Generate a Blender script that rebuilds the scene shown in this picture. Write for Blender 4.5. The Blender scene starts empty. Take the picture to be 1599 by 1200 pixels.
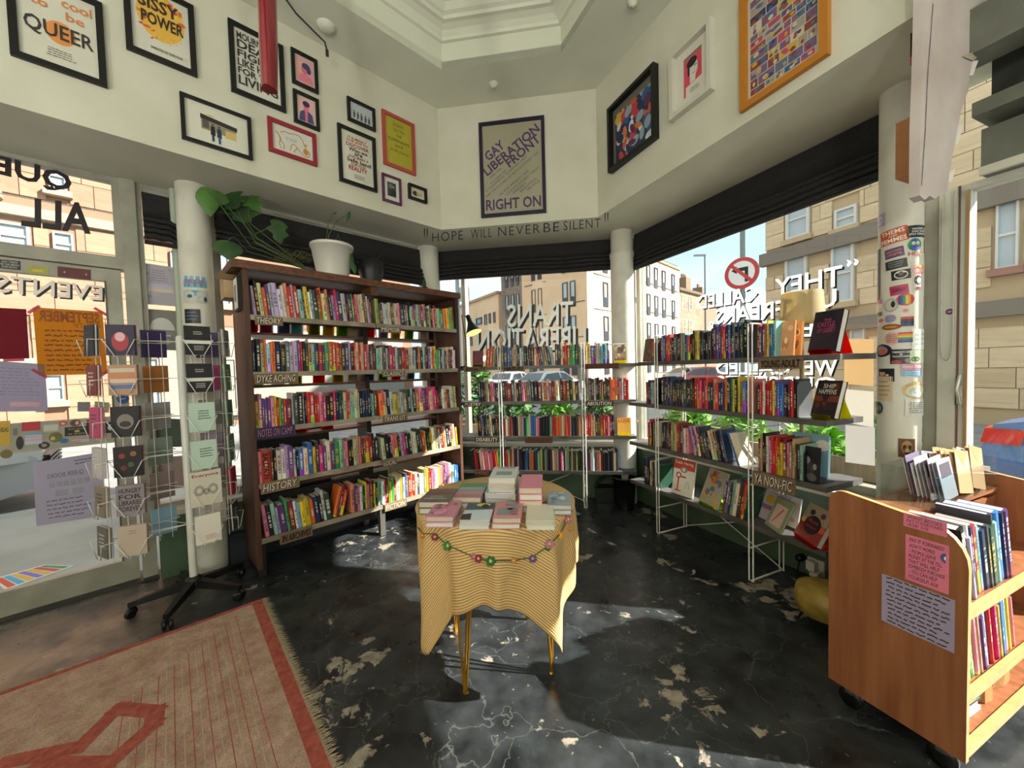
import bpy, math, random
from mathutils import Vector, Matrix
random.seed(7)
SC = bpy.context.scene
COL = SC.collection
# ------------------------------------------------------------------ camera
FPX, PITCH, ROLL, EYE = 589.15, math.radians(-2.0508), math.radians(-1.5599), 1.35
_f = Vector((0, math.cos(PITCH), math.sin(PITCH)))
_u0 = Vector((0, -math.sin(PITCH), math.cos(PITCH)))
_r0 = Vector((1, 0, 0))
_r = _r0 * math.cos(ROLL) + _u0 * math.sin(ROLL)
_u = _u0 * math.cos(ROLL) - _r0 * math.sin(ROLL)
EYEP = Vector((0, 0, EYE))
cd = bpy.data.cameras.new('camera')
cam = bpy.data.objects.new('camera', cd)
COL.objects.link(cam)
cd.sensor_fit = 'HORIZONTAL'
cd.sensor_width = 36
cd.lens = FPX / 1599 * 36
cd.clip_start = 0.05
cd.clip_end = 400
cam.matrix_world = Matrix(((_r.x, _u.x, -_f.x, 0), (_r.y, _u.y, -_f.y, 0), (_r.z, _u.z, -_f.z, EYE), (0, 0, 0, 1)))
SC.camera = cam
# ------------------------------------------------------------------ exposure, world, sun, lamps
vs = SC.view_settings
vs.view_transform = 'Standard'
try:
    vs.look = 'None'
except Exception:
    pass
vs.gamma = 1
vs.use_curve_mapping = False
vs.exposure = 0.45
w = bpy.data.worlds.new('sky')
SC.world = w
w.use_nodes = True
nt = w.node_tree
nt.nodes.clear()
o_ = nt.nodes.new('ShaderNodeOutputWorld')
bg = nt.nodes.new('ShaderNodeBackground')
tc = nt.nodes.new('ShaderNodeTexCoord')
mp = nt.nodes.new('ShaderNodeMapping')
mp.inputs['Scale'].default_value = (1.0, 1.0, 2.4)
nz = nt.nodes.new('ShaderNodeTexNoise')
nz.inputs['Scale'].default_value = 2.2
nz.inputs['Detail'].default_value = 6
cr = nt.nodes.new('ShaderNodeValToRGB')
cr.color_ramp.elements[0].position = 0.42
cr.color_ramp.elements[0].color = (0.42, 0.63, 0.72, 1)
cr.color_ramp.elements[1].position = 0.62
cr.color_ramp.elements[1].color = (0.70, 0.74, 0.75, 1)
nt.links.new(tc.outputs['Generated'], mp.inputs['Vector'])
nt.links.new(mp.outputs['Vector'], nz.inputs['Vector'])
nt.links.new(nz.outputs['Fac'], cr.inputs['Fac'])
nt.links.new(cr.outputs['Color'], bg.inputs['Color'])
nt.links.new(bg.outputs['Background'], o_.inputs['Surface'])
bg.inputs['Strength'].default_value = 1.35
SUN_AZ = Vector((0.982, -0.19, 0)).normalized()
SUN_EL = math.radians(34.5)
sd = bpy.data.lights.new('sun', 'SUN')
sd.energy = 12.0
sd.angle = math.radians(0.6)
sd.color = (1.0, 0.96, 0.87)
sun = bpy.data.objects.new('sun', sd)
COL.objects.link(sun)
sdir = SUN_AZ * math.cos(SUN_EL) + Vector((0, 0, math.sin(SUN_EL)))
sun.rotation_euler = sdir.to_track_quat('Z', 'Y').to_euler()
sun.location = sdir * 30
FILL_LAMP = 135.0     # watts of each fill lamp added behind the eye, built further down
try:
    SC.cycles.max_bounces = 8
    SC.cycles.diffuse_bounces = 4
    SC.cycles.transparent_max_bounces = 24
    SC.cycles.caustics_reflective = False
    SC.cycles.caustics_refractive = False
    SC.cycles.sample_clamp_indirect = 6
    SC.cycles.use_denoising = True
    SC.cycles.denoiser = 'OPENIMAGEDENOISE'
except Exception:
    pass

# ------------------------------------------------------------------ helpers: pixels of the photograph to points of the room
def ray(x, y):
    return _r * ((x - 799.5) / FPX) + _u * (-(y - 600) / FPX) + _f
def onz(x, y, z=0.0):
    d = ray(x, y)
    return EYEP + d * ((z - EYE) / d.z)
def onplane(x, y, nrm, c):
    d = ray(x, y)
    return EYEP + d * ((c - nrm.dot(EYEP)) / nrm.dot(d))
def onvert(x, y, p):            # the point over ground point p's distance, in a vertical plane that faces the eye
    nrm = Vector((p.x, p.y, 0)).normalized()
    return onplane(x, y, nrm, nrm.dot(Vector((p.x, p.y, 0))))
class Frame:
    """A wall: e runs to the right along it as seen from inside, n points out of the room."""
    def __init__(s, az):
        s.n = Vector((math.sin(az), math.cos(az), 0))
        s.e = Vector((s.n.y, -s.n.x, 0))
        s.rot = Matrix(((s.e.x, s.n.x, 0), (s.e.y, s.n.y, 0), (0, 0, 1)))
    def P(s, t, n, z):
        return s.e * t + s.n * n + Vector((0, 0, z))
    def hit(s, x, y, n):        # -> t, z on the plane at depth n
        p = onplane(x, y, s.n, n)
        return s.e.dot(p), p.z
    def hitside(s, x, y, t):    # -> n, z on the plane across the wall at t
        p = onplane(x, y, s.e, t)
        return s.n.dot(p), p.z
FL = Frame(math.radians(45.2276 - 90))
FC = Frame(math.radians(97.9288 - 90))
FR = Frame(math.radians(-23.1514 + 90))
def meet(f1, n1, f2, n2):
    d = f1.n.x * f2.n.y - f1.n.y * f2.n.x
    return Vector(((n1 * f2.n.y - n2 * f1.n.y) / d, (f1.n.x * n2 - f2.n.x * n1) / d, 0))

# ------------------------------------------------------------------ helpers: materials
def lin(c):
    return c / 12.92 if c <= 0.04045 else ((c + 0.055) / 1.055) ** 2.4
def rgb(h):
    h = h.lstrip('#')
    return tuple(lin(int(h[i:i + 2], 16) / 255) for i in (0, 2, 4)) + (1.0,)
_mats = {}
def newmat(name):
    m = bpy.data.materials.new(name)
    m.use_nodes = True
    return m, m.node_tree, m.node_tree.nodes['Principled BSDF']
def M(h, rough=0.6, metal=0.0, coat=0.0, spec=0.4):
    k = (h, rough, metal, coat, spec)
    if k not in _mats:
        m, t, b = newmat('paint_' + h.strip('#'))
        b.inputs['Base Color'].default_value = rgb(h)
        b.inputs['Roughness'].default_value = rough
        b.inputs['Metallic'].default_value = metal
        b.inputs['Specular IOR Level'].default_value = spec
        if coat:
            b.inputs['Coat Weight'].default_value = coat
        _mats[k] = m
    return _mats[k]
def nodes(t, *kinds):
    return [t.nodes.new('ShaderNode' + k) for k in kinds]
def noisy(name, c1, c2, scale=8, detail=4, rough=0.6, bump=0.0, stretch=(1, 1, 1), lo=0.35, hi=0.65, coords='Object', bscale=None, spec=0.4):
    """Two colours mixed by noise, a little relief."""
    m, t, b = newmat(name)
    tc, mp, nz, cr = nodes(t, 'TexCoord', 'Mapping', 'TexNoise', 'ValToRGB')
    mp.inputs['Scale'].default_value = stretch
    nz.inputs['Scale'].default_value = scale
    nz.inputs['Detail'].default_value = detail
    cr.color_ramp.elements[0].position, cr.color_ramp.elements[1].position = lo, hi
    cr.color_ramp.elements[0].color, cr.color_ramp.elements[1].color = rgb(c1), rgb(c2)
    L = t.links.new
    L(tc.outputs[coords], mp.inputs['Vector'])
    L(mp.outputs['Vector'], nz.inputs['Vector'])
    L(nz.outputs['Fac'], cr.inputs['Fac'])
    L(cr.outputs['Color'], b.inputs['Base Color'])
    b.inputs['Roughness'].default_value = rough
    b.inputs['Specular IOR Level'].default_value = spec
    if bump:
        n2, bp = nodes(t, 'TexNoise', 'Bump')
        n2.inputs['Scale'].default_value = bscale or scale * 3
        n2.inputs['Detail'].default_value = 5
        bp.inputs['Strength'].default_value = bump
        bp.inputs['Distance'].default_value = 0.01
        L(mp.outputs['Vector'], n2.inputs['Vector'])
        L(n2.outputs['Fac'], bp.inputs['Height'])
        L(bp.outputs['Normal'], b.inputs['Normal'])
    return m
def clear(name, tint=(1, 1, 1, 1), refl=0.9, frosted=None):
    """Thin clear sheet: sees and lets light straight through, mirrors a little at grazing angles."""
    m = bpy.data.materials.new(name)
    m.use_nodes = True
    t = m.node_tree
    t.nodes.clear()
    out, tr, gl, fr, mx, mul = nodes(t, 'OutputMaterial', 'BsdfTransparent', 'BsdfGlossy', 'LayerWeight', 'MixShader', 'Math')
    tr.inputs['Color'].default_value = tint
    gl.inputs['Roughness'].default_value = 0.02
    pw, = nodes(t, 'Math')
    pw.operation = 'POWER'
    pw.inputs[1].default_value = 4.0
    mul.operation = 'MULTIPLY_ADD'
    mul.inputs[1].default_value = refl * 0.6
    mul.inputs[2].default_value = 0.025 * refl
    L = t.links.new
    L(fr.outputs['Facing'], pw.inputs[0])
    L(pw.outputs[0], mul.inputs[0])
    L(mul.outputs[0], mx.inputs['Fac'])
    L(tr.outputs['BSDF'], mx.inputs[1])
    L(gl.outputs['BSDF'], mx.inputs[2])
    last = mx
    if frosted:
        df, m2 = nodes(t, 'BsdfTranslucent', 'MixShader')
        df.inputs['Color'].default_value = frosted
        m2.inputs['Fac'].default_value = 0.55
        L(mx.outputs[0], m2.inputs[1])
        L(df.outputs[0], m2.inputs[2])
        last = m2
    L(last.outputs[0], out.inputs['Surface'])
    return m

def translucent(h, k=.5):
    m = bpy.data.materials.new('thin_paper_' + h.strip('#')); m.use_nodes = True
    t = m.node_tree; b = t.nodes['Principled BSDF']; out = t.nodes['Material Output']
    b.inputs['Base Color'].default_value = rgb(h); b.inputs['Roughness'].default_value = .8
    tr, mx = nodes(t, 'BsdfTranslucent', 'MixShader')
    tr.inputs['Color'].default_value = rgb(h); mx.inputs['Fac'].default_value = k
    t.links.new(b.outputs[0], mx.inputs[1]); t.links.new(tr.outputs[0], mx.inputs[2]); t.links.new(mx.outputs[0], out.inputs['Surface'])
    return m
WHITE = noisy('white_wall_paint', '#c9c8b6', '#d1d0c0', 3, 3, 0.75, 0.08, bscale=40)
CEIL = noisy('ceiling_paint', '#d4d6c6', '#dcdecf', 2, 3, 0.8, 0.05, bscale=30)
TRIMW = noisy('gloss_trim_paint', '#b9b9ac', '#c6c6ba', 5, 3, 0.4)
GREEN = noisy('green_dado_paint', '#41543f', '#4c6049', 4, 3, 0.55, 0.05)
ALU = noisy('greyed_aluminium', '#8e8c80', '#a19f92', 6, 4, 0.42)
GLASS = clear('window_glass')
BLIND = noisy('charcoal_blind_cloth', '#201f20', '#2a292a', 60, 3, 0.9, 0.15)
BLACKP = M('#101010', 0.45)
BLACKM = M('#0c0c0d', 0.35)
WIREW = M('#e4e2da', 0.35)
PAPER = M('#e8e6df', 0.8)
CARD = noisy('brown_card', '#6f5a43', '#7d6850', 25, 4, 0.85)

# ------------------------------------------------------------------ helpers: meshes, things, parts
class MB:
    def __init__(s):
        s.v, s.f, s.m, s.mats, s.sm = [], [], [], [], []
    def mi(s, mat):
        if mat not in s.mats:
            s.mats.append(mat)
        return s.mats.index(mat)
    def add(s, vs, fs, mat, smooth=False):
        o = len(s.v)
        k = s.mi(mat)
        s.v += [Vector(v) for v in vs]
        for f in fs:
            s.f.append([o + i for i in f])
            s.m.append(k)
            s.sm.append(smooth)
        return s
    def hexa(s, p, mat):        # 8 corners: bottom ring of four, top ring of four
        return s.add(p, [(3, 2, 1, 0), (4, 5, 6, 7), (0, 1, 5, 4), (1, 2, 6, 5), (2, 3, 7, 6), (3, 0, 4, 7)], mat)
    def box(s, c, sz, mat, R=None):
        x, y, z = sz[0] / 2, sz[1] / 2, sz[2] / 2
        q = [Vector(v) for v in ((-x, -y, -z), (x, -y, -z), (x, y, -z), (-x, y, -z), (-x, -y, z), (x, -y, z), (x, y, z), (-x, y, z))]
        if R is not None:
            q = [R @ v for v in q]
        c = Vector(c)
        return s.hexa([v + c for v in q], mat)
    def fbox(s, F, t0, t1, n0, n1, z0, z1, mat):
        return s.hexa([F.P(t, n, z) for z in (z0, z1) for t, n in ((t0, n0), (t1, n0), (t1, n1), (t0, n1))], mat)
    def prism(s, pts, z0, z1, mat):
        k = len(pts)
        v = [Vector((p[0], p[1], z0)) for p in pts] + [Vector((p[0], p[1], z1)) for p in pts]
        return s.add(v, [tuple(range(k - 1, -1, -1)), tuple(range(k, 2 * k))] + [(i, (i + 1) % k, k + (i + 1) % k, k + i) for i in range(k)], mat)
    def tube(s, path, r, mat, seg=6, closed=False, r1=None):
        path = [Vector(p) for p in path]
        k = len(path)
        o = len(s.v)
        nrm = None
        vs = []
        for i, p in enumerate(path):
            a = path[(i - 1) % k] if closed or i > 0 else p
            b = path[(i + 1) % k] if closed or i < k - 1 else p
            d = (b - a)
            d = d.normalized() if d.length > 1e-9 else Vector((0, 0, 1))
            if nrm is None:
                nrm = d.orthogonal().normalized()
            else:
                nrm = (nrm - d * nrm.dot(d))
                nrm = nrm.normalized() if nrm.length > 1e-6 else d.orthogonal().normalized()
            bn = d.cross(nrm)
            rr = r if r1 is None else r + (r1 - r) * i / max(1, k - 1)
            for j in range(seg):
                an = 2 * math.pi * j / seg
                vs.append(p + (nrm * math.cos(an) + bn * math.sin(an)) * rr)
        fs = []
        for i in range(k if closed else k - 1):
            for j in range(seg):
                a0, a1 = i * seg + j, i * seg + (j + 1) % seg
                b0, b1 = ((i + 1) % k) * seg + j, ((i + 1) % k) * seg + (j + 1) % seg
                fs.append((a0, a1, b1, b0))
        s.add(vs, fs, mat, True)
        if not closed:
            s.add(vs[:seg], [tuple(range(seg - 1, -1, -1))], mat)
            s.add(vs[-seg:], [tuple(range(seg))], mat)
        return s
    def lathe(s, prof, c, mat, seg=20, R=None, smooth=True, caps=True):
        c = Vector(c)
        vs = []
        for r, z in prof:
            for j in range(seg):
                a = 2 * math.pi * j / seg
                v = Vector((r * math.cos(a), r * math.sin(a), z))
                vs.append(c + (R @ v if R is not None else v))
        fs = [(i * seg + j, i * seg + (j + 1) % seg, (i + 1) * seg + (j + 1) % seg, (i + 1) * seg + j) for i in range(len(prof) - 1) for j in range(seg)]
        s.add(vs, fs, mat, smooth)
        if caps and prof[0][0] > 1e-6:
            s.add(vs[:seg], [tuple(range(seg - 1, -1, -1))], mat)
        if caps and prof[-1][0] > 1e-6:
            s.add(vs[-seg:], [tuple(range(seg))], mat)
        return s
    def flat(s, F, pts, n, mat):   # polygon of (t, z) on a wall plane, seen from inside
        return s.add([F.P(t, n, z) for t, z in pts], [tuple(range(len(pts)))], mat)
    def build(s, name, parent=None, base=None):
        """Link as one object. Points are world points; they are stored relative to the object's own origin."""
        me = bpy.data.meshes.new(name)
        if parent is not None:
            b = Vector(WL[parent.name])
        elif base is not None:
            b = Vector(base)
        elif s.v:
            lo = [min(v[i] for v in s.v) for i in range(3)]
            hi = [max(v[i] for v in s.v) for i in range(3)]
            b = Vector(((lo[0] + hi[0]) / 2, (lo[1] + hi[1]) / 2, lo[2]))
        else:
            b = Vector((0, 0, 0))
        me.from_pydata([v - b for v in s.v], [], s.f)
        for mt in s.mats:
            me.materials.append(mt)
        me.polygons.foreach_set('material_index', s.m)
        me.polygons.foreach_set('use_smooth', s.sm)
        me.update()
        o = bpy.data.objects.new(name, me)
        COL.objects.link(o)
        if parent is not None:
            o.parent = parent
        else:
            o.location = b
        WL[o.name] = b
        return o
WL = {}
def tag(o, label=None, cat=None, group=None, kind=None):
    if label: o['label'] = label
    if cat: o['category'] = cat
    if group: o['group'] = group
    if kind: o['kind'] = kind
    return o
def thing(name, label, cat, base, group=None):
    o = bpy.data.objects.new(name, None)
    COL.objects.link(o)
    o.empty_display_size = 0.05
    o.location = base
    WL[o.name] = Vector(base)
    return tag(o, label, cat, group)
def struct(name, mb):
    return tag(mb.build(name), kind='structure')
_txt = {}
def glyphs(s, bold=0.0, shear=0.0, res=2, spacing=1.0):
    """Outline letters as (points 0..1, faces); cached."""
    k = (s, bold, shear, res, spacing)
    if k not in _txt:
        cu = bpy.data.curves.new('txt', 'FONT')
        cu.body = s
        cu.offset = bold
        cu.shear = shear
        cu.resolution_u = res
        cu.space_character = spacing
        ob = bpy.data.objects.new('txt', cu)
        COL.objects.link(ob)
        dg = bpy.context.evaluated_depsgraph_get()
        me = ob.evaluated_get(dg).to_mesh()
        vs = [(v.co.x, v.co.y) for v in me.vertices]
        fs = [tuple(p.vertices) for p in me.polygons]
        ob.evaluated_get(dg).to_mesh_clear()
        bpy.data.objects.remove(ob)
        bpy.data.curves.remove(cu)
        x0, x1 = min(v[0] for v in vs), max(v[0] for v in vs)
        y0, y1 = min(v[1] for v in vs), max(v[1] for v in vs)
        _txt[k] = ([((x - x0) / max(x1 - x0, 1e-6), (y - y0) / max(y1 - y0, 1e-6)) for x, y in vs], fs)
    return _txt[k]
def letter(mb, place, s, mat, bold=0.0, shear=0.0, mirror=False, res=2, spacing=1.0):
    """place(u, v) -> world point, u and v in 0..1 over the box the word fills."""
    vs, fs = glyphs(s, bold, shear, res, spacing)
    mb.add([place(1 - x if mirror else x, y) for x, y in vs], [f[::-1] for f in fs] if mirror else fs, mat)
def wallbox(F, t0, t1, z0, z1, n):
    return lambda u, v: F.P(t0 + (t1 - t0) * u, n, z0 + (z1 - z0) * v)
def quadbox(a, b, c, d):           # bottom-left, bottom-right, top-right, top-left
    return lambda u, v: (a * (1 - u) + b * u) * (1 - v) + (d * (1 - u) + c * u) * v
def sub(place, u0, v0, u1, v1):
    return lambda u, v: place(u0 + (u1 - u0) * u, v0 + (v1 - v0) * v)
def fill(mb, place, mat, pts=((0, 0), (1, 0), (1, 1), (0, 1))):
    mb.add([place(u, v) for u, v in pts], [tuple(range(len(pts)))], mat)
def disc(cx, cy, rx, ry, k=14, a0=0.0, a1=2 * math.pi):
    return [(cx + rx * math.cos(a0 + (a1 - a0) * i / k), cy + ry * math.sin(a0 + (a1 - a0) * i / k)) for i in range(k if abs(a1 - a0 - 2 * math.pi) < 1e-6 else k + 1)]
def scribble(mb, place, mat, rows, seed=0, mirror=False, wob=0.25, left=0.06, right=0.94, thick=0.35):
    """Rows of hand-written words too small to read: broken wavy pen strokes."""
    rnd = random.Random(seed)
    for i in range(rows):
        v1 = 1 - (i + 0.25) / rows
        h = thick / rows
        u = left + rnd.random() * 0.04
        end = right - rnd.random() * 0.2
        while u < end:
            wlen = 0.05 + rnd.random() * 0.10
            k = 4
            top, bot = [], []
            for j in range(k + 1):
                uu = min(u + wlen * j / k, right)
                dv = (rnd.random() - 0.5) * wob / rows
                top.append((uu, v1 + dv))
                bot.append((uu, v1 - h + dv))
            for j in range(k):
                q = [bot[j], bot[j + 1], top[j + 1], top[j]]
                fill(mb, place, mat, q)
            u += wlen + 0.025
# ================================================================== the setting
NL, NC, NR = 3.62, 4.12, 2.74          # glass lines of the three window walls
BL, BC, BR = 2.97, 3.45, 2.06          # inner faces of the bulkheads above them
ZS, ZC = 2.68, 3.78                    # soffit, ceiling
def floor_mat():
    m, t, b = newmat('worn_black_floor_paint')
    L = t.links.new
    tc, = nodes(t, 'TexCoord')
    def noise(scale, detail, rough=0.55, dist=0.0):
        n, = nodes(t, 'TexNoise')
        n.inputs['Scale'].default_value, n.inputs['Detail'].default_value = scale, detail
        n.inputs['Roughness'].default_value, n.inputs['Distortion'].default_value = rough, dist
        L(tc.outputs['Object'], n.inputs['Vector'])
        return n.outputs['Fac']
    def ramp(fac, lo, hi, c0=(0, 0, 0, 1), c1=(1, 1, 1, 1)):
        r, = nodes(t, 'ValToRGB')
        r.color_ramp.elements[0].position, r.color_ramp.elements[1].position = lo, hi
        r.color_ramp.elements[0].color, r.color_ramp.elements[1].color = c0, c1
        L(fac, r.inputs['Fac'])
        return r.outputs['Color']
    def mix(fac, a, c, mode='MIX'):
        x, = nodes(t, 'Mix')
        x.data_type = 'RGBA'
        x.blend_type = mode
        for s_, v in ((x.inputs['Factor'], fac), (x.inputs[6], a), (x.inputs[7], c)):
            if hasattr(v, 'links'):
                L(v, s_)
            else:
                s_.default_value = v
        return x.outputs[2]
    def math_(op, a, c, clamp=True):
        x, = nodes(t, 'Math')
        x.operation = op
        x.use_clamp = clamp
        for i, v in enumerate((a, c)):
            if hasattr(v, 'links'):
                L(v, x.inputs[i])
            else:
                x.inputs[i].default_value = v
        return x.outputs[0]
    base = ramp(noise(7, 8), 0.35, 0.7, rgb('#151718'), rgb('#373b3d'))
    dusty = ramp(noise(2.3, 5, 0.6), 0.45, 0.75, rgb('#000000'), rgb('#1d2022'))
    base = mix(1.0, base, dusty, 'ADD')
    big = noise(2.1, 3, 0.5)
    fine = noise(10, 9, 0.66, 0.5)
    chip = ramp(math_('ADD', math_('MULTIPLY', big, 0.62), math_('MULTIPLY', fine, 0.55)), 0.672, 0.69)
    speck = ramp(noise(38, 3, 0.6), 0.68, 0.71)
    vo, = nodes(t, 'TexVoronoi')
    vo.feature = 'DISTANCE_TO_EDGE'
    vo.inputs['Scale'].default_value = 2.4
    wp, vm = nodes(t, 'TexNoise', 'VectorMath')
    wp.inputs['Scale'].default_value, wp.inputs['Detail'].default_value = 3.0, 6
    vm.operation = 'MULTIPLY_ADD'
    vm.inputs[1].default_value = (0.7, 0.7, 0.7)
    L(tc.outputs['Object'], wp.inputs['Vector'])
    L(wp.outputs['Color'], vm.inputs[0])
    L(tc.outputs['Object'], vm.inputs[2])
    L(vm.outputs[0], vo.inputs['Vector'])
    crack = ramp(vo.outputs['Distance'], 0.0, 0.011, (1, 1, 1, 1), (0, 0, 0, 1))
    col = mix(math_('MULTIPLY', crack, 0.30), base, rgb('#85857f'))
    col = mix(math_('MULTIPLY', speck, 0.55), col, rgb('#8d8980'))
    col = mix(chip, col, ramp(noise(22, 6), 0.3, 0.75, rgb('#6f675b'), rgb('#b3aa9b')))
    # the paint is trodden off to bare concrete just inside the street door
    ds, = nodes(t, 'VectorMath')
    ds.operation = 'DISTANCE'
    L(tc.outputs['Object'], ds.inputs[0])
    ds.inputs[1].default_value = (-2.55, 1.85, 0)
    near = ramp(math_('ADD', ds.outputs['Value'], math_('MULTIPLY', noise(4, 6), 0.35)), 0.42, 1.0, (1, 1, 1, 1), (0, 0, 0, 1))
    col = mix(math_('MULTIPLY', near, 0.85), col, ramp(noise(5, 8, 0.65, 0.8), 0.35, 0.62, rgb('#3c4048'), rgb('#8c7763')))
    L(col, b.inputs['Base Color'])
    L(ramp(noise(9, 6), 0.3, 0.7, (0.22, 0.22, 0.22, 1), (0.5, 0.5, 0.5, 1)), b.inputs['Roughness'])
    bp, = nodes(t, 'Bump')
    bp.inputs['Strength'].default_value = 0.35
    bp.inputs['Distance'].default_value = 0.004
    L(math_('ADD', fine, chip, False), bp.inputs['Height'])
    L(bp.outputs['Normal'], b.inputs['Normal'])
    b.inputs['Specular IOR Level'].default_value = 0.5
    return m
CLg, CRg = meet(FL, NL + 0.06, FC, NC + 0.06), meet(FC, NC + 0.06, FR, NR + 0.06)
TL0, TR0 = -6.2, 5.6                   # how far the shop runs back along the two sides
lback, rback = FL.P(TL0, NL + 0.06, 0), FR.P(TR0, NR + 0.06, 0)
mb = MB()
mb.prism([lback, rback, CRg, CLg], -0.12, 0, floor_mat())
tag(mb.build('floor', base=(0, 0, 0)), kind='structure')

LCi, CRi = meet(FL, BL, FC, BC), meet(FC, BC, FR, BR)
LCo, CRo = meet(FL, NL + 0.12, FC, NC + 0.12), meet(FC, NC + 0.12, FR, NR + 0.12)
REND = -0.75                            # the right bulkhead stops here
mb = MB(); mb.prism([FL.P(TL0, BL, 0), LCi, LCo, FL.P(TL0, NL + 0.12, 0)], ZS, ZC + 0.5, WHITE); struct('wall_left', mb)
mb = MB(); mb.prism([LCi, CRi, CRo, LCo], ZS, ZC + 0.5, WHITE); struct('wall_front', mb)
mb = MB(); mb.prism([CRi, FR.P(REND, BR, 0), FR.P(REND, NR + 0.12, 0), CRo], ZS, ZC + 0.5, WHITE); struct('wall_right', mb)
# low green walls under the windows, white inside the sill
SILL = noisy('cream_sill_paint', '#b8b3a0', '#c9c4b2', 4, 4, 0.5)
def dado(name, F, t0, t1, n0, n1, z):
    mb = MB()
    mb.fbox(F, t0, t1, n0, n1, 0, z, GREEN)
    mb.fbox(F, t0, t1, n0 - 0.02, n1, z, z + 0.035, SILL)
    struct(name, mb)
dado('wall_left_low', FL, 0.06, 2.86, 3.47, NL + 0.08, 0.42)
dado('wall_front_low', FC, -1.42, 0.75, 3.97, NC + 0.08, 0.54)
dado('wall_right_low', FR, -3.1, -0.9, 2.63, NR + 0.08, 0.54)
BASEB = noisy('dark_skirting_paint', '#23262c', '#31353d', 6, 3, 0.35)
mb = MB(); mb.fbox(FL, 0.42, 2.62, 3.36, 3.47, 0.0, 0.16, BASEB); mb.fbox(FL, 0.42, 2.62, 3.40, 3.47, 0.16, 0.20, BASEB); struct('baseboard_left', mb)
# the rest of the shop behind the eye
mb = MB(); mb.fbox(FL, TL0, -1.12, NL - 0.05, NL + 0.12, 0, ZS, WHITE); struct('wall_left_rear', mb)
bk = (rback - lback); bl = bk.length; bd = bk.normalized(); bn = Vector((bd.y, -bd.x, 0))
mb = MB(); mb.prism([lback, rback, rback + bn * 0.12, lback + bn * 0.12], 0, ZC + 0.5, WHITE); struct('wall_back', mb)
mb = MB(); mb.fbox(FR, 0.75, TR0, NR - 0.05, NR + 0.12, 0, ZC + 0.5, WHITE); struct('wall_right_rear', mb)
# shutter recess over the right-hand door: dark charcoal boarding, two painted beams
DARKB = noisy('sooty_boarding', '#232522', '#3a3d37', 5, 5, 0.8)
GREYB = noisy('grey_beam_paint', '#5b5d54', '#6c6e64', 6, 4, 0.6, 0.1)
mb = MB()
mb.fbox(FR, REND, 0.75, NR + 0.0, NR + 0.12, 2.17, ZC + 0.5, DARKB)
mb.fbox(FR, REND, 0.75, 2.06, NR, 3.25, ZC + 0.5, DARKB)
struct('wall_right_recess', mb)
mb = MB(); mb.fbox(FR, REND, 0.75, NR - 0.10, NR + 0.01, 2.17, 2.37, GREYB); mb.fbox(FR, REND, 0.75, NR - 0.12, NR - 0.10, 2.165, 2.20, M('#c9c6b8', 0.5)); struct('trim_1', mb)
mb = MB(); mb.fbox(FR, REND, 0.75, NR - 0.34, NR - 0.2, 2.60, 2.78, GREYB); struct('trim_2', mb)
mb = MB(); mb.fbox(FR, REND, 0.75, NR - 0.2, NR - 0.0, 2.40, 2.46, GREYB); struct('trim_3', mb)
# ceiling with its stepped octagonal tray
TL_, TC_, TR_ = 2.56, 3.02, 1.585
tray = [FL.P(-1.6, TL_, 0), meet(FL, TL_, FC, TC_), meet(FC, TC_, FR, TR_), FR.P(1.4, TR_, 0)]
outer = [FL.P(TL0, NL + 0.12, 0), LCo, CRo, FR.P(TR0, NR + 0.12, 0)]
mb = MB()
for i in range(4):
    j = (i + 1) % 4
    a, b_, c, d = outer[i], outer[j], tray[j], tray[i]
    up = Vector((0, 0, ZC))
    mb.hexa([d + up, c + up, b_ + up, a + up] + [p + Vector((0, 0, ZC + 0.06)) for p in (d, c, b_, a)], CEIL)
cen = sum(tray, Vector()) / 4
prof = [(0, 0), (0, .20), (.025, .20), (.03, .225), (.06, .25), (.10, .265), (.13, .265), (.135, .29), (.16, .30), (.19, .335), (.26, .345), (.265, .37), (.34, .375)]
def inset(k):
    fs = [(FL, TL_ - k), (FC, TC_ - k), (FR, TR_ - k)]
    return [FL.P(-1.6 + k, TL_ - k, 0), meet(*fs[0], *fs[1]), meet(*fs[1], *fs[2]), FR.P(1.4 - k, TR_ - k, 0)]
rings = [[p + Vector((0, 0, ZC + dz)) for p in inset(dx)] for dx, dz in prof]
for r0, r1 in zip(rings, rings[1:]):
    for i in range(4):
        j = (i + 1) % 4
        mb.add([r0[i], r0[j], r1[j], r1[i]], [(3, 2, 1, 0)], CEIL)
mb.add(rings[-1], [(3, 2, 1, 0)], CEIL)
mb.prism(outer, ZC + 0.55, ZC + 0.6, CEIL)
struct('ceiling', mb)

# ------------------------------------------------------------------ round pillars, white over the dado colour
PILW = noisy('chipped_pillar_paint', '#bdbbae', '#d2d0c4', 5, 5, 0.55, 0.12, lo=0.25, hi=0.5)
PILLARS = {}
def pillar(k, c, r, collar=None):
    prof = [(r, 0), (r, ZS)]
    if collar:
        prof = [(r, 0), (r, collar - .02), (r * 1.06, collar), (r * 1.06, collar + .035), (r * .96, collar + .045), (r * .96, ZS)]
    mb = MB()
    mb.lathe(prof, (c[0], c[1], 0), PILW, 28)
    o = mb.build('trim_%d' % k)
    tag(o, kind='structure')
    PILLARS[k] = (Vector((c[0], c[1], 0)), r)
q = onz(299, 283, ZS); d_ = Vector((q.x, q.y, 0)).normalized(); P1 = Vector((q.x, q.y, 0)) + d_ * .093; pillar(4, P1, .093)
q = onz(668, 383, ZS); d_ = Vector((q.x, q.y, 0)).normalized(); P2 = Vector((q.x, q.y, 0)) + d_ * .107; pillar(5, P2, .107)
q = onz(970, 357, ZS); d_ = Vector((q.x, q.y, 0)).normalized(); P3 = Vector((q.x, q.y, 0)) + d_ * .110; pillar(6, P3, .110, 2.44)
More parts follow.
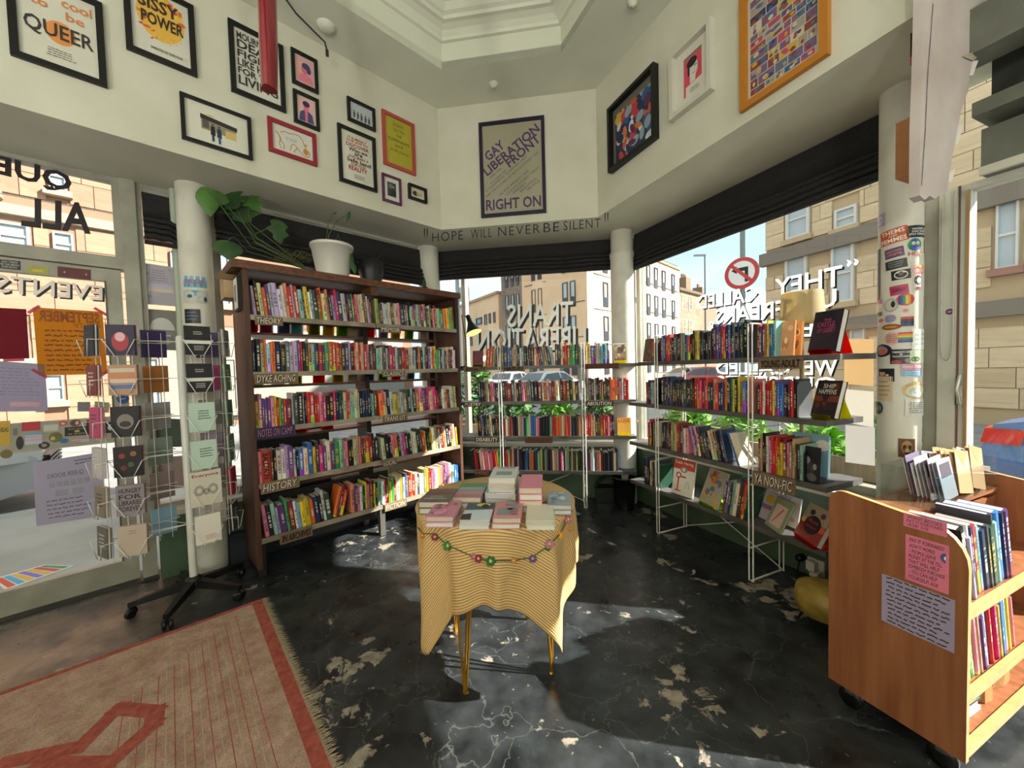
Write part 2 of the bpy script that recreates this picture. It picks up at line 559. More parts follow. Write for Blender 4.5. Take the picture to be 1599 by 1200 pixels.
P4 = FR.P(-0.985, 2.555, 0); pillar(7, P4, .081)

# ------------------------------------------------------------------ windows and the street door
def pane(F, t0, t1, z0, z1, n, parent):
    mb = MB()
    mb.fbox(F, t0, t1, n - 0.004, n + 0.004, z0, z1, GLASS)
    return mb.build('pane', parent)
def frame(mb, F, t0, t1, z0, z1, n, wd, dp, mat):
    mb.fbox(F, t0, t0 + wd, n - dp, n + dp, z0, z1, mat)
    mb.fbox(F, t1 - wd, t1, n - dp, n + dp, z0, z1, mat)
    mb.fbox(F, t0 + wd, t1 - wd, n - dp, n + dp, z0, z0 + wd, mat)
    mb.fbox(F, t0 + wd, t1 - wd, n - dp, n + dp, z1 - wd, z1, mat)
def window(k, F, t0, t1, z0, z1, n, wd=0.05, mat=None, dp=0.035):
    mb = MB()
    frame(mb, F, t0, t1, z0, z1, n, wd, dp, mat or ALU)
    o = struct('window_%d' % k, mb)
    pane(F, t0 + wd, t1 - wd, z0 + wd, z1 - wd, n, o)
    return o
# left wall: transom light over the door, side light, wide shop window
window(1, FL, -1.10, -0.02, 2.12, 2.70, NL, 0.045)
mb = MB(); mb.fbox(FL, -0.03, 0.045, NL - 0.06, NL + 0.06, 0, 2.70, ALU); struct('trim_8', mb)
window(2, FL, 0.045, 0.30, 0.455, 2.68, NL, 0.03)
mb = MB(); mb.tube([FL.P(0.235, NL - 0.07, 0.44), FL.P(0.235, NL - 0.07, 2.68)], 0.022, M('#aab5a2', 0.5), 8); struct('trim_9', mb)
window(3, FL, 0.44, 2.86, 0.455, 2.68, NL, 0.05)
window(4, FC, -1.42, 0.75, 0.575, 2.68, NC, 0.05)
window(5, FR, -3.05, -0.90, 0.575, 2.68, NR, 0.05)
# right: tall glazed doorway beyond the pillar
WOODJ = noisy('bare_wood_jamb', '#8a6a45', '#a98a62', 9, 4, 0.6, stretch=(1, 1, .15))
mb = MB(); mb.fbox(FR, -0.895, -0.835, NR - 0.05, NR + 0.04, 0, 2.17, TRIMW); mb.fbox(FR, -0.835, -0.828, NR - 0.04, NR + 0.04, 0, 2.17, M('#6d4f4a', 0.6)); struct('trim_10', mb)
mb = MB(); frame(mb, FR, -0.828, 0.75, 0.0, 2.17, NR, 0.03, 0.035, TRIMW); mb.fbox(FR, -0.808, -0.797, NR - 0.045, NR - 0.036, 0.03, 2.14, WOODJ)
o = struct('door_2', mb); pane(FR, -0.798, 0.72, 0.03, 2.14, NR, o)
mb = MB(); mb.fbox(FR, -0.826, -0.808, NR - 0.06, NR - 0.035, 1.13, 1.22, M('#b9b7ae', 0.3, 0.6)); mb.tube([FR.P(-0.817, NR - 0.06, 1.13), FR.P(-0.817, NR - 0.09, 1.20), FR.P(-0.817, NR - 0.06, 1.27)], 0.006, M('#b9b7ae', 0.3, 0.8)); mb.build('latch', o)
# the street door
mb = MB()
t0, t1 = -1.06, -0.045
mb.fbox(FL, t0, t0 + .07, NL - .03, NL + .02, .01, 2.08, ALU); mb.fbox(FL, t1 - .075, t1, NL - .03, NL + .02, .01, 2.08, ALU)
mb.fbox(FL, t0 + .07, t1 - .075, NL - .03, NL + .02, .01, .155, ALU); mb.fbox(FL, t0 + .07, t1 - .075, NL - .03, NL + .02, .95, 1.12, ALU)
mb.fbox(FL, t0 + .07, t1 - .075, NL - .03, NL + .02, 2.0, 2.08, ALU)
mb.fbox(FL, t1 - .078, t1 - .07, NL - .034, NL - .03, .155, 2.0, M('#57564f', .5))
door = struct('door_1', mb)
pane(FL, t0 + .07, t1 - .075, .155, .95, NL, door); pane(FL, t0 + .07, t1 - .075, 1.12, 2.0, NL, door)
mb = MB(); mb.fbox(FL, -1.10, -0.03, NL - .05, NL + .06, 2.085, 2.15, ALU); struct('trim_11', mb)
mb = MB(); mb.fbox(FL, -1.12, 0.05, NL - .10, NL + .1, 0, .012, M('#35342f', .5)); struct('trim_12', mb)

# ------------------------------------------------------------------ roman blinds, gathered at the bottom
def blind(F, t0, t1, n, z0, z1, label, folds=4, droop=0.0):
    th = thing('roman_blind', label, 'blind', F.P((t0 + t1) / 2, n, z0), 'dark roman blinds above the shop windows')
    rnd = random.Random(int(abs(t0) * 100) + int(n * 10))
    K = 14
    prof = [(0.0, z1), (-0.012, z1 - .10), (-0.015, z0 + .17)]
    for i in range(folds):
        zz = z0 + .17 - .17 * (i + .2) / folds
        prof += [(-.02 - .012 * i, zz + .012), (-.05 - .014 * i, zz - .012), (-.055 - .014 * i, zz - .028), (-.02 - .01 * i, zz - .034)]
    mb = MB()
    vs = []
    ph = rnd.random() * 6
    for j in range(K + 1):
        t = t0 + (t1 - t0) * j / K
        sag = (math.sin(j * 1.3 + ph) * .006 + math.sin(j * .55 + ph) * .008 - droop * (1 - j / K))
        for i, (dn, z) in enumerate(prof):
            kf = min(1, max(0, (z1 - z) / (z1 - z0)))
            vs.append(F.P(t, n + dn, z + sag * kf))
    m_ = len(prof)
    mb.add(vs, [(j * m_ + i, (j + 1) * m_ + i, (j + 1) * m_ + i + 1, j * m_ + i + 1) for j in range(K) for i in range(m_ - 1)], BLIND, True)
    mb.build('cloth', th)
    mb = MB(); mb.fbox(F, t0, t1, n, n + .03, z1 - .03, z1, M('#8b897f', .5)); mb.build('headrail', th)
    mb = MB(); mb.fbox(F, t0, t1, n - .075, n - .045, z0 - .01, z0 + .012, BLIND); mb.build('bottom_bar', th)
blind(FL, 0.45, 2.16, 3.50, 2.27, 2.64, 'dark roman blind over the window behind the brown bookcase')
blind(FC, -1.34, 0.56, 4.05, 2.36, 2.675, 'dark roman blind over the corner window with TRANS LIBERATION lettering')
blind(FR, -3.03, -1.03, 2.67, 2.315, 2.675, 'long dark roman blind over the window with THEY CALLED US lettering')
blind(FL, 0.075, 0.30, 3.56, 2.27, 2.62, 'small dark roman blind in the narrow pane beside the street door', droop=-.04)
# ================================================================== books
COLS = {  # letter: (hex, word)
 'k': ('#17171a', 'black'), 'd': ('#3a3b40', 'charcoal'), 'g': ('#76777a', 'grey'), 'l': ('#b3b5b8', 'pale grey'), 'w': ('#dcdad3', 'white'), 'c': ('#cdbf9f', 'cream'),
 'r': ('#b02a28', 'red'), 'm': ('#6d1f2c', 'maroon'), 'o': ('#d4672f', 'orange'), 'a': ('#c07a62', 'salmon'), 'p': ('#d07a8f', 'pink'), 'h': ('#bf2b63', 'magenta'),
 'v': ('#5d3a78', 'violet'), 'i': ('#33254f', 'dark purple'), 'b': ('#2f67a8', 'blue'), 'n': ('#1f2a4a', 'navy'), 'y': ('#cdb432', 'yellow'), 'e': ('#8f9048', 'olive'),
 'G': ('#2f8a4d', 'green'), 'D': ('#20402f', 'dark green'), 't': ('#86b3a8', 'mint'), 'u': ('#8fbcd8', 'light blue'), 'B': ('#5b3a2a', 'brown'), 'T': ('#a58c68', 'tan'),
 'L': ('#a690b8', 'lilac'), 'f': ('#7fa33a', 'lime green')}
def book_mat():
    m, t, b = newmat('printed_book_cover')
    L = t.links.new
    oi, tc, sx = nodes(t, 'ObjectInfo', 'TexCoord', 'SeparateXYZ')
    L(tc.outputs['Generated'], sx.inputs[0])
    def ma(op, a, c=0.0, clamp=False):
        x, = nodes(t, 'Math')
        x.operation = op
        x.use_clamp = clamp
        for i, v in enumerate((a, c)):
            if hasattr(v, 'links'): L(v, x.inputs[i])
            else: x.inputs[i].default_value = v
        return x.outputs[0]
    def mix(fac, a, c):
        x, = nodes(t, 'Mix')
        x.data_type = 'RGBA'
        for s_, v in ((x.inputs['Factor'], fac), (x.inputs[6], a), (x.inputs[7], c)):
            if hasattr(v, 'links'): L(v, s_)
            else: s_.default_value = v
        return x.outputs[2]
    X, Y, Z, R = sx.outputs[0], sx.outputs[1], sx.outputs[2], oi.outputs['Random']
    spine = ma('LESS_THAN', Y, 0.06)
    # lettering: cells along the spine switched on and off
    wn, = nodes(t, 'TexWhiteNoise')
    wn.noise_dimensions = '2D'
    cv, = nodes(t, 'CombineXYZ')
    L(ma('FLOOR', ma('MULTIPLY', Z, 46)), cv.inputs[0])
    L(ma('MULTIPLY', R, 917), cv.inputs[1])
    L(cv.outputs[0], wn.inputs['Vector'])
    on = ma('GREATER_THAN', wn.outputs['Value'], 0.32)
    gap = ma('GREATER_THAN', ma('FRACT', ma('MULTIPLY', Z, 46)), 0.25)
    lo = ma('MULTIPLY_ADD', R, 0.25); lo.node.inputs[2].default_value = 0.12
    r2 = ma('FRACT', ma('MULTIPLY', R, 37.7)); r3 = ma('FRACT', ma('MULTIPLY', R, 91.3))
    hi = ma('MULTIPLY_ADD', r2, 0.3); hi.node.inputs[2].default_value = 0.6
    zin = ma('MULTIPLY', ma('GREATER_THAN', Z, lo), ma('LESS_THAN', Z, hi))
    xin = ma('LESS_THAN', ma('ABSOLUTE', ma('SUBTRACT', X, 0.5)), ma('MULTIPLY_ADD', r3, 0.12))
    xin.node.inputs[1].node if False else None
    xw = ma('ADD', ma('MULTIPLY', r3, 0.14), 0.14)
    xin = ma('LESS_THAN', ma('ABSOLUTE', ma('SUBTRACT', X, 0.5)), xw)
    tmask = ma('MULTIPLY', ma('MULTIPLY', ma('MULTIPLY', on, gap), ma('MULTIPLY', zin, xin)), spine)
    hs, = nodes(t, 'HueSaturation')
    L(oi.outputs['Color'], hs.inputs['Color'])
    L(ma('ADD', ma('MULTIPLY', r2, 0.5), 0.25), hs.inputs['Hue'])
    hs.inputs['Value'].default_value = 1.25
    band = ma('MULTIPLY', ma('LESS_THAN', Z, ma('MULTIPLY', r3, 0.42)), ma('GREATER_THAN', r2, 0.72))
    col = mix(ma('MULTIPLY', band, 0.9), oi.outputs['Color'], hs.outputs['Color'])
    bw, = nodes(t, 'RGBToBW')
    L(oi.outputs['Color'], bw.inputs[0])
    dark = ma('LESS_THAN', bw.outputs[0], 0.22)
    ink = mix(dark, rgb('#20201f'), mix(ma('GREATER_THAN', r3, 0.7), rgb('#e9e4d6'), rgb('#d9b65a')))
    col = mix(ma('MULTIPLY', tmask, 0.85), col, ink)
    L(col, b.inputs['Base Color'])
    b.inputs['Roughness'].default_value = 0.42
    b.inputs['Specular IOR Level'].default_value = 0.4
    return m
COVER = book_mat()
PAGES = noisy('page_edges', '#b9ad97', '#d8cfbd', 3, 2, 0.85, stretch=(90, 1, 1), coords='Generated')
PAGEW = noisy('white_page_edges', '#c9c4b8', '#e4e0d6', 3, 2, 0.85, stretch=(90, 1, 1), coords='Generated')
def unit_book(name, over, pages):
    """x thickness, y depth (spine at -y), z height, all one unit, standing on z = 0."""
    mb = MB()
    a, c = 0.5, 0.5 - over[0]
    o_ = [(-a, .5), (-a, -.46), (-a * .55, -.5), (a * .55, -.5), (a, -.46), (a, .5), (c, .5), (c, -.43), (-c, -.43), (-c, .5)]
    k = len(o_)
    v = [Vector((x, y, 0)) for x, y in o_] + [Vector((x, y, 1)) for x, y in o_]
    side = [(i, (i + 1) % k, k + (i + 1) % k, k + i) for i in range(k)]
    top = [(0, 1, 8, 9), (1, 2, 3, 4, 7, 8), (4, 5, 6, 7)]
    mb.add(v, [s[::-1] for s in side] + [tuple(k + i for i in f)[::-1] for f in top] + [f for f in top], COVER)
    e = over[1]
    mb.hexa([Vector((x, y, z)) for z in (e, 1 - e) for x, y in ((-c, -.43), (c, -.43), (c, .5 - e), (-c, .5 - e))], pages)
    me = bpy.data.meshes.new(name)
    me.from_pydata(mb.v, [], mb.f)
    for mt in mb.mats: me.materials.append(mt)
    me.polygons.foreach_set('material_index', mb.m)
    import bmesh
    bm = bmesh.new(); bm.from_mesh(me); bmesh.ops.recalc_face_normals(bm, faces=bm.faces); bm.to_mesh(me); bm.free()
    return me
UB = {'paperback_book': [unit_book('paperback', (.07, .004), PAGES), unit_book('paperback_white', (.07, .004), PAGEW)],
      'hardback_book': [unit_book('hardback', (.09, .016), PAGES), unit_book('hardback_white', (.09, .016), PAGEW)]}
ORD = ['', 'first', 'second', 'third', 'fourth', 'fifth', 'sixth', 'seventh', 'eighth', 'ninth'] + ['%dth' % i for i in range(10, 21)] + ['21st', '22nd', '23rd'] + ['%dth' % i for i in range(24, 31)] + ['31st', '32nd', '33rd'] + ['%dth' % i for i in range(34, 41)] + ['41st', '42nd', '43rd'] + ['%dth' % i for i in range(44, 51)] + ['51st', '52nd', '53rd'] + ['%dth' % i for i in range(54, 61)]
def jitter(h, rnd):
    c = rgb(h)
    k = 0.72 + rnd.random() * 0.6
    return tuple(min(1, max(0, x * k * (0.88 + rnd.random() * 0.24))) for x in c[:3]) + (1,)
def put_book(kind, M4, dims, color, label, group, white=False):
    o = bpy.data.objects.new(kind, UB[kind][1 if white else 0])
    COL.objects.link(o)
    o.matrix_world = M4 @ Matrix.Diagonal((dims[0], dims[1], dims[2], 1))
    o.color = color
    return tag(o, label, 'book', group)
def word_of(w_):
    return 'slim' if w_ < .0155 else ('thick' if w_ > .029 else 'medium')
MASS = MB()        # the least visible books, past the few hundred that are objects of their own
def run_of_books(F, row, t0, t1, n_spine, z, place, group, h=.205, lean=0.0, seed=0, white=0.4, thick_min=.0190, depth=.135, hs=None, start=1, wide=None, mass=False):
    """One run of books, spines to the room. ROW: colour letters; LEAN: degrees, tops to the left; WIDE {index: thickness}."""
    rnd = random.Random(seed)
    keys = row.split()
    ws = [.6 + rnd.random() * .9 + (0.5 if rnd.random() < .12 else 0) for _ in keys]
    a = math.radians(lean)
    hmax = h * 1.1
    room = (t1 - t0) - abs(math.sin(a)) * hmax
    if wide:
        fixed = sum(wide.values())
        sc = (room * math.cos(a) - fixed - .0006 * len(keys)) / sum(w_ for i, w_ in enumerate(ws) if i not in wide)
        ws = [wide.get(i, w_ * sc) for i, w_ in enumerate(ws)]
    else:
        sc = (room * math.cos(a) - .0006 * len(keys)) / sum(ws)
        ws = [w_ * sc for w_ in ws]
    t = t0 + (math.sin(a) * hmax if a > 0 else 0)
    out = []
    for i, (k, w_) in enumerate(zip(keys, ws)):
        hh = h * (.86 + rnd.random() * .22) if not (wide and i in wide) else h * 1.02
        if hs: hh = h * hs[i % len(hs)]
        dd = depth * (.9 + rnd.random() * .2)
        tm = t + (w_ / 2) / math.cos(a)
        Rl = Matrix.Rotation(-a, 4, 'Y')
        zc = z + abs(math.sin(a)) * w_ / 2 + .0008
        pos = F.P(tm, n_spine + dd / 2 + rnd.random() * .012, zc)
        M4 = Matrix.Translation(pos) @ F.rot.to_4x4() @ Rl
        kind = 'hardback_book' if w_ > thick_min else 'paperback_book'  # kind goes by thickness alone, not by how the book is bound
        if mass:
            src = UB[kind][0]
            o_ = len(MASS.v)
            MM = M4 @ Matrix.Diagonal((w_, dd, hh, 1))
            MASS.v += [MM @ v.co for v in src.vertices]
            for p in src.polygons:
                MASS.f.append([o_ + q for q in p.vertices]); MASS.sm.append(False)
                MASS.m.append(MASS.mi(M(COLS[k][0], .45) if p.material_index == 0 else PAGEW))
            t += w_ / math.cos(a) + .0006
            continue
        lab = '%s %s book, %s from left %s' % (word_of(w_), COLS[k][1], ORD[min(start + i, 60)], place)
        if len(lab.split()) > 16: lab = lab.split(' ', 1)[1]
        if len(lab.split()) > 16: lab = lab.replace('among books', 'of books').replace('left of the post', 'left of post').replace('from left of', 'from left,')
        out.append(put_book(kind, M4, (w_, dd, hh), jitter(COLS[k][0], rnd), lab, group, rnd.random() < white))
        t += w_ / math.cos(a) + .0006
    return out

def spine_title(bk, text, mat, z0, z1, x0=-.30, x1=.30, name='spine_title'):
    """Letters running down a book's spine, a child of the book."""
    mb = MB()
    letter(mb, lambda u, v: Vector((x0 + (x1 - x0) * v, -.512, z1 + (z0 - z1) * u)), text, mat, .03)
    me = bpy.data.meshes.new(name); me.from_pydata(mb.v, [], mb.f); me.materials.append(mat)
    o = bpy.data.objects.new(name, me); COL.objects.link(o); o.parent = bk
# ================================================================== the brown bookcase
def wood(name, c1, c2, rough=0.5, scale=3.0, axis=2):
    st = [14, 14, 14]
    st[axis] = 0.9
    return noisy(name, c1, c2, scale, 6, rough, 0.1, stretch=tuple(st), lo=0.3, hi=0.7)
OAK = wood('brown_bookcase_wood', '#4a2d1d', '#6f4630', axis=0)
OAKV = wood('brown_upright_wood', '#3b2418', '#58382a')
OAKD = M('#1c1613', .6)
NOSE = noisy('worn_shelf_nosing', '#7d7262', '#a59985', 6, 4, .45)
T0, T1, TM, NF, NB = 0.515, 2.245, 1.405, 2.974, 3.385
SZ = [1.762, 1.382, 1.003, 0.632, 0.257]
bc = thing('bookcase', 'tall brown wooden bookcase of five packed shelves before the left window', 'bookcase', FL.P((T0 + T1) / 2, (NF + NB) / 2, 0))
def side_panel(t0, t1):
    mb = MB(); mb.fbox(FL, t0, t1, NF, NB, 0.06, 2.06, OAKV); return mb.build('side_panel', bc)
side_panel(T0, T0 + .03); side_panel(T1 - .03, T1)
mb = MB(); mb.fbox(FL, T0 - .06, T1 + .015, NF - .02, NB + .0, 2.06, 2.112, OAK); mb.build('top_board', bc)
mb = MB(); mb.fbox(FL, TM - .02, TM + .02, NB - .2, NB, .1, 2.06, OAKD); mb.build('upright', bc)
mb = MB(); mb.fbox(FL, T1 - .12, T1 - .06, NB - .06, NB, .1, 2.06, OAKD); mb.build('upright', bc)
mb = MB(); mb.fbox(FL, TM - .03, TM + .03, NF + .005, NF + .20, 1.995, 2.06, OAK); mb.build('top_block', bc)
mb = MB(); mb.fbox(FL, T0 + .03, T1 - .03, NB - .012, NB, 1.97, 2.06, OAKD); mb.build('back_rail', bc)
for z in SZ:
    for a, b_ in ((T0 + .03, TM - .004), (TM + .004, T1 - .03)):
        mb = MB(); mb.fbox(FL, a, b_, NF + .018, NF + .20, z - .022, z, OAK)
        o = mb.build('shelf', bc)
        mb = MB(); mb.fbox(FL, a, b_, NF + .002, NF + .018, z - .03, z + .004, NOSE)
        e_ = mb.build('shelf_edge', o) if False else None
        b0 = WL[bc.name]
        me = bpy.data.meshes.new('shelf_edge')
        me.from_pydata([v - b0 for v in mb.v], [], mb.f); me.materials.append(NOSE)
        e_ = bpy.data.objects.new('shelf_edge', me); COL.objects.link(e_); e_.parent = o
for z in SZ[:4]:
    for a, b_ in ((T0 + .03, TM - .02), (TM + .02, T1 - .12)):
        mb = MB(); mb.fbox(FL, a, b_, NF + .215, NB, z - .108, z - .09, OAK); mb.build('window_side_shelf', bc)
mb = MB(); mb.fbox(FL, T0 + .03, T0 + .62, NB - .015, NB, .3, .93, OAKD); mb.build('back_panel', bc)
mb = MB(); mb.fbox(FL, T0 + .03, TM - .02, NF + .2, NF + .212, .10, .50, OAKD); mb.build('back_panel', bc)
mb = MB(); mb.fbox(FL, TM + .25, T1 - .03, NB - .015, NB, .22, .60, M('#a39a83', .7)); mb.build('back_panel', bc)
for t, n in ((T0 + .03, NF + .04), (TM, NF + .04), (T1 - .04, NF + .04), (T0 + .03, NB - .05), (TM, NB - .05)):
    mb = MB(); mb.fbox(FL, t - .022, t + .022, n - .022, n + .022, 0, .235 if n < 3.2 else .12, M('#4d4b47', .5) if t == TM else OAKD); mb.build('leg', bc)
# rows: left bay / right bay
LROWS = [
 ('L k c o v l L l w a r l r t k y w g D m o c a k L h n l k i G r p c c B w p i', 'e d w l c d a c p k n T k t r v t o v a d c k p m y t G o y f e', 5, 3.0),
 ('n k T o u o o n k g L L v r k D a t n r v G o o r r k i L k r c r T r p D T m', 't t c d c d h r l d r r m c l p t k o k t m v c r y G w n l d c m m w w', 0, 0),
 ('y p v v v p y r f G r m l d k g k r r r r p h k k h n d D c r r t t c c c k n n n n k t B', 'o p c k l y T l T D t k o p v v h c p h h k k w c r B w T c', 0, 3.0),
 ('p r B k w w L v w k b c b y d h v c v G t T p k k c T p B B r r k k', 'c k k p o a k L h n k c w D D r y k k y w T D l m o c k k a c y', 1, 5.0),
 ('p k t L v G m w u y y o n k w D', 'w r m f y G r c y l b T r o r c d w l e y r p p L w y p o v L p w c u b b', 6, 0)]
RN = ['top', 'second', 'third', 'fourth', 'bottom']
for i, (lr, rr, la, lb) in enumerate(LROWS):
    g = 'books on the brown bookcase'
    z = SZ[i]
    pl = lambda bay: "on the %s bay's %s shelf" % (bay, RN[i] if i < 4 else 'bottom')
    if i == 4:
        run_of_books(FL, lr, T0 + .035, T0 + .50, NF + .022, z, "on the brown bookcase's bottom shelf, left bay", g, .215, 6, 50, .2)
        run_of_books(FL, 'o m r', T0 + .505, T0 + .635, NF + .03, z, "leaning right on the bookcase's bottom shelf", g, .215, -14, 51, .2)
        run_of_books(FL, 'a v p w D y p m k y D t', T0 + .64, TM - .008, NF + .022, z, "among uprights right of the leaning trio, bottom shelf", g, .215, 0, 52, .3)
    else:
        row_ = run_of_books(FL, lr, T0 + .035, TM - .008, NF + .022, z, "on the brown bookcase's %s shelf, left bay" % RN[i], g, .215 if i else .225, la, 10 + i, .5, wide={1: .052} if i == 3 else None)
        if i == 3: row_[1].color = rgb('#b8382a'); spine_title(row_[1], 'BALDWIN', M('#1c1614', .5), .10, .90, -.34, .34)
    run_of_books(FL, rr, TM + .008, T1 - .034, NF + .022, z, "on the brown bookcase's %s shelf, right bay" % RN[i], g, .20, lb, 20 + i, .5)

# face-out books on clear coloured stands along the window-side shelves
def acrylic(h):
    c = rgb(h)
    return clear('acrylic_' + h.strip('#'), c, .8, c)
ACR = {'y': acrylic('#e8e24a'), 'o': acrylic('#ff6a32'), 'g': acrylic('#c8e83c'), 'r': acrylic('#ff4b36'), 'w': acrylic('#eef2f2')}
AN = {'y': 'yellow', 'o': 'orange', 'g': 'lime green', 'r': 'red', 'w': 'clear'}
def slab_book(kind, place4, wd, ht, th, color, label, group, art=None, pages=PAGEW):
    """Face-out book: local x width, z height, y thickness, front cover at -y; parts cover and page_block."""
    base = place4.to_translation()
    t = thing(kind, label, 'book', base, group)
    R3 = place4.to_3x3()
    T = lambda x, y, z: base + R3 @ Vector((x, y, z))
    mt = M(color, .4)
    mb = MB()
    for y0, y1 in ((0, .0025), (th - .0025, th)):
        mb.hexa([T(x, y, z) for z in (0, ht) for x, y in ((-wd / 2, y0), (wd / 2, y0), (wd / 2, y1), (-wd / 2, y1))], mt)
    mb.hexa([T(x, y, z) for z in (0, ht) for x, y in ((-wd / 2, 0.0025), (-wd / 2 + .003, .0025), (-wd / 2 + .003, th - .0025), (-wd / 2, th - .0025))], mt)
    mb.build('cover', t)
    mb = MB()
    mb.hexa([T(x, y, z) for z in (.003, ht - .003) for x, y in ((-wd / 2 + .003, .0025), (wd / 2 - .004, .0025), (wd / 2 - .004, th - .0025), (-wd / 2 + .003, th - .0025))], pages)
    mb.build('page_block', t)
    if art:
        mb = MB()
        art(mb, lambda k: (lambda u, v: T(-wd / 2 + wd * u, -.0004 - .0003 * k, ht * v)))
        if mb.v: mb.build('cover_print', t)
    return t
def stand(place4, wd, ht, key, label, dp=.07, y0=.03, sl=.30):
    """Folded clear sheet: sloping back, floor, front lip."""
    base = place4.to_translation()
    R3 = place4.to_3x3()
    T = lambda x, y, z: base + R3 @ Vector((x, y, z))
    th = thing('book_stand', label, 'stand', base, 'coloured acrylic book stands')
    mt = ACR[key]
    def sheet(nm, p, q, w_=wd, k=.003):
        d = Vector((0, q[0] - p[0], q[1] - p[1])).normalized()
        nn = Vector((0, -d.z, d.y)) * k
        mb = MB()
        a = [(-w_ / 2, p), (w_ / 2, p), (w_ / 2, q), (-w_ / 2, q)]
        v = [Vector((x, y[0], y[1])) for x, y in a]
        mb.hexa([T(*x) for x in v] + [T(*(x + nn)) for x in v], mt)
        mb.build(nm, th)
    sheet('back_plate', (y0, .004), (y0 + ht * sl, ht))
    sheet('floor_plate', (-.0, .001), (max(dp, y0 + .01), .001))
    sheet('front_lip', (-.001, .002), (-.009, .028))
    sheet('rear_leg', (y0 + ht * sl + .001, ht), (y0 + ht * sl + .05, .002))
    return th
def face_out(F, t, n, z, yaw=0.0, tilt=-12):
    """Placement of something that faces into the room, leaning back."""
    return Matrix.Translation(F.P(t, n, z)) @ F.rot.to_4x4() @ Matrix.Rotation(math.radians(yaw), 4, 'Z') @ Matrix.Rotation(math.radians(tilt), 4, 'X')
# seen from behind: stands with a book each on the window-side shelves
WS = [(0, [(.60, 'r', '#8c1c20'), (.70, 'w', '#a8183c'), (.815, 'w', '#2e4668'), (.905, 'w', '#4f8f94'), (1.03, 'y', '#4f5a18'), (1.14, 'y', '#c09028'), (1.25, 'g', '#5a5f14'), (1.335, 'w', '#b39a78'), (1.49, 'r', '#c22a1e'), (1.62, 'w', '#4a3a6a'), (1.74, 'y', '#a88a1c'), (1.88, 'g', '#5f6a16'), (2.03, 'w', '#c0a27a')]),
      (1, [(.62, 'g', '#5f7a1c'), (.76, 'w', '#77c4e0'), (.88, 'y', '#4e8020'), (1.05, 'o', '#b82c18'), (1.20, 'y', '#8f7616'), (1.32, 'w', '#b08d6c'), (1.476, 'w', '#26335e'), (1.60, 'g', '#7a7a16'), (1.73, 'o', '#a81c10'), (1.88, 'w', '#1c2450'), (2.03, 'w', '#b89b78')]),
      (2, [(.66, 'w', '#7d1c18'), (.90, 'o', '#c23c18'), (1.10, 'o', '#d0481c')])]
CW = {'r': 'red', 'y': 'yellow', 'g': 'lime', 'o': 'orange', 'w': 'clear'}
for row, items in WS:
    for j, (t, key, hx) in enumerate(items):
        z = SZ[row] - .09
        nn = NF + .30
        lab = '%s of the stands from the left on the window-side ledge below the %s shelf' % (ORD[j + 1], RN[row])
        # facing the street: turned about
        base4 = Matrix.Translation(FL.P(t, nn + .035, z + .0045)) @ FL.rot.to_4x4() @ Matrix.Rotation(math.pi, 4, 'Z') @ Matrix.Rotation(math.radians(-8), 4, 'X')
        st4 = Matrix.Translation(FL.P(t, nn + .07, z)) @ FL.rot.to_4x4() @ Matrix.Rotation(math.pi, 4, 'Z')
        slab_book('display_book', base4, .083, .11, .012, hx, 'face-out book, %s from left on the ledge below the bookcase\'s %s shelf' % (ORD[j + 1], RN[row]), 'books facing the street behind the bookcase rows')
        th = thing('book_stand', '%s acrylic stand, %s from left on the ledge below the bookcase\'s %s shelf' % (CW[key], ORD[j + 1], RN[row]), 'stand', FL.P(t, nn, z), 'coloured acrylic book stands')
        mb = MB(); mb.hexa([FL.P(t + x, nn + y, z + zz) for zz, dy in ((.0035, .017), (.105, -.005)) for x, y in ((-.045, dy), (.045, dy), (.045, dy + .003), (-.045, dy + .003))], ACR[key]); mb.build('back_plate', th)
        mb = MB(); mb.fbox(FL, t - .045, t + .045, nn + .0, nn + .045, z + .0005, z + .003, ACR[key]); mb.build('floor_plate', th)

# hand-lettered brown card signs clipped to the shelf edges
INKW, INKK = M('#d9d3c2', .8), M('#211a14', .8)
def sign(text, F, t0, t1, z0, z1, n, label, back=None, ink=None, tiltdeg=0.0, shear=.15):
    th = thing('shelf_sign', label, 'sign', F.P((t0 + t1) / 2, n, z0), 'hand-lettered shelf signs')
    mb = MB(); mb.fbox(F, t0, t1, n, n + .004, z0, z1, back or CARD); mb.build('card', th)
    mb = MB()
    w_, h_ = t1 - t0, z1 - z0
    letter(mb, wallbox(F, t0 + w_ * .07 + .0015, t1 - w_ * .06 + .0015, z0 + h_ * .16 - .0015, z1 - h_ * .17 - .0015, n - .0005), text, INKK, .02, shear)
    letter(mb, wallbox(F, t0 + w_ * .06, t1 - w_ * .07, z0 + h_ * .18, z1 - h_ * .15, n - .001), text, ink or INKW, .0, shear)
    mb.build('lettering', th)
    return th
def sign_px(text, F, n, x0, y0, x1, y1, hgt, label, **k):
    a = F.hit(x0, y0, n); b_ = F.hit(x1, y1, n)
    zc = (a[1] + b_[1]) / 2
    return sign(text, F, a[0], b_[0], zc - hgt / 2, zc + hgt / 2, n, label, **k)
nS = NF - .006
sign_px('THEORY', FL, nS, 398, 500, 442, 503, .058, 'brown card sign lettered THEORY under the top shelf of the bookcase')
sign_px('MEMOIR', FL, nS, 594, 514, 626, 517, .05, "brown card sign lettered MEMOIR under the right bay's top shelf")
sign_px('DYKE ACHING', FL, nS, 397, 593, 466, 590, .072, 'wide brown card sign lettered DYKE ACHING')
sign_px('CLASSICS', FL, nS, 597, 585, 633, 583, .05, 'brown card sign lettered CLASSICS')
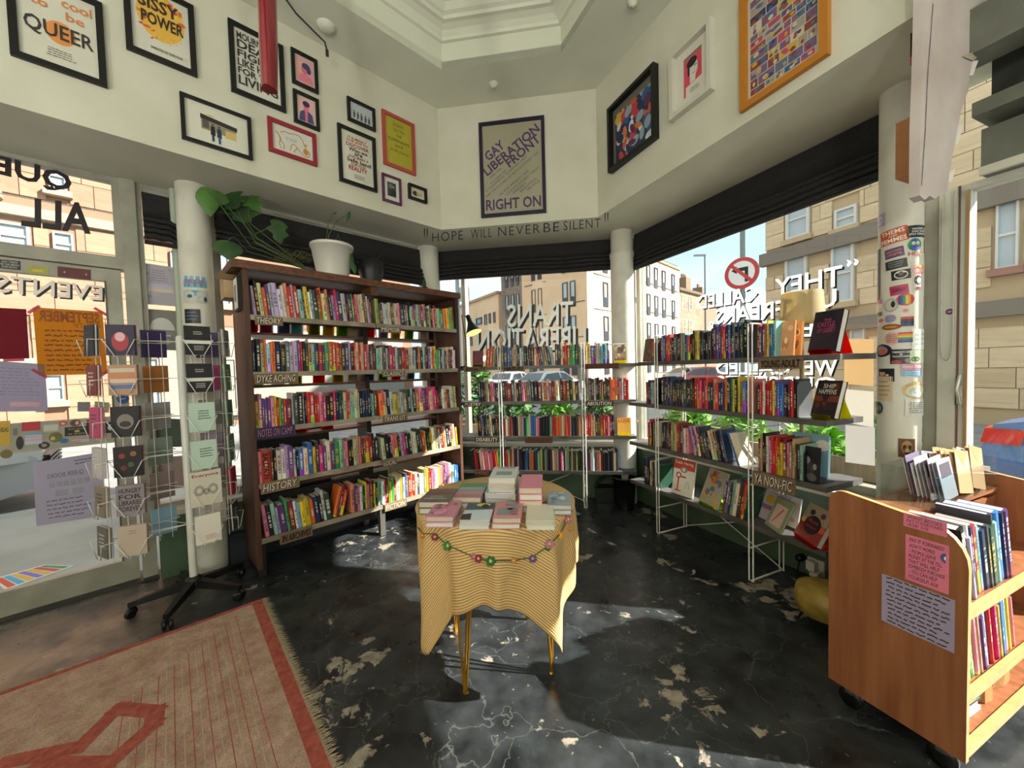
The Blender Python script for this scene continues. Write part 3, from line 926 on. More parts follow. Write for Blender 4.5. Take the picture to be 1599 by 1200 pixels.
sign_px('NOTES ON CAMP', FL, nS, 399, 679, 461, 671, .075, 'navy blue sign lettered NOTES ON CAMP', back=M('#232c4c', .7), ink=M('#b06a8a', .8))
sign_px('TRANS LIT', FL, nS, 598, 656, 636, 651, .055, 'brown card sign lettered TRANS LIT')
sign_px('HISTORY', FL, nS, 407, 764, 468, 753, .075, 'brown card sign lettered HISTORY')
sign_px('LOCAL', FL, nS, 598, 725, 620, 721, .058, 'brown card sign lettered LOCAL')
sign_px('IN ARCHIVES', FL, nS, 437, 842, 488, 831, .07, 'brown card sign lettered IN ARCHIVES on the bottom shelf edge', ink=M('#3a2a22', .8))
sign_px('FICTION', FL, nS, 601, 793, 635, 786, .06, 'brown card sign lettered FICTION on the bottom shelf edge', ink=M('#cfc3a8', .8))
# odds and ends fixed to the bookcase
mb = MB(); p = lambda n0, n1, z0, z1, mt, d=0: mb.fbox(FL, T0 - .0215 - d * .3, T0 - d, n0, n1, z0, z1, mt)
th = thing('framed_photo', 'small black frame hanging on the left end of the brown bookcase', 'picture', FL.P(T0 - .012, 3.1, 1.80))
p(3.03, 3.17, 1.80, 2.03, BLACKP, .0012); mb.build('frame', th)
mb = MB(); mb.fbox(FL, T0 - .0235, T0 - .022, 3.045, 3.155, 1.815, 2.015, PAPER); mb.fbox(FL, T0 - .0245, T0 - .0235, 3.07, 3.13, 1.86, 1.97, M('#8d7f78', .7)); mb.build('print', th)

# ================================================================== white wire shelving with grey boards
GREYS = noisy('grey_shelf_board', '#4c4946', '#5c5956', 7, 4, .45)
def wire_unit(F, posts, n0, n1, shelves, ends, ztop, label, extra=None):
    th = thing('wire_shelving', label, 'shelving', F.P(sum(posts) / len(posts), (n0 + n1) / 2, 0))
    for t in posts:
        for n in (n0, n1):
            mb = MB()
            for d in (-.013, .013):
                mb.tube([F.P(t + d, n, 0.004), F.P(t + d, n, ztop)], .0045, WIREW, 6)
            mb.build('post', th)
        mb = MB(); mb.tube([F.P(t, n0, .006), F.P(t, n1, .006)], .006, WIREW, 6); mb.build('foot_bar', th)
        mb = MB(); mb.tube([F.P(t, n0, ztop), F.P(t, n1, ztop)], .005, WIREW, 6); mb.build('top_bar', th)
        mb = MB(); mb.tube([F.P(t, n0, .215), F.P(t, n1, .215)], .005, WIREW, 6); mb.build('cross_bar', th)
        for z in shelves[:-1]:
            mb = MB(); mb.tube([F.P(t, n0, z - .036), F.P(t, n1, z - .036)], .0045, WIREW, 6); mb.build('shelf_bar', th)
            if z > .5:
                mb = MB(); mb.tube([F.P(t, n0 + .004, z - .345 + .255), F.P(t, n1, z - .345 + .255)], .004, WIREW, 6); mb.build('cross_bar', th)
    for a, b_ in zip(posts, posts[1:]):
        for z0, z1 in ((.01, .34), (.34, .01)):
            mb = MB(); mb.tube([F.P(a, n1 + .006 + (.008 if z0 < z1 else 0), z0), F.P(b_, n1 + .006 + (.008 if z0 < z1 else 0), z1)], .004, WIREW, 6); mb.build('brace', th)
    for z, (a, b_) in zip(shelves, ends):
        mb = MB()
        mb.fbox(F, a, b_, n0 + .008, n1 + .055, z - .03, z, GREYS)
        mb.build('shelf', th)
    return th
WZ = [1.39, 1.045, .70, .36]
wire_unit(FR, [-2.307, -1.539], 2.235, 2.53, WZ, [(-2.52, -1.085), (-2.64, -1.143), (-2.64, -1.143), (-2.64, -1.143)], 1.595, 'white wire shelving with long grey boards below the THEY CALLED US window')
wire_unit(FC, [-.63, .177], 3.655, 3.83, WZ, [(-1.10, .70), (-1.10, .66), (-1.10, .66), (-1.10, .66)], 1.595, 'white wire shelving with grey boards below the TRANS LIBERATION window')
gc, gr = 'books on the corner wire shelving', 'books on the right-hand wire shelving'
nc, nr = 3.672, 2.256
CR = [('o r o T k g d n T c D k g', 'B d k c r k n T B k l k T', 'm r D o r r G f k D e', 'T y c b p w t u n'),
      ('k k g a B p v k', 'k m m d c k p a g g d k m c o c h B r c T k r B k T k g', 'd c m n T k m r k k k', 'o o a p b r')]
def C(row, a, b_, z, nm, part, lean=0, seed=0, h=.20, start=1, mass=False):
    return run_of_books(FC, row, a, b_, nc, z, 'among %s, corner shelving %s shelf' % (part, nm), gc, h, lean, seed, .3, depth=.125, start=start, mass=mass)
C('o r o T k', -.78, -.645, WZ[0], 'top', 'books beside the maroon cover', -5, 100)
C('g n b d T c D k w g k d k B', -.615, -.29, WZ[0], 'top', 'books above the NATURE sign', 0, 101)
C('r k n T B k l', -.285, -.09, WZ[0], 'top', 'slanting books', 9, 102)
C('k n T r r m f G k D e', -.085, .16, WZ[0], 'top', 'black, red and green books', 0, 103)
C('T y c b n p w t t b u n', .195, .42, WZ[0], 'top', 'pale books right of post', 0, 104)
C('k k k g T B p p v k', -.86, -.645, WZ[1], 'second', 'books left of the post', 2, 105)
C('k m m d c k d p a g g d k m c r c h B r c T k r B k T k g', -.615, .16, WZ[1], 'second', 'books between the posts', 2, 106)
C('D T m n n T k k m r k B k k', .195, .425, WZ[1], 'second', 'books above the ABOLITION sign', 0, 107)
C('o o a r p l r r', .427, .60, WZ[1], 'second', 'orange and red books', 0, 108)
C('k k L k D d k c k k m k', -.885, -.645, WZ[2], 'third', 'books left of the post', 4, 109)
C('m c T m k k k c T L k G c b b p p k k k k D t r r o o c T r r c k n k B T o', -.615, .16, WZ[2], 'third', 'books between the posts', 0, 110, mass=True)
C('r r a o c k D r r r r p m k', .195, .46, WZ[2], 'third', 'red books', 0, 111)
C('k k r r k c p p a p p p r r y G', -.965, -.645, WZ[3], 'bottom', 'books left of the post', 5, 112, .19, mass=True)
C('m r T B c m n L k k k b n T o k n t f y n e b k m B c T L m p n t e n y d e D k B', -.615, .16, WZ[3], 'bottom', 'books between the posts', 0, 113, .20, mass=True)
C('i m l w b o T m k k n k k T c n', .195, .49, WZ[3], 'bottom', 'books right of the post', 0, 114, .20, mass=True)
tag(MASS.build('shelved_books'), 'books packed along the two lower corner shelves behind the book table', 'books', kind='stuff')
def R(row, a, b_, z, nm, part, lean=0, seed=0, h=.205, **k):
    return run_of_books(FR, row, a, b_, nr, z, 'among %s, right-hand shelving %s shelf' % (part, nm), gr, h, lean, seed, .3, depth=.14, **k)
R('k r k D d', -2.39, -2.325, WZ[0], 'top', 'books left of the post', 0, 120, .19)
R('r b n r r m k d k k T t n r k k k y y d k k k k', -2.285, -1.83, WZ[0], 'top', 'books before the middle', 0, 121, .195)
R('m n v n r r n b k d k n n D k k', -1.825, -1.56, WZ[0], 'top', 'tall dark books', 0, 122, .222)
R('r n m y b b t', -1.515, -1.405, WZ[0], 'top', 'books right of the post', 0, 123, .205)
R('m m k b t r d k', -2.46, -2.325, WZ[1], 'second', 'books left of the post', 0, 124, .20)
R('k d n k v n k k k k d D n k k m r r h m r k k a r n n o k n G y k y e b n a', -2.285, -1.56, WZ[1], 'second', 'books between the posts', 0, 125, .208)
R('k r w r r r y v b b i k m r k', -1.515, -1.30, WZ[1], 'second', 'books right of the post', 0, 126, .205)
R('r r k T k c', -2.44, -2.325, WZ[2], 'third', 'books left of the post', 0, 127, .20)
R('k k d m k e e T r m B L c p', -2.285, -2.03, WZ[2], 'third', 'upright books', 0, 128, .205)
R('L v p k k d k c T B k n', -2.025, -1.72, WZ[2], 'third', 'slanting books', 13, 129, .2)
R('b t T c', -1.72, -1.62, WZ[2], 'third', 'slanting picture books', 20, 130, .2)
R('m r T k k c L r r o r y m p T T B D t', -1.515, -1.265, WZ[2], 'third', 'books above YA NON-FIC sign', 0, 131, .215)
R('k n k c T k l d D', -2.49, -2.315, WZ[3], 'bottom', 'books beside the red-white cover', 0, 132, .215)
R('v g d t c d r o D', -1.765, -1.56, WZ[3], 'bottom', 'slanting tall books', -9, 133, .24)
# signs on the wire shelving
nC_, nR_ = 3.642, 2.222
sgn = lambda text, F, n, x0, y0, x1, y1, h, lab, **k: sign_px(text, F, n, x0, y0, x1, y1, h, lab, **k)
SGB = noisy('dark_brown_card', '#3f2d22', '#4c382b', 30, 3, .85)
sgn('SEXUALITY', FC, nC_, 724, 577, 760, 577, .05, 'brown sign under the face-out red book on the corner shelving', ink=INKK)
sgn('NATURE', FC, nC_, 785, 576, 820, 576, .05, 'brown sign lettered NATURE', ink=INKK)
sgn('HISTORIES', FC, nC_, 913, 573, 966, 571, .05, 'brown sign at the right of the corner shelving top shelf', back=M('#4a2519', .8), ink=M('#5d3020', .8))
sgn('POETRY', FC, nC_, 724, 632, 753, 632, .045, 'dark sign lettered POETRY', back=SGB)
sgn('ABOLITION', FC, nC_, 914, 631, 958, 630, .05, 'dark sign lettered ABOLITION', back=SGB)
sgn('DISABILITY', FC, nC_, 741, 687, 780, 687, .055, 'dark sign lettered DISABILITY', back=SGB)
sgn('ECOLOGIES', FC, nC_, 820, 688, 863, 687, .06, 'red-brown sign in the middle of the third corner shelf', back=M('#4d2f22', .8), ink=M('#6a4432', .8))
sgn('HIV', FC, nC_, 741, 739, 763, 739, .055, 'dark sign lettered HIV behind the book table', back=SGB, ink=M('#9c5a48', .8))
sgn('YOUNG ADULT', FR, nR_, 1184, 569, 1254, 567, .062, 'brown sign lettered YOUNG ADULT', ink=M('#2b1d13', .8))
sgn('YA NON-FIC', FR, nR_, 1175, 747, 1242, 762, .085, 'brown sign lettered YA NON-FIC')
# ================================================================== face-out books on the wire shelving
def grid_art(cols, seed, k=9):
    """An abstract printed cover: scattered plain patches of colour."""
    def f(mb, lay):
        rnd = random.Random(seed)
        for i in range(k):
            cx, cy = .15 + rnd.random() * .7, .12 + rnd.random() * .76
            fill(mb, lay(1 + i), M(rnd.choice(cols), .45), disc(cx, cy, .06 + rnd.random() * .16, .04 + rnd.random() * .12, 9, rnd.random()))
    return f
def titled(lines, ink, bands=(), extra=None):
    def f(mb, lay):
        for u0, v0, u1, v1, c in bands:
            fill(mb, sub(lay(1), u0, v0, u1, v1), M(c, .45))
        if extra: extra(mb, lay)
        for s_, u0, v0, u1, v1 in lines:
            letter(mb, sub(lay(12), u0, v0, u1, v1), s_, M(ink, .5), .01)
    return f
def disp(F, x, y, n, z, wd, ht, th, col, lab, art=None, tilt=-12, yaw=0, st=None, stl=None, dx=0.0, name='display_book'):
    t, _z = F.hit(x, y, n)
    tr_ = math.radians(abs(tilt))
    P4 = face_out(F, t + dx, n, z + (.006 if st else .0015) + th * math.sin(tr_), yaw, tilt)
    if st:
        stand(face_out(F, t + dx, n, z, yaw, 0), wd * .8, ht * .55, st, stl, y0=th / math.cos(tr_) + .006, sl=math.tan(tr_) + .03)
    return slab_book(name, P4, wd, ht, th, col, lab, 'books shown face out', art)
disp(FC, 746, 572, 3.69, WZ[0], .105, .16, .022, '#5d1822', 'maroon face-out book by the black lamp on the corner shelving', titled([], '#8c3040', extra=lambda mb, lay: fill(mb, lay(3), M('#74303c', .5), disc(.5, .5, .25, .17))), st='y', stl='yellow acrylic stand under the maroon face-out book', tilt=-8)
disp(FC, 969, 570, 3.665, WZ[0], .125, .185, .01, '#cfc8b8', 'comic with a busy brown crowd cover on a yellow stand', titled([('PUNCHLINE', .08, .84, .92, .95)], '#3a342c', [(.05, .1, .95, .8, '#8a7a5f')], grid_art(['#5d4c38', '#a8966f', '#7c3f32', '#c7b58b'], 5, 14)), st='y', stl='yellow acrylic stand under the comic at the end of the corner shelving', tilt=-8)
disp(FC, 975, 676, 3.665, WZ[2], .125, .165, .012, '#d59a2c', 'orange-yellow face-out book lettered LOVE on the third corner shelf', titled([('LOVE', .1, .74, .9, .95)], '#b2331f', [(.0, .0, 1, .72, '#dca43c')]), st='y', stl='yellow acrylic stand under the book lettered LOVE', tilt=-6)
disp(FR, 1012, 562, 2.25, WZ[0], .125, .19, .012, '#6d5040', 'brown face-out book with a red and green figure, first on the right-hand shelving', grid_art(['#8c3326', '#4f7a2c', '#7d5a40', '#35506a'], 8, 8), tilt=-10)
disp(FR, 1212, 556, 2.30, WZ[0], .085, .20, .012, '#d79a6b', 'pale orange face-out book with swirls on the YOUNG ADULT shelf', grid_art(['#e9c08a', '#c77a4f', '#f0d9b0'], 4, 8), tilt=-6, dx=.05)
disp(FR, 1238, 556, 2.42, WZ[0], .085, .20, .012, '#c98a4a', 'ochre face-out book half hidden by the purple castle book', grid_art(['#8a5a30', '#e0b070', '#6e4a2c'], 6, 8), tilt=-6)
disp(FR, 1282, 555, 2.30, WZ[0] + .0, .15, .225, .036, '#2a1c2c', 'dark purple thick book with pink castle lettering on a red stand', titled([('THE', .4, .74, .66, .8), ('CASTLE', .2, .60, .8, .72), ('OF LIGHT', .22, .46, .78, .57)], '#b03a6c', [], grid_art(['#352338', '#1b1420', '#4a2c48'], 3, 9)), st='r', stl='red acrylic stand under the purple castle book', tilt=-14, yaw=-12)
disp(FR, 1283, 655, 2.28, WZ[1], .13, .20, .032, '#2b2023', 'dark thick book lettered SHIP HAPPENS on a yellow stand', titled([('SHIP', .3, .78, .8, .9), ('HAPPENS', .16, .62, .88, .75)], '#cfc6b8', [(0, .42, 1, .58, '#6d3226'), (0, 0, 1, .2, '#1e1722')], grid_art(['#5c2c20', '#211a22', '#3c2430'], 9, 6)), st='y', stl='yellow acrylic stand under SHIP HAPPENS', tilt=-16, yaw=-14)
def bookend(F, t, n, z, h, w_, lab, mat):
    th = thing('bookend', lab, 'bookend', F.P(t, n, z))
    mb = MB()
    pts = [(t - .001, n, z + .001), (t - .001, n + w_, z + .001), (t - .001, n + w_, z + h - .02), (t - .001, n + w_ - .02, z + h), (t - .001, n + .02, z + h), (t - .001, n, z + h - .02)]
    a = [F.P(*p) for p in pts]; b_ = [F.P(p[0] + .003, p[1], p[2]) for p in pts]
    k = len(a); mb.add(a + b_, [tuple(range(k)), tuple(range(2 * k - 1, k - 1, -1))] + [(i, k + i, k + (i + 1) % k, (i + 1) % k) for i in range(k)], mat); mb.build('upright_plate', th)
    mb = MB(); mb.fbox(F, t, t + .07, n, n + w_, z + .001, z + .0035, mat); mb.build('foot_plate', th)
bookend(FR, -1.292, 2.26, WZ[1], .20, .13, 'grey metal bookend at the right end of the second right-hand shelf', M('#5f6163', .4, .3))
bookend(FR, -1.255, 2.26, WZ[2], .17, .14, 'black metal bookend at the right end of the third right-hand shelf', BLACKM)
disp(FR, 1228, 655, 2.40, WZ[1], .10, .15, .012, '#c98aa0', 'small pink and yellow picture book behind the grey bookend', grid_art(['#e6c23c', '#d05a7a', '#7a58a0', '#e0e0d8'], 2, 8), tilt=-6)
disp(FR, 1258, 745, 2.275, WZ[2], .13, .19, .01, '#1c1c20', 'black face-out book with a grey drawing beside the black bookend', titled([], '#8d8d88', [(.12, .08, .8, .55, '#3c3b3e')], grid_art(['#5a5858', '#8f8a88', '#2a2a2e'], 12, 6)), tilt=-4, yaw=-6)
disp(FR, 1263, 742, 2.42, WZ[2], .19, .235, .016, '#7fa6b4', 'tall pale blue picture book at the end of the third right-hand shelf', grid_art(['#d8d4c8', '#b0485a', '#5b8aa0'], 13, 8), tilt=-3)
def figure(mb, lay):
    fill(mb, lay(2), M('#c9452f', .5), ((0, .72), (1, .72), (1, 1), (0, 1)))
    fill(mb, lay(3), M('#c9452f', .5), disc(.28, .55, .13, .09, 12)); fill(mb, lay(4), M('#e6e2d6', .5), disc(.28, .55, .07, .05, 12))
    for q in (((.24, .12), (.30, .12), (.31, .5), (.25, .5)), ((.3, .5), (.62, .5), (.62, .54), (.3, .54)), ((.14, .1), (.44, .1), (.44, .13), (.14, .13))):
        fill(mb, lay(3), M('#c9452f', .5), q)
    fill(mb, lay(5), M('#8a8a84', .5), disc(.5, .72, .17, .085, 14)); fill(mb, lay(6), M('#d9d5c9', .5), disc(.5, .72, .08, .05, 10))
    for q in (((.6, .2), (.64, .2), (.7, .42), (.66, .42)), ((.8, .2), (.84, .2), (.76, .42), (.72, .42))): fill(mb, lay(3), M('#b9b6ac', .5), q)
disp(FR, 1064, 770, 2.28, WZ[3], .185, .27, .014, '#ddd9cd', 'large red and white face-out art book with a bent red line figure', titled([('Keith Haring', .08, .84, .92, .95)], '#e9e3d3', [], figure), tilt=-10, yaw=4)
disp(FR, 1104, 797, 2.25, WZ[3], .185, .26, .014, '#a29a88', 'large pale picture book with cartoon letters on a lime green stand', titled([('IT', .46, .84, .6, .95), ('BLOW', .2, .72, .62, .83), ('THE', .3, .62, .6, .71)], '#a8322c', [], grid_art(['#c79a35', '#8a4a2c', '#5c6a7c', '#b0633c', '#d0b26a'], 15, 12)), st='g', stl='lime green acrylic stand under the pale picture book', tilt=-22, yaw=-14)
disp(FR, 1188, 815, 2.36, WZ[3], .17, .19, .012, '#c8b8c4', 'pastel picture book with blue and yellow heads leaning on the bottom shelf', titled([], '#444444', [(0, .35, 1, .5, '#9c6a8c')], lambda mb, lay: [fill(mb, lay(3), M(c, .5), disc(x, y, .2, .15, 12)) for c, x, y in (('#d8b23c', .3, .7), ('#5a6aa8', .7, .75), ('#a06ab0', .75, .5))]), tilt=-20, yaw=-16, dx=.05)
disp(FR, 1205, 822, 2.27, WZ[3], .16, .19, .012, '#8f9a78', 'green picture book with a pink window on the bottom shelf', titled([], '#444444', [(.18, .12, .85, .8, '#d8b8ae')], lambda mb, lay: fill(mb, lay(3), M('#a5615c', .5), ((.3, .2), (.36, .2), (.7, .7), (.62, .72)))), tilt=-24, yaw=-30)
disp(FR, 1232, 812, 2.40, WZ[3], .10, .18, .008, '#e4dedb', 'thin white picture book with pink sketches beside the red-stand book', titled([], '#444444', [], lambda mb, lay: [fill(mb, lay(3), M('#d8a0b0', .5), disc(x, y, .2, .08, 10)) for x, y in ((.5, .75), (.4, .5), (.6, .25))]), tilt=-12, yaw=-10)
disp(FR, 1178, 785, 2.45, WZ[3], .20, .245, .012, '#7fb0a4', 'tall mint picture book at the back of the bottom shelf', titled([('EVERYBODY', .1, .68, .9, .78)], '#35606a', [(0, .45, 1, .62, '#b8c060')]), tilt=-4, yaw=-4)
def mood(mb, lay):
    fill(mb, lay(1), M('#9a8f7a', .5), ((0, .55), (1, .55), (1, 1), (0, 1)))
    for c, x, y, r in (('#d7a45a', .1, .5, .1), ('#c8532c', .9, .45, .12), ('#2a2426', .3, .78, .1), ('#6d2c2c', .72, .8, .1)): fill(mb, lay(2), M(c, .5), disc(x, y, r, r * .8, 12))
    fill(mb, lay(3), M('#241c1f', .5), disc(.5, .46, .33, .26, 18))
disp(FR, 1256, 838, 2.25, WZ[3], .185, .20, .03, '#8a2f2b', 'chunky red picture book with a dark round title on an orange-red stand', titled([('Mood', .3, .5, .7, .62), ('Jumper', .26, .34, .74, .46)], '#a83a44', [], mood), st='o', stl='orange-red acrylic stand under the chunky red picture book', tilt=-26, yaw=-30)

# ================================================================== round table, cloth, garland, piles of books
TC = Vector((-0.09, 1.735, 0)); TZ = .757; TR = .352
GOLD = M('#b8862c', .32, .75)
tb = thing('round_table', 'small round table on golden hairpin legs in the middle of the floor', 'table', TC)
mb = MB(); mb.lathe([(TR - .03, TZ - .03), (TR - .02, TZ - .025), (TR - .02, TZ - .006), (TR - .03, TZ - .002)], TC, OAK, 40); mb.build('tabletop', tb)
fl = onz(727, 1086); fr_ = onz(862, 1054)
mid = (fl + fr_) / 2; perp = Vector((-(fr_ - fl).y, (fr_ - fl).x, 0)); cc = mid + perp * .5
for i in range(4):
    a = math.pi / 2 * i
    f0 = fl - cc
    foot = cc + Vector((f0.x * math.cos(a) - f0.y * math.sin(a), f0.x * math.sin(a) + f0.y * math.cos(a), 0))
    rad = (foot - TC).normalized(); tan = Vector((-rad.y, rad.x, 0))
    mb = MB()
    for d in (-.065, 0, .065):
        top = TC + rad * .235 + tan * d + Vector((0, 0, TZ - .033)) - rad * (.05 if d == 0 else 0)
        mb.tube([top, foot + tan * d * .16 + Vector((0, 0, .06)), foot + tan * d * .08 + Vector((0, 0, .012))], .0055, GOLD, 8)
    mb.tube([foot - tan * .012 + Vector((0, 0, .016)), foot + Vector((0, 0, .0065)), foot + tan * .012 + Vector((0, 0, .016))], .0062, GOLD, 8)
    mb.build('hairpin_leg', tb)
# cloth: a square spread on a round top, its corners hanging lowest
def cloth_mat():
    m, t, b = newmat('ribbed_mustard_cloth')
    L = t.links.new
    uv, sx, wv, cr, bp = nodes(t, 'UVMap', 'SeparateXYZ', 'Math', 'ValToRGB', 'Bump')
    L(uv.outputs[0], sx.inputs[0])
    mu, = nodes(t, 'Math'); mu.operation = 'MULTIPLY'; mu.inputs[1].default_value = 2 * math.pi * 92
    L(sx.outputs[1], mu.inputs[0])
    wv.operation = 'SINE'; L(mu.outputs[0], wv.inputs[0])
    mr, = nodes(t, 'MapRange'); mr.inputs['From Min'].default_value = -1
    L(wv.outputs[0], mr.inputs[0])
    cr.color_ramp.elements[0].position = .12; cr.color_ramp.elements[1].position = .5
    cr.color_ramp.elements[0].color = rgb('#a07c4a'); cr.color_ramp.elements[1].color = rgb('#e0bc80')
    L(mr.outputs[0], cr.inputs['Fac']); L(cr.outputs['Color'], b.inputs['Base Color'])
    bp.inputs['Strength'].default_value = .4; bp.inputs['Distance'].default_value = .002
    L(mr.outputs[0], bp.inputs['Height']); L(bp.outputs['Normal'], b.inputs['Normal'])
    b.inputs['Roughness'].default_value = .85
    return m
HALF = .655
NA, NH = 192, 26
rnd = random.Random(3)
fold_ph = [rnd.random() * 6.28 for _ in range(6)]
vs, uvs, fs = [], [], []
SQ = math.radians(-3)
def cloth_pt(a, s):
    """a: angle; s: 0..1 from rim to hem; returns point, cloth u v."""
    b_ = (a - SQ + math.pi / 4) % (math.pi / 2) - math.pi / 4
    reach = HALF / max(math.cos(b_), .74)
    reach = min(reach, HALF * 1.36)
    drop = (reach - TR) * s
    k = min(1, drop / .20)
    wv = math.sin(13 * a + fold_ph[0] + .5 * math.sin(3 * a)) * .55 + math.sin(21 * a + fold_ph[1]) * .22 + math.sin(8 * a + fold_ph[2]) * .40 + math.sin(4 * a + fold_ph[3]) * .15
    corner = (1 - abs(b_) / (math.pi / 4))
    r = TR + .004 + (wv * .034 + .002) * k + .03 * (1 - corner) * k * min(1, drop / .5) - .02 * k * min(1, drop / .4)
    da = .035 * k * math.sin(9 * a + fold_ph[4])
    z = TZ + .004 - drop * .985
    if drop < .02:
        z = TZ + .004 - drop * .7; r = TR + .004 + drop * .4
    return Vector((TC.x + r * math.cos(a + da), TC.y + r * math.sin(a + da), max(z, .012))), ((TR + drop) * math.cos(a - SQ), (TR + drop) * math.sin(a - SQ))
vs.append(TC + Vector((0, 0, TZ + .004))); uvs.append((0, 0))
for i in range(NA):
    a = 2 * math.pi * i / NA
    vs.append(TC + Vector((math.cos(a) * TR * .98, math.sin(a) * TR * .98, TZ + .004))); uvs.append((TR * math.cos(a - SQ), TR * math.sin(a - SQ)))
for j in range(1, NH + 1):
    for i in range(NA):
        p, q = cloth_pt(2 * math.pi * i / NA, j / NH)
        vs.append(p); uvs.append(q)
for i in range(NA):
    fs.append((0, 1 + i, 1 + (i + 1) % NA))
for j in range(NH):
    for i in range(NA):
        o_ = 1 + j * NA
        fs.append((o_ + i, o_ + NA + i, o_ + NA + (i + 1) % NA, o_ + (i + 1) % NA))
me = bpy.data.meshes.new('tablecloth')
base = TC + Vector((0, 0, TZ))
me.from_pydata([v - base for v in vs], [], fs)
ul = me.uv_layers.new(name='UVMap')
for lp in me.loops:
    ul.data[lp.index].uv = uvs[lp.vertex_index]
for p in me.polygons: p.use_smooth = True
me.materials.append(cloth_mat())
cl = bpy.data.objects.new('tablecloth', me); COL.objects.link(cl); cl.location = base
sm = cl.modifiers.new('thickness', 'SOLIDIFY'); sm.thickness = .0025; sm.offset = 1
tag(cl, 'ribbed mustard tablecloth hanging in folds over the round table', 'tablecloth')
# garland of felt flowers around the cloth
gp = [(652, 824, 0), (660, 834, 0), (679, 834, 0), (698, 852, 0), (728, 865, 0), (745, 872, 0), (765, 876, 0), (802, 876, 0), (830, 871, 0), (856, 853, 0), (874, 835, 0), (887, 812, 0), (893, 798, 0)]
def on_cloth(x, y):
    """Where the sight line first meets the hanging cloth."""
    d = ray(x, y).normalized()
    t_ = .8
    while t_ < 2.4:
        p = EYEP + d * t_
        v = p - TC; a = math.atan2(v.y, v.x); rr = math.hypot(v.x, v.y)
        drop = max(0, TZ - p.z)
        lo = None
        b_ = (a - SQ + math.pi / 4) % (math.pi / 2) - math.pi / 4
        reach = min(HALF / max(math.cos(b_), .74), HALF * 1.36)
        s_ = min(1, drop / max(reach - TR, .01))
        q, _ = cloth_pt(a, s_)
        if rr < math.hypot(q.x - TC.x, q.y - TC.y) + .009: return p
        t_ += .004
    return None
gpts = []
gq = []
for (x0, y0, _), (x1, y1, _) in zip(gp, gp[1:]):
    gq += [(x0 + (x1 - x0) * i / 4, y0 + (y1 - y0) * i / 4, 0) for i in range(4)]
for x, y, _ in gq + gp[-1:]:
    p = on_cloth(x, y)
    if p is None:
        p = onvert(x, y, TC + (Vector((TR + .03, 0, 0)) if x > 790 else Vector((-TR - .03, 0, 0))))
    gpts.append(p)
ga = thing('flower_garland', 'thin green garland of felt flowers draped round the tablecloth', 'garland', gpts[24])
mb = MB(); mb.tube(gpts, .0022, M('#4f5a2c', .8), 5); mb.build('string', ga)
fc = ['#c8742c', '#8a3a4c', '#3f7a3c', '#b0607c', '#8f2c4c', '#2f6a3a', '#c9842c', '#6a4a8c', '#b8788c', '#2f6a4c', '#d8922c', '#c07a8c', '#d08a30']
for i, (x, y) in enumerate([(660, 837), (679, 839), (699, 853), (740, 870), (747, 873), (766, 877), (802, 876), (832, 873), (858, 850), (856, 856), (875, 836), (887, 811), (891, 826)]):
    p = on_cloth(x, y) or onvert(x, y, TC + Vector((TR + .03, 0, 0)))
    mb = MB()
    r = .011 + .004 * (i % 3)
    for k in range(6):
        a = k * math.pi / 3
        dr = (EYEP - p).normalized(); sx_ = dr.orthogonal().normalized(); sy_ = dr.cross(sx_)
        c_ = p + (sx_ * math.cos(a) + sy_ * math.sin(a)) * r * .62 + dr * .003
        mb.lathe([(.0004, -r * .5), (r * .5, 0), (.0004, r * .5)], c_, M(fc[i], .9), 6)
    mb.lathe([(.0004, -r * .4), (r * .4, 0), (.0004, r * .5)], p + dr * .005, M('#d8c070', .9), 6)
    mb.build('blossom', ga)
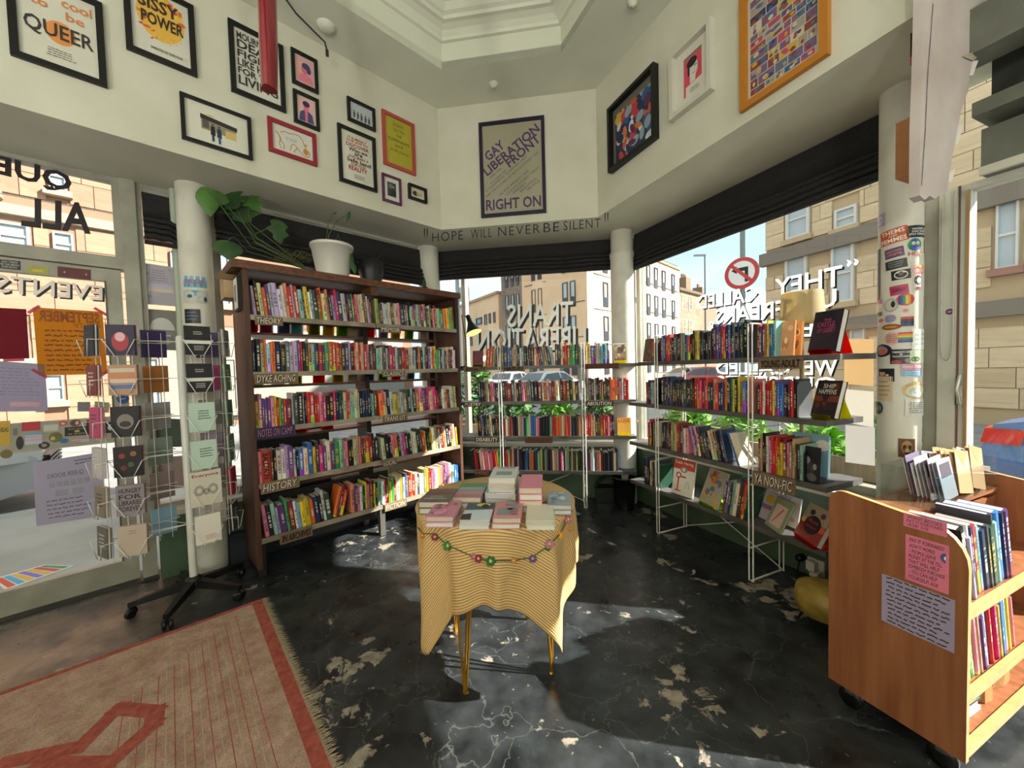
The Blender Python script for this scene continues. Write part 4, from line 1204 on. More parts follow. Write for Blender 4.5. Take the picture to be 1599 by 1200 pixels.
# piles: front-left x, front-right x of the top cover, its front y, back y, books, cover, label
PILES = [
 (663, 709, 807, 783, 2, .021, '#c9849a', 'pink book with small grey lettering', grid_art(['#b46a86', '#7d6a78', '#d79ab0'], 31, 7), 'pink pile at the front left'),
 (717, 766, 812, 786, 2, .018, '#c2cdd6', 'pale blue book with a yellow and black bird', lambda mb, lay: [fill(mb, lay(k + 1), M(c, .5), q) for k, (c, q) in enumerate((('#46525e', ((0, .55), (1, .6), (1, 1), (0, 1))), ('#3a3230', ((0, 0), (.35, 0), (.3, .35), (0, .3))), ('#c8b83c', disc(.6, .86, .26, .1)), ('#20221c', disc(.68, .78, .13, .12))))], 'second front-row pile'),
 (768, 815, 809, 783, 2, .021, '#c98484', 'pink-red book with a grey tiger panel', titled([], '#333333', [(.1, .15, .85, .55, '#7d8288'), (.35, .72, .85, .98, '#c43a2c')], grid_art(['#a85a5c', '#8c9094'], 33, 5)), 'third front-row pile'),
 (820, 867, 813.5, 787, 2, .017, '#d4cfbc', 'blank cream book', None, 'cream pile at the front right'),
 (652, 702, 784, 764, 2, .026, '#6f6660', 'grey-brown book with white lettering', titled([('VOICES', .25, .28, .7, .38), ('UNBROKEN', .1, .12, .85, .24)], '#c9c2b8', [(0, .5, 1, .68, '#7d5048')]), 'brown pile in the second row'),
 (705, 752, 777, 746, 2, .024, '#a09590', 'book banded green, grey and pink', titled([('SHORELINES', .1, .52, .9, .64)], '#d9d2c4', [(0, .68, 1, 1, '#4d8a6a'), (0, .0, 1, .22, '#b86a7a')]), 'green-topped pile in the second row'),
 (756, 799, 769, 749, 2, .030, '#8d9db8', 'thick blue-grey book with pale lettering', titled([('ATLAS', .2, .7, .8, .84)], '#b9c4d4', [(.1, .2, .9, .6, '#7d8ca8')]), 'blue-grey pile in the middle'),
 (807, 846, 783, 762, 2, .022, '#7d8086', 'grey book with pink lettering', titled([('RUIN', .55, .72, .92, .88), ('KNIFE', .1, .36, .55, .5), ('FIRE', .1, .14, .5, .3)], '#c77a8c', [(.55, .1, .95, .6, '#8f9298')]), 'grey pile with pink lettering'),
 (810, 847, 762, 741, 4, .026, '#cf7a8c', 'plain pink book', titled([], '#b05a70', [(.02, .02, .04, .98, '#b9647a')]), 'tall pink-topped pile at the back right'),
 (856, 893, 789, 768, 2, .020, '#8d98a4', 'blue-grey book with white specks', grid_art(['#aab4bc', '#757f8c', '#c2c8cc'], 38, 9), 'speckled pile at the far right'),
 (762, 806, 747, 729, 5, .024, '#c8c8c4', 'white book with a grey-green leaf', titled([('FOREVERLAND', .15, .76, .9, .92)], '#7a5a70', [(.2, .25, .8, .55, '#7d8a7c')]), 'tallest pile at the back'),
]
rnd = random.Random(9)
for x0, x1, yf, yb, nb, thk, col, lab, art, where in PILES:
    zt = TZ + .0065 + nb * (thk + .0006)
    a, b_ = onz(x0, yf, zt), onz(x1, yf, zt)
    c_ = onz((x0 + x1) / 2 + (2 if x0 < 740 else (0 if x0 < 800 else -2)), yb, zt)
    mid = (a + b_) / 2
    wd = min(max((b_ - a).length, .10), .135) * .96
    fwd = (c_ - mid)
    ht = min(max(fwd.length, .155), .20)
    ang = math.atan2((b_ - a).y, (b_ - a).x)
    R_ = Matrix.Rotation(ang, 3, 'Z')
    back = R_ @ Vector((0, 1, 0))
    for k in range(nb):
        top = k == nb - 1
        z0 = TZ + .0065 + k * (thk + .0006)
        jx = 0 if top else (rnd.random() - .5) * .008
        tw = Matrix.Rotation(ang + (0 if top else (rnd.random() - .5) * .05), 3, 'Z')
        org = mid + tw @ Vector((jx, ht / 2, 0)); org.z = z0
        # lying flat: local height runs away from the viewer, the cover looks up
        L3 = Matrix(((1, 0, 0), (0, 0, 1), (0, -1, 0))).transposed()   # x->x, y(thickness)->-z, z(height)->y
        L3 = Matrix(((1, 0, 0), (0, 0, 1), (0, -1, 0)))
        P4 = Matrix.Translation(org + Vector((0, 0, thk)) - tw @ Vector((0, ht / 2, 0))) @ (tw @ L3).to_4x4()
        if top: ll = '%s, top of the %s' % (lab, where)
        elif nb == 2: ll = 'lower book of the %s on the round table' % where
        else: ll = '%s book from the top of the %s' % (ORD[nb - k], where)
        slab_book('table_book', P4, wd, ht, thk, col, ll, 'books piled on the round table', art if top else None, PAGES if k % 2 else PAGEW)

# ================================================================== book trolley at the right
CART = wood('reddish_trolley_wood', '#7d4a2c', '#9c6440', .42, 2.2)
CARTL = wood('pale_trolley_edge', '#b98a52', '#cfa26a', .45, 3, 0)
K0, K1, KN, KE = -.865, -.497, 1.715, 2.62      # along the wall; end panel; far end
ct = thing('book_trolley', 'reddish wooden book trolley on castors at the right edge', 'trolley', FR.P((K0 + K1) / 2, (KN + KE) / 2, 0))
def end_panel(n):
    pts = [(K0, .085), (K1, .085), (K1, .70)]
    for i in range(7):
        a = i / 6 * math.pi / 2
        pts.append((K1 - .11 + .11 * math.cos(a), .70 + .13 * math.sin(a) * .95))
    for i in range(7):
        a = math.pi / 2 + i / 6 * math.pi / 2
        pts.append((K0 + .05 + .05 * math.cos(a), .805 + .048 * math.sin(a)))
    mb = MB()
    k = len(pts)
    mb.add([FR.P(t, n, z) for t, z in pts] + [FR.P(t, n + .02, z) for t, z in pts], [tuple(range(k)), tuple(range(2 * k - 1, k - 1, -1))], CART)
    mb.add([FR.P(t, n, z) for t, z in pts] + [FR.P(t, n + .02, z) for t, z in pts], [(i, k + i, k + (i + 1) % k, (i + 1) % k) for i in range(k)], CARTL)
    mb.build('end_panel', ct)
end_panel(KN); end_panel(KE)
KS = [.555, .285, .115]
for z in KS[:2]:
    mb = MB(); mb.fbox(FR, (K0 + K1) / 2 - .0, K1 - .02, KN + .02, KE, z - .02, z, CART); mb.fbox(FR, K1 - .02, K1 - .004, KN + .02, KE, z - .022, z + .008, CARTL); mb.build('shelf', ct)
mb = MB(); mb.fbox(FR, K0 + .02, K1 - .02, KN + .02, KE, .095, .115, CART); mb.fbox(FR, K1 - .02, K1 - .003, KN + .02, KE, .088, .122, CARTL); mb.build('bottom_shelf', ct)
mb = MB(); mb.fbox(FR, (K0 + K1) / 2 - .012, (K0 + K1) / 2, KN + .02, KE, .285, .74, CART); mb.build('back_board', ct)
mb = MB(); mb.fbox(FR, K0 + .03, K1 - .175, KN + .02, KE, .765, .782, CART); mb.build('top_shelf', ct)
for t, n in ((K0 + .06, KN + .035), (K1 - .06, KN + .035), (K0 + .06, KE - .02), (K1 - .06, KE - .02)):
    mb = MB(); mb.lathe([(.012, -.012), (.036, -.012), (.038, 0), (.036, .012), (.012, .012)], FR.P(t, n, .039), BLACKM, 18, FR.rot @ Matrix.Rotation(math.pi / 2, 3, 'X')); mb.fbox(FR, t - .012, t + .012, n - .02, n + .02, .06, .09, M('#77746c', .35, .7)); mb.build('castor', ct)
# spines face the nearer long side; the books lean towards the window
class SideFrame(Frame):
    """Along the trolley's long side: e runs away along n, spines face the eye's side."""
    def __init__(s):
        s.e = FR.n.copy(); s.n = -FR.e.copy()
        s.rot = Matrix(((s.e.x, s.n.x, 0), (s.e.y, s.n.y, 0), (0, 0, 1)))
FK = SideFrame()
gk = 'books on the trolley'
def K(row, n0, n1, z, place, lean, seed, h, wide=None, white=.9):
    return run_of_books(FK, row, n0, n1, -K1 + .024, z + .0005, place, gk, h, lean, seed, white, thick_min=.035, depth=.128, wide=wide)
kb0 = K('k L w n r u n d D d t b n v', KN + .03, KN + .46, KS[0], "on the trolley's upper shelf", 15, 140, .25, {0: .034})
spine_title(kb0[0], 'EMBERCLAW', M('#c9c6bc', .5), .52, .95)
spine_title(kb0[0], 'L. R. LAM', M('#c9c6bc', .5), .06, .40)
kb0[0].color = rgb('#0e0e10')
mb = MB(); scribble(mb, lambda u, v: Vector((-.512, .44 - .8 * u, .5 + .42 * v)), M('#8f8c84', .6), 6, 3, left=.15, right=.8, thick=.2)
me = bpy.data.meshes.new('cover_print'); me.from_pydata(mb.v, [], mb.f); me.materials.append(M('#8f8c84', .6)); o = bpy.data.objects.new('cover_print', me); COL.objects.link(o); o.parent = kb0[0]
K('T y G c p T w v u k r r p h y b t u y w p', KN + .022, KN + .50, KS[1] , "on the trolley's middle shelf", 14, 141, .215)
# ================================================================== on and around the trolley
def note_board(n, quad_px, mat, lab, name='paper_note', ink='#3a3436', rows=7, head=None, seed=1, parts=None):
    """A sheet taped flat on the trolley's end panel: bounds from its corners."""
    h_ = [FR.hit(x, y, n) for x, y in quad_px]
    t0, t1 = (h_[0][0] + h_[3][0]) / 2, (h_[1][0] + h_[2][0]) / 2
    z1, z0 = (h_[0][1] + h_[1][1]) / 2, (h_[2][1] + h_[3][1]) / 2
    th = thing(name, lab, 'note', FR.P((t0 + t1) / 2, n, z0), 'handwritten notes on the trolley end')
    mb = MB(); mb.fbox(FR, t0, t1, n - .0012, n - .0002, z0, z1, mat); mb.build('sheet', th)
    mb = MB()
    pl = wallbox(FR, t0, t1, z0, z1, n - .0018)
    if parts:
        for s_, u0, v0, u1, v1 in parts: letter(mb, sub(pl, u0, v0, u1, v1), s_, M(ink, .8), .0, .15)
    else:
        scribble(mb, pl, M(ink, .8), rows, seed, thick=.3)
    mb.build('handwriting', th)
PINKN, LILN = M('#d9768e', .85), M('#9d92ac', .85)
note_board(KN, ((1411, 800), (1479, 818), (1479, 838), (1411, 823)), PINKN, 'narrow pink note highest on the trolley end', parts=[('WANT BOOKS', .1, .66, .9, .9), ('PAY IT FORWARD', .08, .38, .92, .6), ('ASK US', .1, .1, .6, .32)])
note_board(KN, ((1414, 834), (1482, 853), (1482, 929), (1414, 905)), PINKN, 'square pink note headed PAY IT FORWARD on the trolley end', parts=[('PAY IT FORWARD?', .1, .86, .9, .95), ('HOW IT WORKS:', .1, .74, .7, .82), ('- PEOPLE LEAVE', .1, .62, .72, .70), ('MONEY AT THE TILL', .08, .51, .85, .59), ('THAT WILL HELP', .08, .40, .8, .48), ('SOMEBODY PURCHASE', .08, .29, .92, .37), ('- YOU CAN HELP', .1, .18, .75, .26), ('YOURSELF! ASK', .08, .06, .78, .14)])
note_board(KN, ((1377, 896), (1491, 938), (1491, 1021), (1377, 969)), LILN, 'large lilac note of close handwriting low on the trolley end', rows=11, seed=4)
th = thing('round_badge', 'small half-round rainbow sticker at the edge of the pink note', 'sticker', FR.P(FR.hit(1478, 872, KN)[0], KN, FR.hit(1478, 880, KN)[1]))
tq, zq = FR.hit(1477, 873, KN - .002); mb = MB()
for i, c in enumerate(('#6a4a8c', '#3a6a9c', '#e8e4da')): mb.flat(FR, disc(tq, zq, .012 - .004 * i, .016 - .005 * i, 14, math.pi / 2, math.pi * 1.5), KN - .0022 - .0003 * i, M(c, .5))
mb.build('print', th)
mb = MB()
rnd = random.Random(5)
# clear box of zines and card envelopes standing on the trolley's top
tx = (K0 + K1) / 2 - .05
th = thing('zine_box', 'clear acrylic box of zines and envelopes on top of the trolley', 'box', FR.P(tx, KN + .4, .782))
CLEARB = clear('clear_acrylic', (.93, .96, .96, 1), .9)
def wallpl(t0, t1, n0, n1, z0, z1, nm):
    mb = MB(); mb.fbox(FR, t0, t1, n0, n1, z0, z1, CLEARB); mb.build(nm, th)
wallpl(K0 + .05, K1 - .17, KN + .26, KN + .264, .784, .93, 'side'); wallpl(K0 + .05, K1 - .17, KN + .84, KN + .844, .784, .93, 'side')
wallpl(K0 + .05, K0 + .054, KN + .26, KN + .84, .784, .93, 'side'); wallpl(K1 - .174, K1 - .17, KN + .26, KN + .84, .784, .90, 'side'); wallpl(K0 + .05, K1 - .17, KN + .26, KN + .84, .783, .786, 'floor')
ENV, ZIN = ['#c9a877', '#d2b486', '#b8946a'], ['#8d8890', '#dedbe2', '#6a5f7a', '#b9a5b0', '#e4e2df', '#4a4150', '#9aa0a8']
for i in range(27):
    col_, k_ = divmod(i, 9)
    env = (col_ == 1 and k_ < 6) or (col_ == 2 and k_ in (0, 1, 4))
    nn = KN + .47 + .13 * col_ + rnd.uniform(-.006, .006)
    hh = (.155 if env else .135) + rnd.random() * .03 + .008 * k_ * 0
    R_ = FR.rot @ Matrix.Rotation(math.radians(90), 3, 'Z') @ Matrix.Rotation(math.radians(-9), 3, 'X')
    R_ = R_ @ Matrix.Rotation(math.radians((-4, 9, 14)[col_]), 3, 'Y')
    bs = FR.P(K1 - .185 - .0125 * k_, nn, .792)
    o = thing('envelope' if env else 'zine', '%s, %s from the front in the %s row of the clear box' % ('brown envelope' if env else 'thin zine', ORD[k_ + 1], ('left', 'middle', 'right')[col_]), 'envelope' if env else 'zine', bs, 'papers in the clear box')
    mb = MB(); mb.box(bs + R_ @ Vector((0, 0, hh / 2)), (.112 + .006 * rnd.random(), .0022, hh), M(rnd.choice(ENV if env else ZIN), .7), R_); mb.build('sheet', o)
    mb = MB()
    if env: mb.add([bs + R_ @ Vector(v) for v in ((-.055, -.0016, hh), (0, -.0016, hh * .62), (.055, -.0016, hh))], [(0, 1, 2)], M('#a98556', .8)); mb.build('flap', o)
    else: mb.add([bs + R_ @ Vector(v) for v in ((-.045, -.0016, hh * .55), (.045, -.0016, hh * .55), (.045, -.0016, hh * .9), (-.045, -.0016, hh * .9))], [(0, 1, 2, 3)], M(rnd.choice(ZIN), .7)); mb.build('print', o)
# books lying along the trolley top and the flat picture books below
def flat_book(base, wd, ht, th_, ang, col, lab, group, art=None):
    tw = Matrix.Rotation(ang, 3, 'Z')
    L3 = Matrix(((1, 0, 0), (0, 0, 1), (0, -1, 0)))
    return slab_book('picture_book', Matrix.Translation(base + Vector((0, 0, th_))) @ (tw @ L3).to_4x4(), wd, ht, th_, col, lab, group, art)
yaw = math.atan2(FR.n.y, FR.n.x)
for i, (col, w_, h_) in enumerate((('#e8e6e0', .24, .27), ('#dcdcd8', .22, .26), ('#e4e0da', .235, .26), ('#2c3a36', .22, .25), ('#8d8aa8', .20, .24))):
    flat_book(FR.P(K1 - .05, KN + .155 + .004 * i, KS[2] + .002 + i * .0125), w_, h_, .012, yaw + .05 * (i % 3) - .03, col, '%s of the flat picture books from the bottom on the trolley\'s lowest shelf' % ORD[i + 1], 'picture books lying on the trolley', grid_art(['#b0408c', '#e8e0e8', '#4a3a6a', '#d0c8e0'], 44, 9) if i == 4 else None)
def bag(c, lab, sx_, sy_, h_, ang):
    th = thing('paper_bag', lab, 'bag', c, 'brown paper bags on the trolley')
    m_ = noisy('kraft_paper_%d' % int(sx_ * 100), '#8a6238', '#a67a4a', 9, 4, .8, .3)
    R_ = Matrix.Rotation(ang, 3, 'Z')
    rng = random.Random(int(h_ * 1000))
    mb = MB()
    ring = [(-1, -1), (0, -1.08), (1, -1), (1.0, 0), (1, 1), (0, 1.05), (-1, 1), (-1.0, 0)]
    vs = []
    for k, (s_, z) in enumerate(((1, 0), (1.03, .35), (.98, .7), (.93, 1.0))):
        for x, y in ring:
            vs.append(c + R_ @ Vector((x * sx_ * s_ + rng.uniform(-.006, .006), y * sy_ * (s_ - .12 * k / 3) + rng.uniform(-.006, .006), z * h_ + rng.uniform(-.005, .005) * (k > 0))))
    mb.add(vs, [(k * 8 + i, k * 8 + (i + 1) % 8, (k + 1) * 8 + (i + 1) % 8, (k + 1) * 8 + i) for k in range(3) for i in range(8)] + [tuple(range(7, -1, -1))], m_)
    mb.build('body', th)
    mb = MB(); mb.add(vs[24:], [tuple(range(8))], m_); mb.build('folded_top', th)
bag(FR.P(K1 - .115, KN + .36, KS[2] + .001), 'crumpled brown paper bag beside the flat picture books', .06, .06, .145, yaw + .2)
bag(FR.P(K1 - .115, KN + .50, KS[2] + .001), 'second brown paper bag further along the trolley bottom', .06, .06, .15, yaw - .1)

# ================================================================== rug
r0 = onz(410, 937); ru = (onz(0, 1085) - r0).normalized(); rv = (onz(560, 1200) - r0).normalized()
rv = (rv - ru * rv.dot(ru)).normalized()
def rug_mat():
    m, t, b = newmat('worn_pink_rug_weave')
    L = t.links.new
    tc, nz, cr, mx, wv, mp = nodes(t, 'TexCoord', 'TexNoise', 'ValToRGB', 'Mix', 'TexWave', 'Mapping')
    nz.inputs['Scale'].default_value = 9; nz.inputs['Detail'].default_value = 9; nz.inputs['Roughness'].default_value = .75
    L(tc.outputs['Object'], nz.inputs['Vector'])
    cr.color_ramp.elements[0].position = .36; cr.color_ramp.elements[0].color = rgb('#94705f')
    cr.color_ramp.elements[1].position = .66; cr.color_ramp.elements[1].color = rgb('#b59a86')
    L(nz.outputs['Fac'], cr.inputs['Fac'])
    mp.inputs['Rotation'].default_value = (0, 0, math.atan2(ru.y, ru.x))
    L(tc.outputs['Object'], mp.inputs['Vector']); 
    n2, = nodes(t, 'TexNoise'); n2.inputs['Scale'].default_value = 160; n2.inputs['Detail'].default_value = 2
    L(tc.outputs['Object'], n2.inputs['Vector'])
    mx.data_type = 'RGBA'; mx.blend_type = 'OVERLAY'; mx.inputs['Factor'].default_value = .7
    L(cr.outputs['Color'], mx.inputs[6]); L(n2.outputs['Color'], mx.inputs[7])
    hs, = nodes(t, 'HueSaturation'); hs.inputs['Saturation'].default_value = .9
    L(mx.outputs[2], hs.inputs['Color']); L(hs.outputs['Color'], b.inputs['Base Color'])
    b.inputs['Roughness'].default_value = .95; b.inputs['Specular IOR Level'].default_value = .1
    bp, = nodes(t, 'Bump'); bp.inputs['Strength'].default_value = .5; bp.inputs['Distance'].default_value = .004
    L(n2.outputs['Fac'], bp.inputs['Height']); L(bp.outputs['Normal'], b.inputs['Normal'])
    return m
rg = thing('rug', 'worn pink and tan woven rug with fringed end on the black floor', 'rug', r0 + ru * 1.2 + rv * .7)
RP = lambda a, c, z: r0 + ru * a + rv * c + Vector((0, 0, z))
RL, RW = 2.3, 1.75
mb = MB(); mb.hexa([RP(0, 0, .001), RP(0, RW, .001), RP(RL, RW, .001), RP(RL, 0, .001), RP(0, 0, .008), RP(0, RW, .008), RP(RL, RW, .008), RP(RL, 0, .008)][::1], rug_mat()); o = mb.build('pile', rg)
REDR = noisy('faded_red_weave', '#8c3f36', '#a5584a', 40, 5, .95)
PALR = noisy('pale_weave', '#a58d76', '#b8a28b', 50, 4, .95)
def band(a0, a1, c0, c1, mat, nm, z=.0085):
    mb = MB(); mb.hexa([RP(a0, c0, .004), RP(a0, c1, .004), RP(a1, c1, .004), RP(a1, c0, .004), RP(a0, c0, z), RP(a0, c1, z), RP(a1, c1, z), RP(a1, c0, z)], mat); mb.build(nm, rg)
band(.005, .055, 0, RW, REDR, 'border_band'); band(0, RL, .0, .028, REDR, 'border_band', .0087)
mb = MB()
for k in range(17):
    a = .14 + k * .026
    mb.hexa([RP(x, c, z) for z in (.004, .0086) for x, c in ((a, .10 + .022 * k), (a, RW), (a + .003, RW), (a + .003, .10 + .022 * k))], PALR if k % 2 else REDR)
mb.build('stripe_lines', rg)
mb = MB()
ZK = [.0088]
def strip(pts, wd):
    for (a0, c0), (a1, c1) in zip(pts, pts[1:]):
        d = Vector((a1 - a0, c1 - c0)).normalized(); e = Vector((-d.y, d.x)) * wd / 2; d = d * wd / 2
        q = [(a0 + e.x - d.x, c0 + e.y - d.y), (a0 - e.x - d.x, c0 - e.y - d.y), (a1 - e.x + d.x, c1 - e.y + d.y), (a1 + e.x + d.x, c1 + e.y + d.y)]
        ZK[0] += .0002
        mb.add([RP(a, c, ZK[0]) for a, c in q], [(0, 1, 2, 3)], REDR)
def rugpx(x, y):
    p = onz(x, y) - r0; return p.dot(ru), p.dot(rv)
strip([rugpx(*q) for q in ((243, 1115), (185, 1110), (125, 1170), (10, 1195))], .06); strip([rugpx(*q) for q in ((243, 1115), (240, 1135), (170, 1198), (60, 1199))], .06)
mb.build('diamond_motif', rg)
mb = MB()
rnd = random.Random(11)
FRG = M('#b3a487', .95)
for i in range(420):
    c = RW * i / 420
    ln = .02 + rnd.random() * .025
    s_ = rnd.uniform(-.012, .012)
    a, b_ = RP(.002, c, .006), RP(-ln * .6, c + s_ * .5, .005)
    e_ = RP(-ln, c + s_, .0015)
    wv = rv * .0016
    mb.add([a - wv, a + wv, b_ + wv, b_ - wv, e_ + wv * .3, e_ - wv * .3], [(0, 1, 2, 3), (3, 2, 4, 5)], FRG)
f_ = mb.build('fringe', rg); f_['kind'] = 'stuff'

# ================================================================== spinner rack of cards
rc = onz(303, 912, .10); rc = Vector((rc.x, rc.y, 0))
BLKN = M('#141415', .4)
rk = thing('card_spinner', 'white wire card spinner on a black five-star castor base', 'rack', rc)
for k in range(5):
    a = math.radians(-88 + 72 * k + 14)
    d = Vector((math.cos(a), math.sin(a), 0))
    mb = MB()
    wv = Vector((-d.y, d.x, 0))
    L_ = .29
    mb.hexa([rc + d * .02 - wv * .024 + Vector((0, 0, .085)), rc + d * L_ - wv * .014 + Vector((0, 0, .062)), rc + d * L_ + wv * .014 + Vector((0, 0, .062)), rc + d * .02 + wv * .024 + Vector((0, 0, .085)),
             rc + d * .02 - wv * .022 + Vector((0, 0, .135)), rc + d * L_ - wv * .012 + Vector((0, 0, .09)), rc + d * L_ + wv * .012 + Vector((0, 0, .09)), rc + d * .02 + wv * .022 + Vector((0, 0, .135))], BLKN)
    arm = mb.build('base_arm', rk)
    mb = MB()
    cpos = rc + d * (L_ - .01)
    for s_ in (-1, 1):
        mb.lathe([(.010, -.008), (.024, -.009), (.027, 0), (.024, .009), (.010, .008)], cpos + wv * .016 * s_ + Vector((0, 0, .0275)), BLKN, 14, Matrix.Rotation(a + .6, 3, 'Z') @ Matrix.Rotation(math.pi / 2, 3, 'X'))
    mb.tube([cpos + Vector((0, 0, .03)), cpos + Vector((0, 0, .07))], .008, BLKN, 8)
    mb.build('castor', rk)
mb = MB(); mb.lathe([(.04, .08), (.045, .10), (.04, .14), (.022, .15)], rc, BLKN, 20); mb.build('hub', rk)
mb = MB(); mb.lathe([(.0195, .14), (.0195, 1.60), (.014, 1.61), (.001, 1.615)], rc, M('#d9d8d0', .35), 16); mb.build('pole', rk)
vd = Vector((rc.x, rc.y, 0)).normalized()          # away from the eye
vr = Vector((vd.y, -vd.x, 0))                      # to the right as seen
def rackpt(r_, a_, z):
    return rc + vr * r_ + vd * a_ + Vector((0, 0, z))
def zpx(x, y, p):
    return onvert(x, y, p).z
TIERS = [zpx(318, y, rc - vd * .12) for y in (555, 612, 672, 730, 786, 845)]
COLSR = [(.075, -.15, 0.12, 'front'), (-.235, -.05, -0.30, 'left'), (.205, .0, 1.25, 'right-hand'), (-.35, .02, -1.15, 'far left'), (-.12, .19, math.pi + .3, 'rear'), (.13, .19, math.pi - .3, 'rear right')]
CSPEC = {'front': ['#17181a', '#17181a', '#b9cfc0', '#b9cfc0', '#cfc9b8', '#e2ded2'], 'left': ['#2c2440', '#b0876a', '#1d1a1d', '#231c1c', '#8a8088', '#b8aa9a'],
         'right-hand': ['#8f8e8a', '#5f7a5c', '#5f7a66', '#5d7568', '#a8203a', '#30343c'], 'far left': ['#20303f', '#7d3a3a', '#c04a78', '#c9c0c4', '#8d8070', '#6a6864'],
         'rear': ['#3a2a5c', '#a86a2a', '#8d8a88', '#7d8a80', '#8a7a74', '#88b0c8'], 'rear right': ['#3a2a5c', '#a0306a', '#7a7876', '#8a7a88', '#7d7876', '#c0b8a8']}
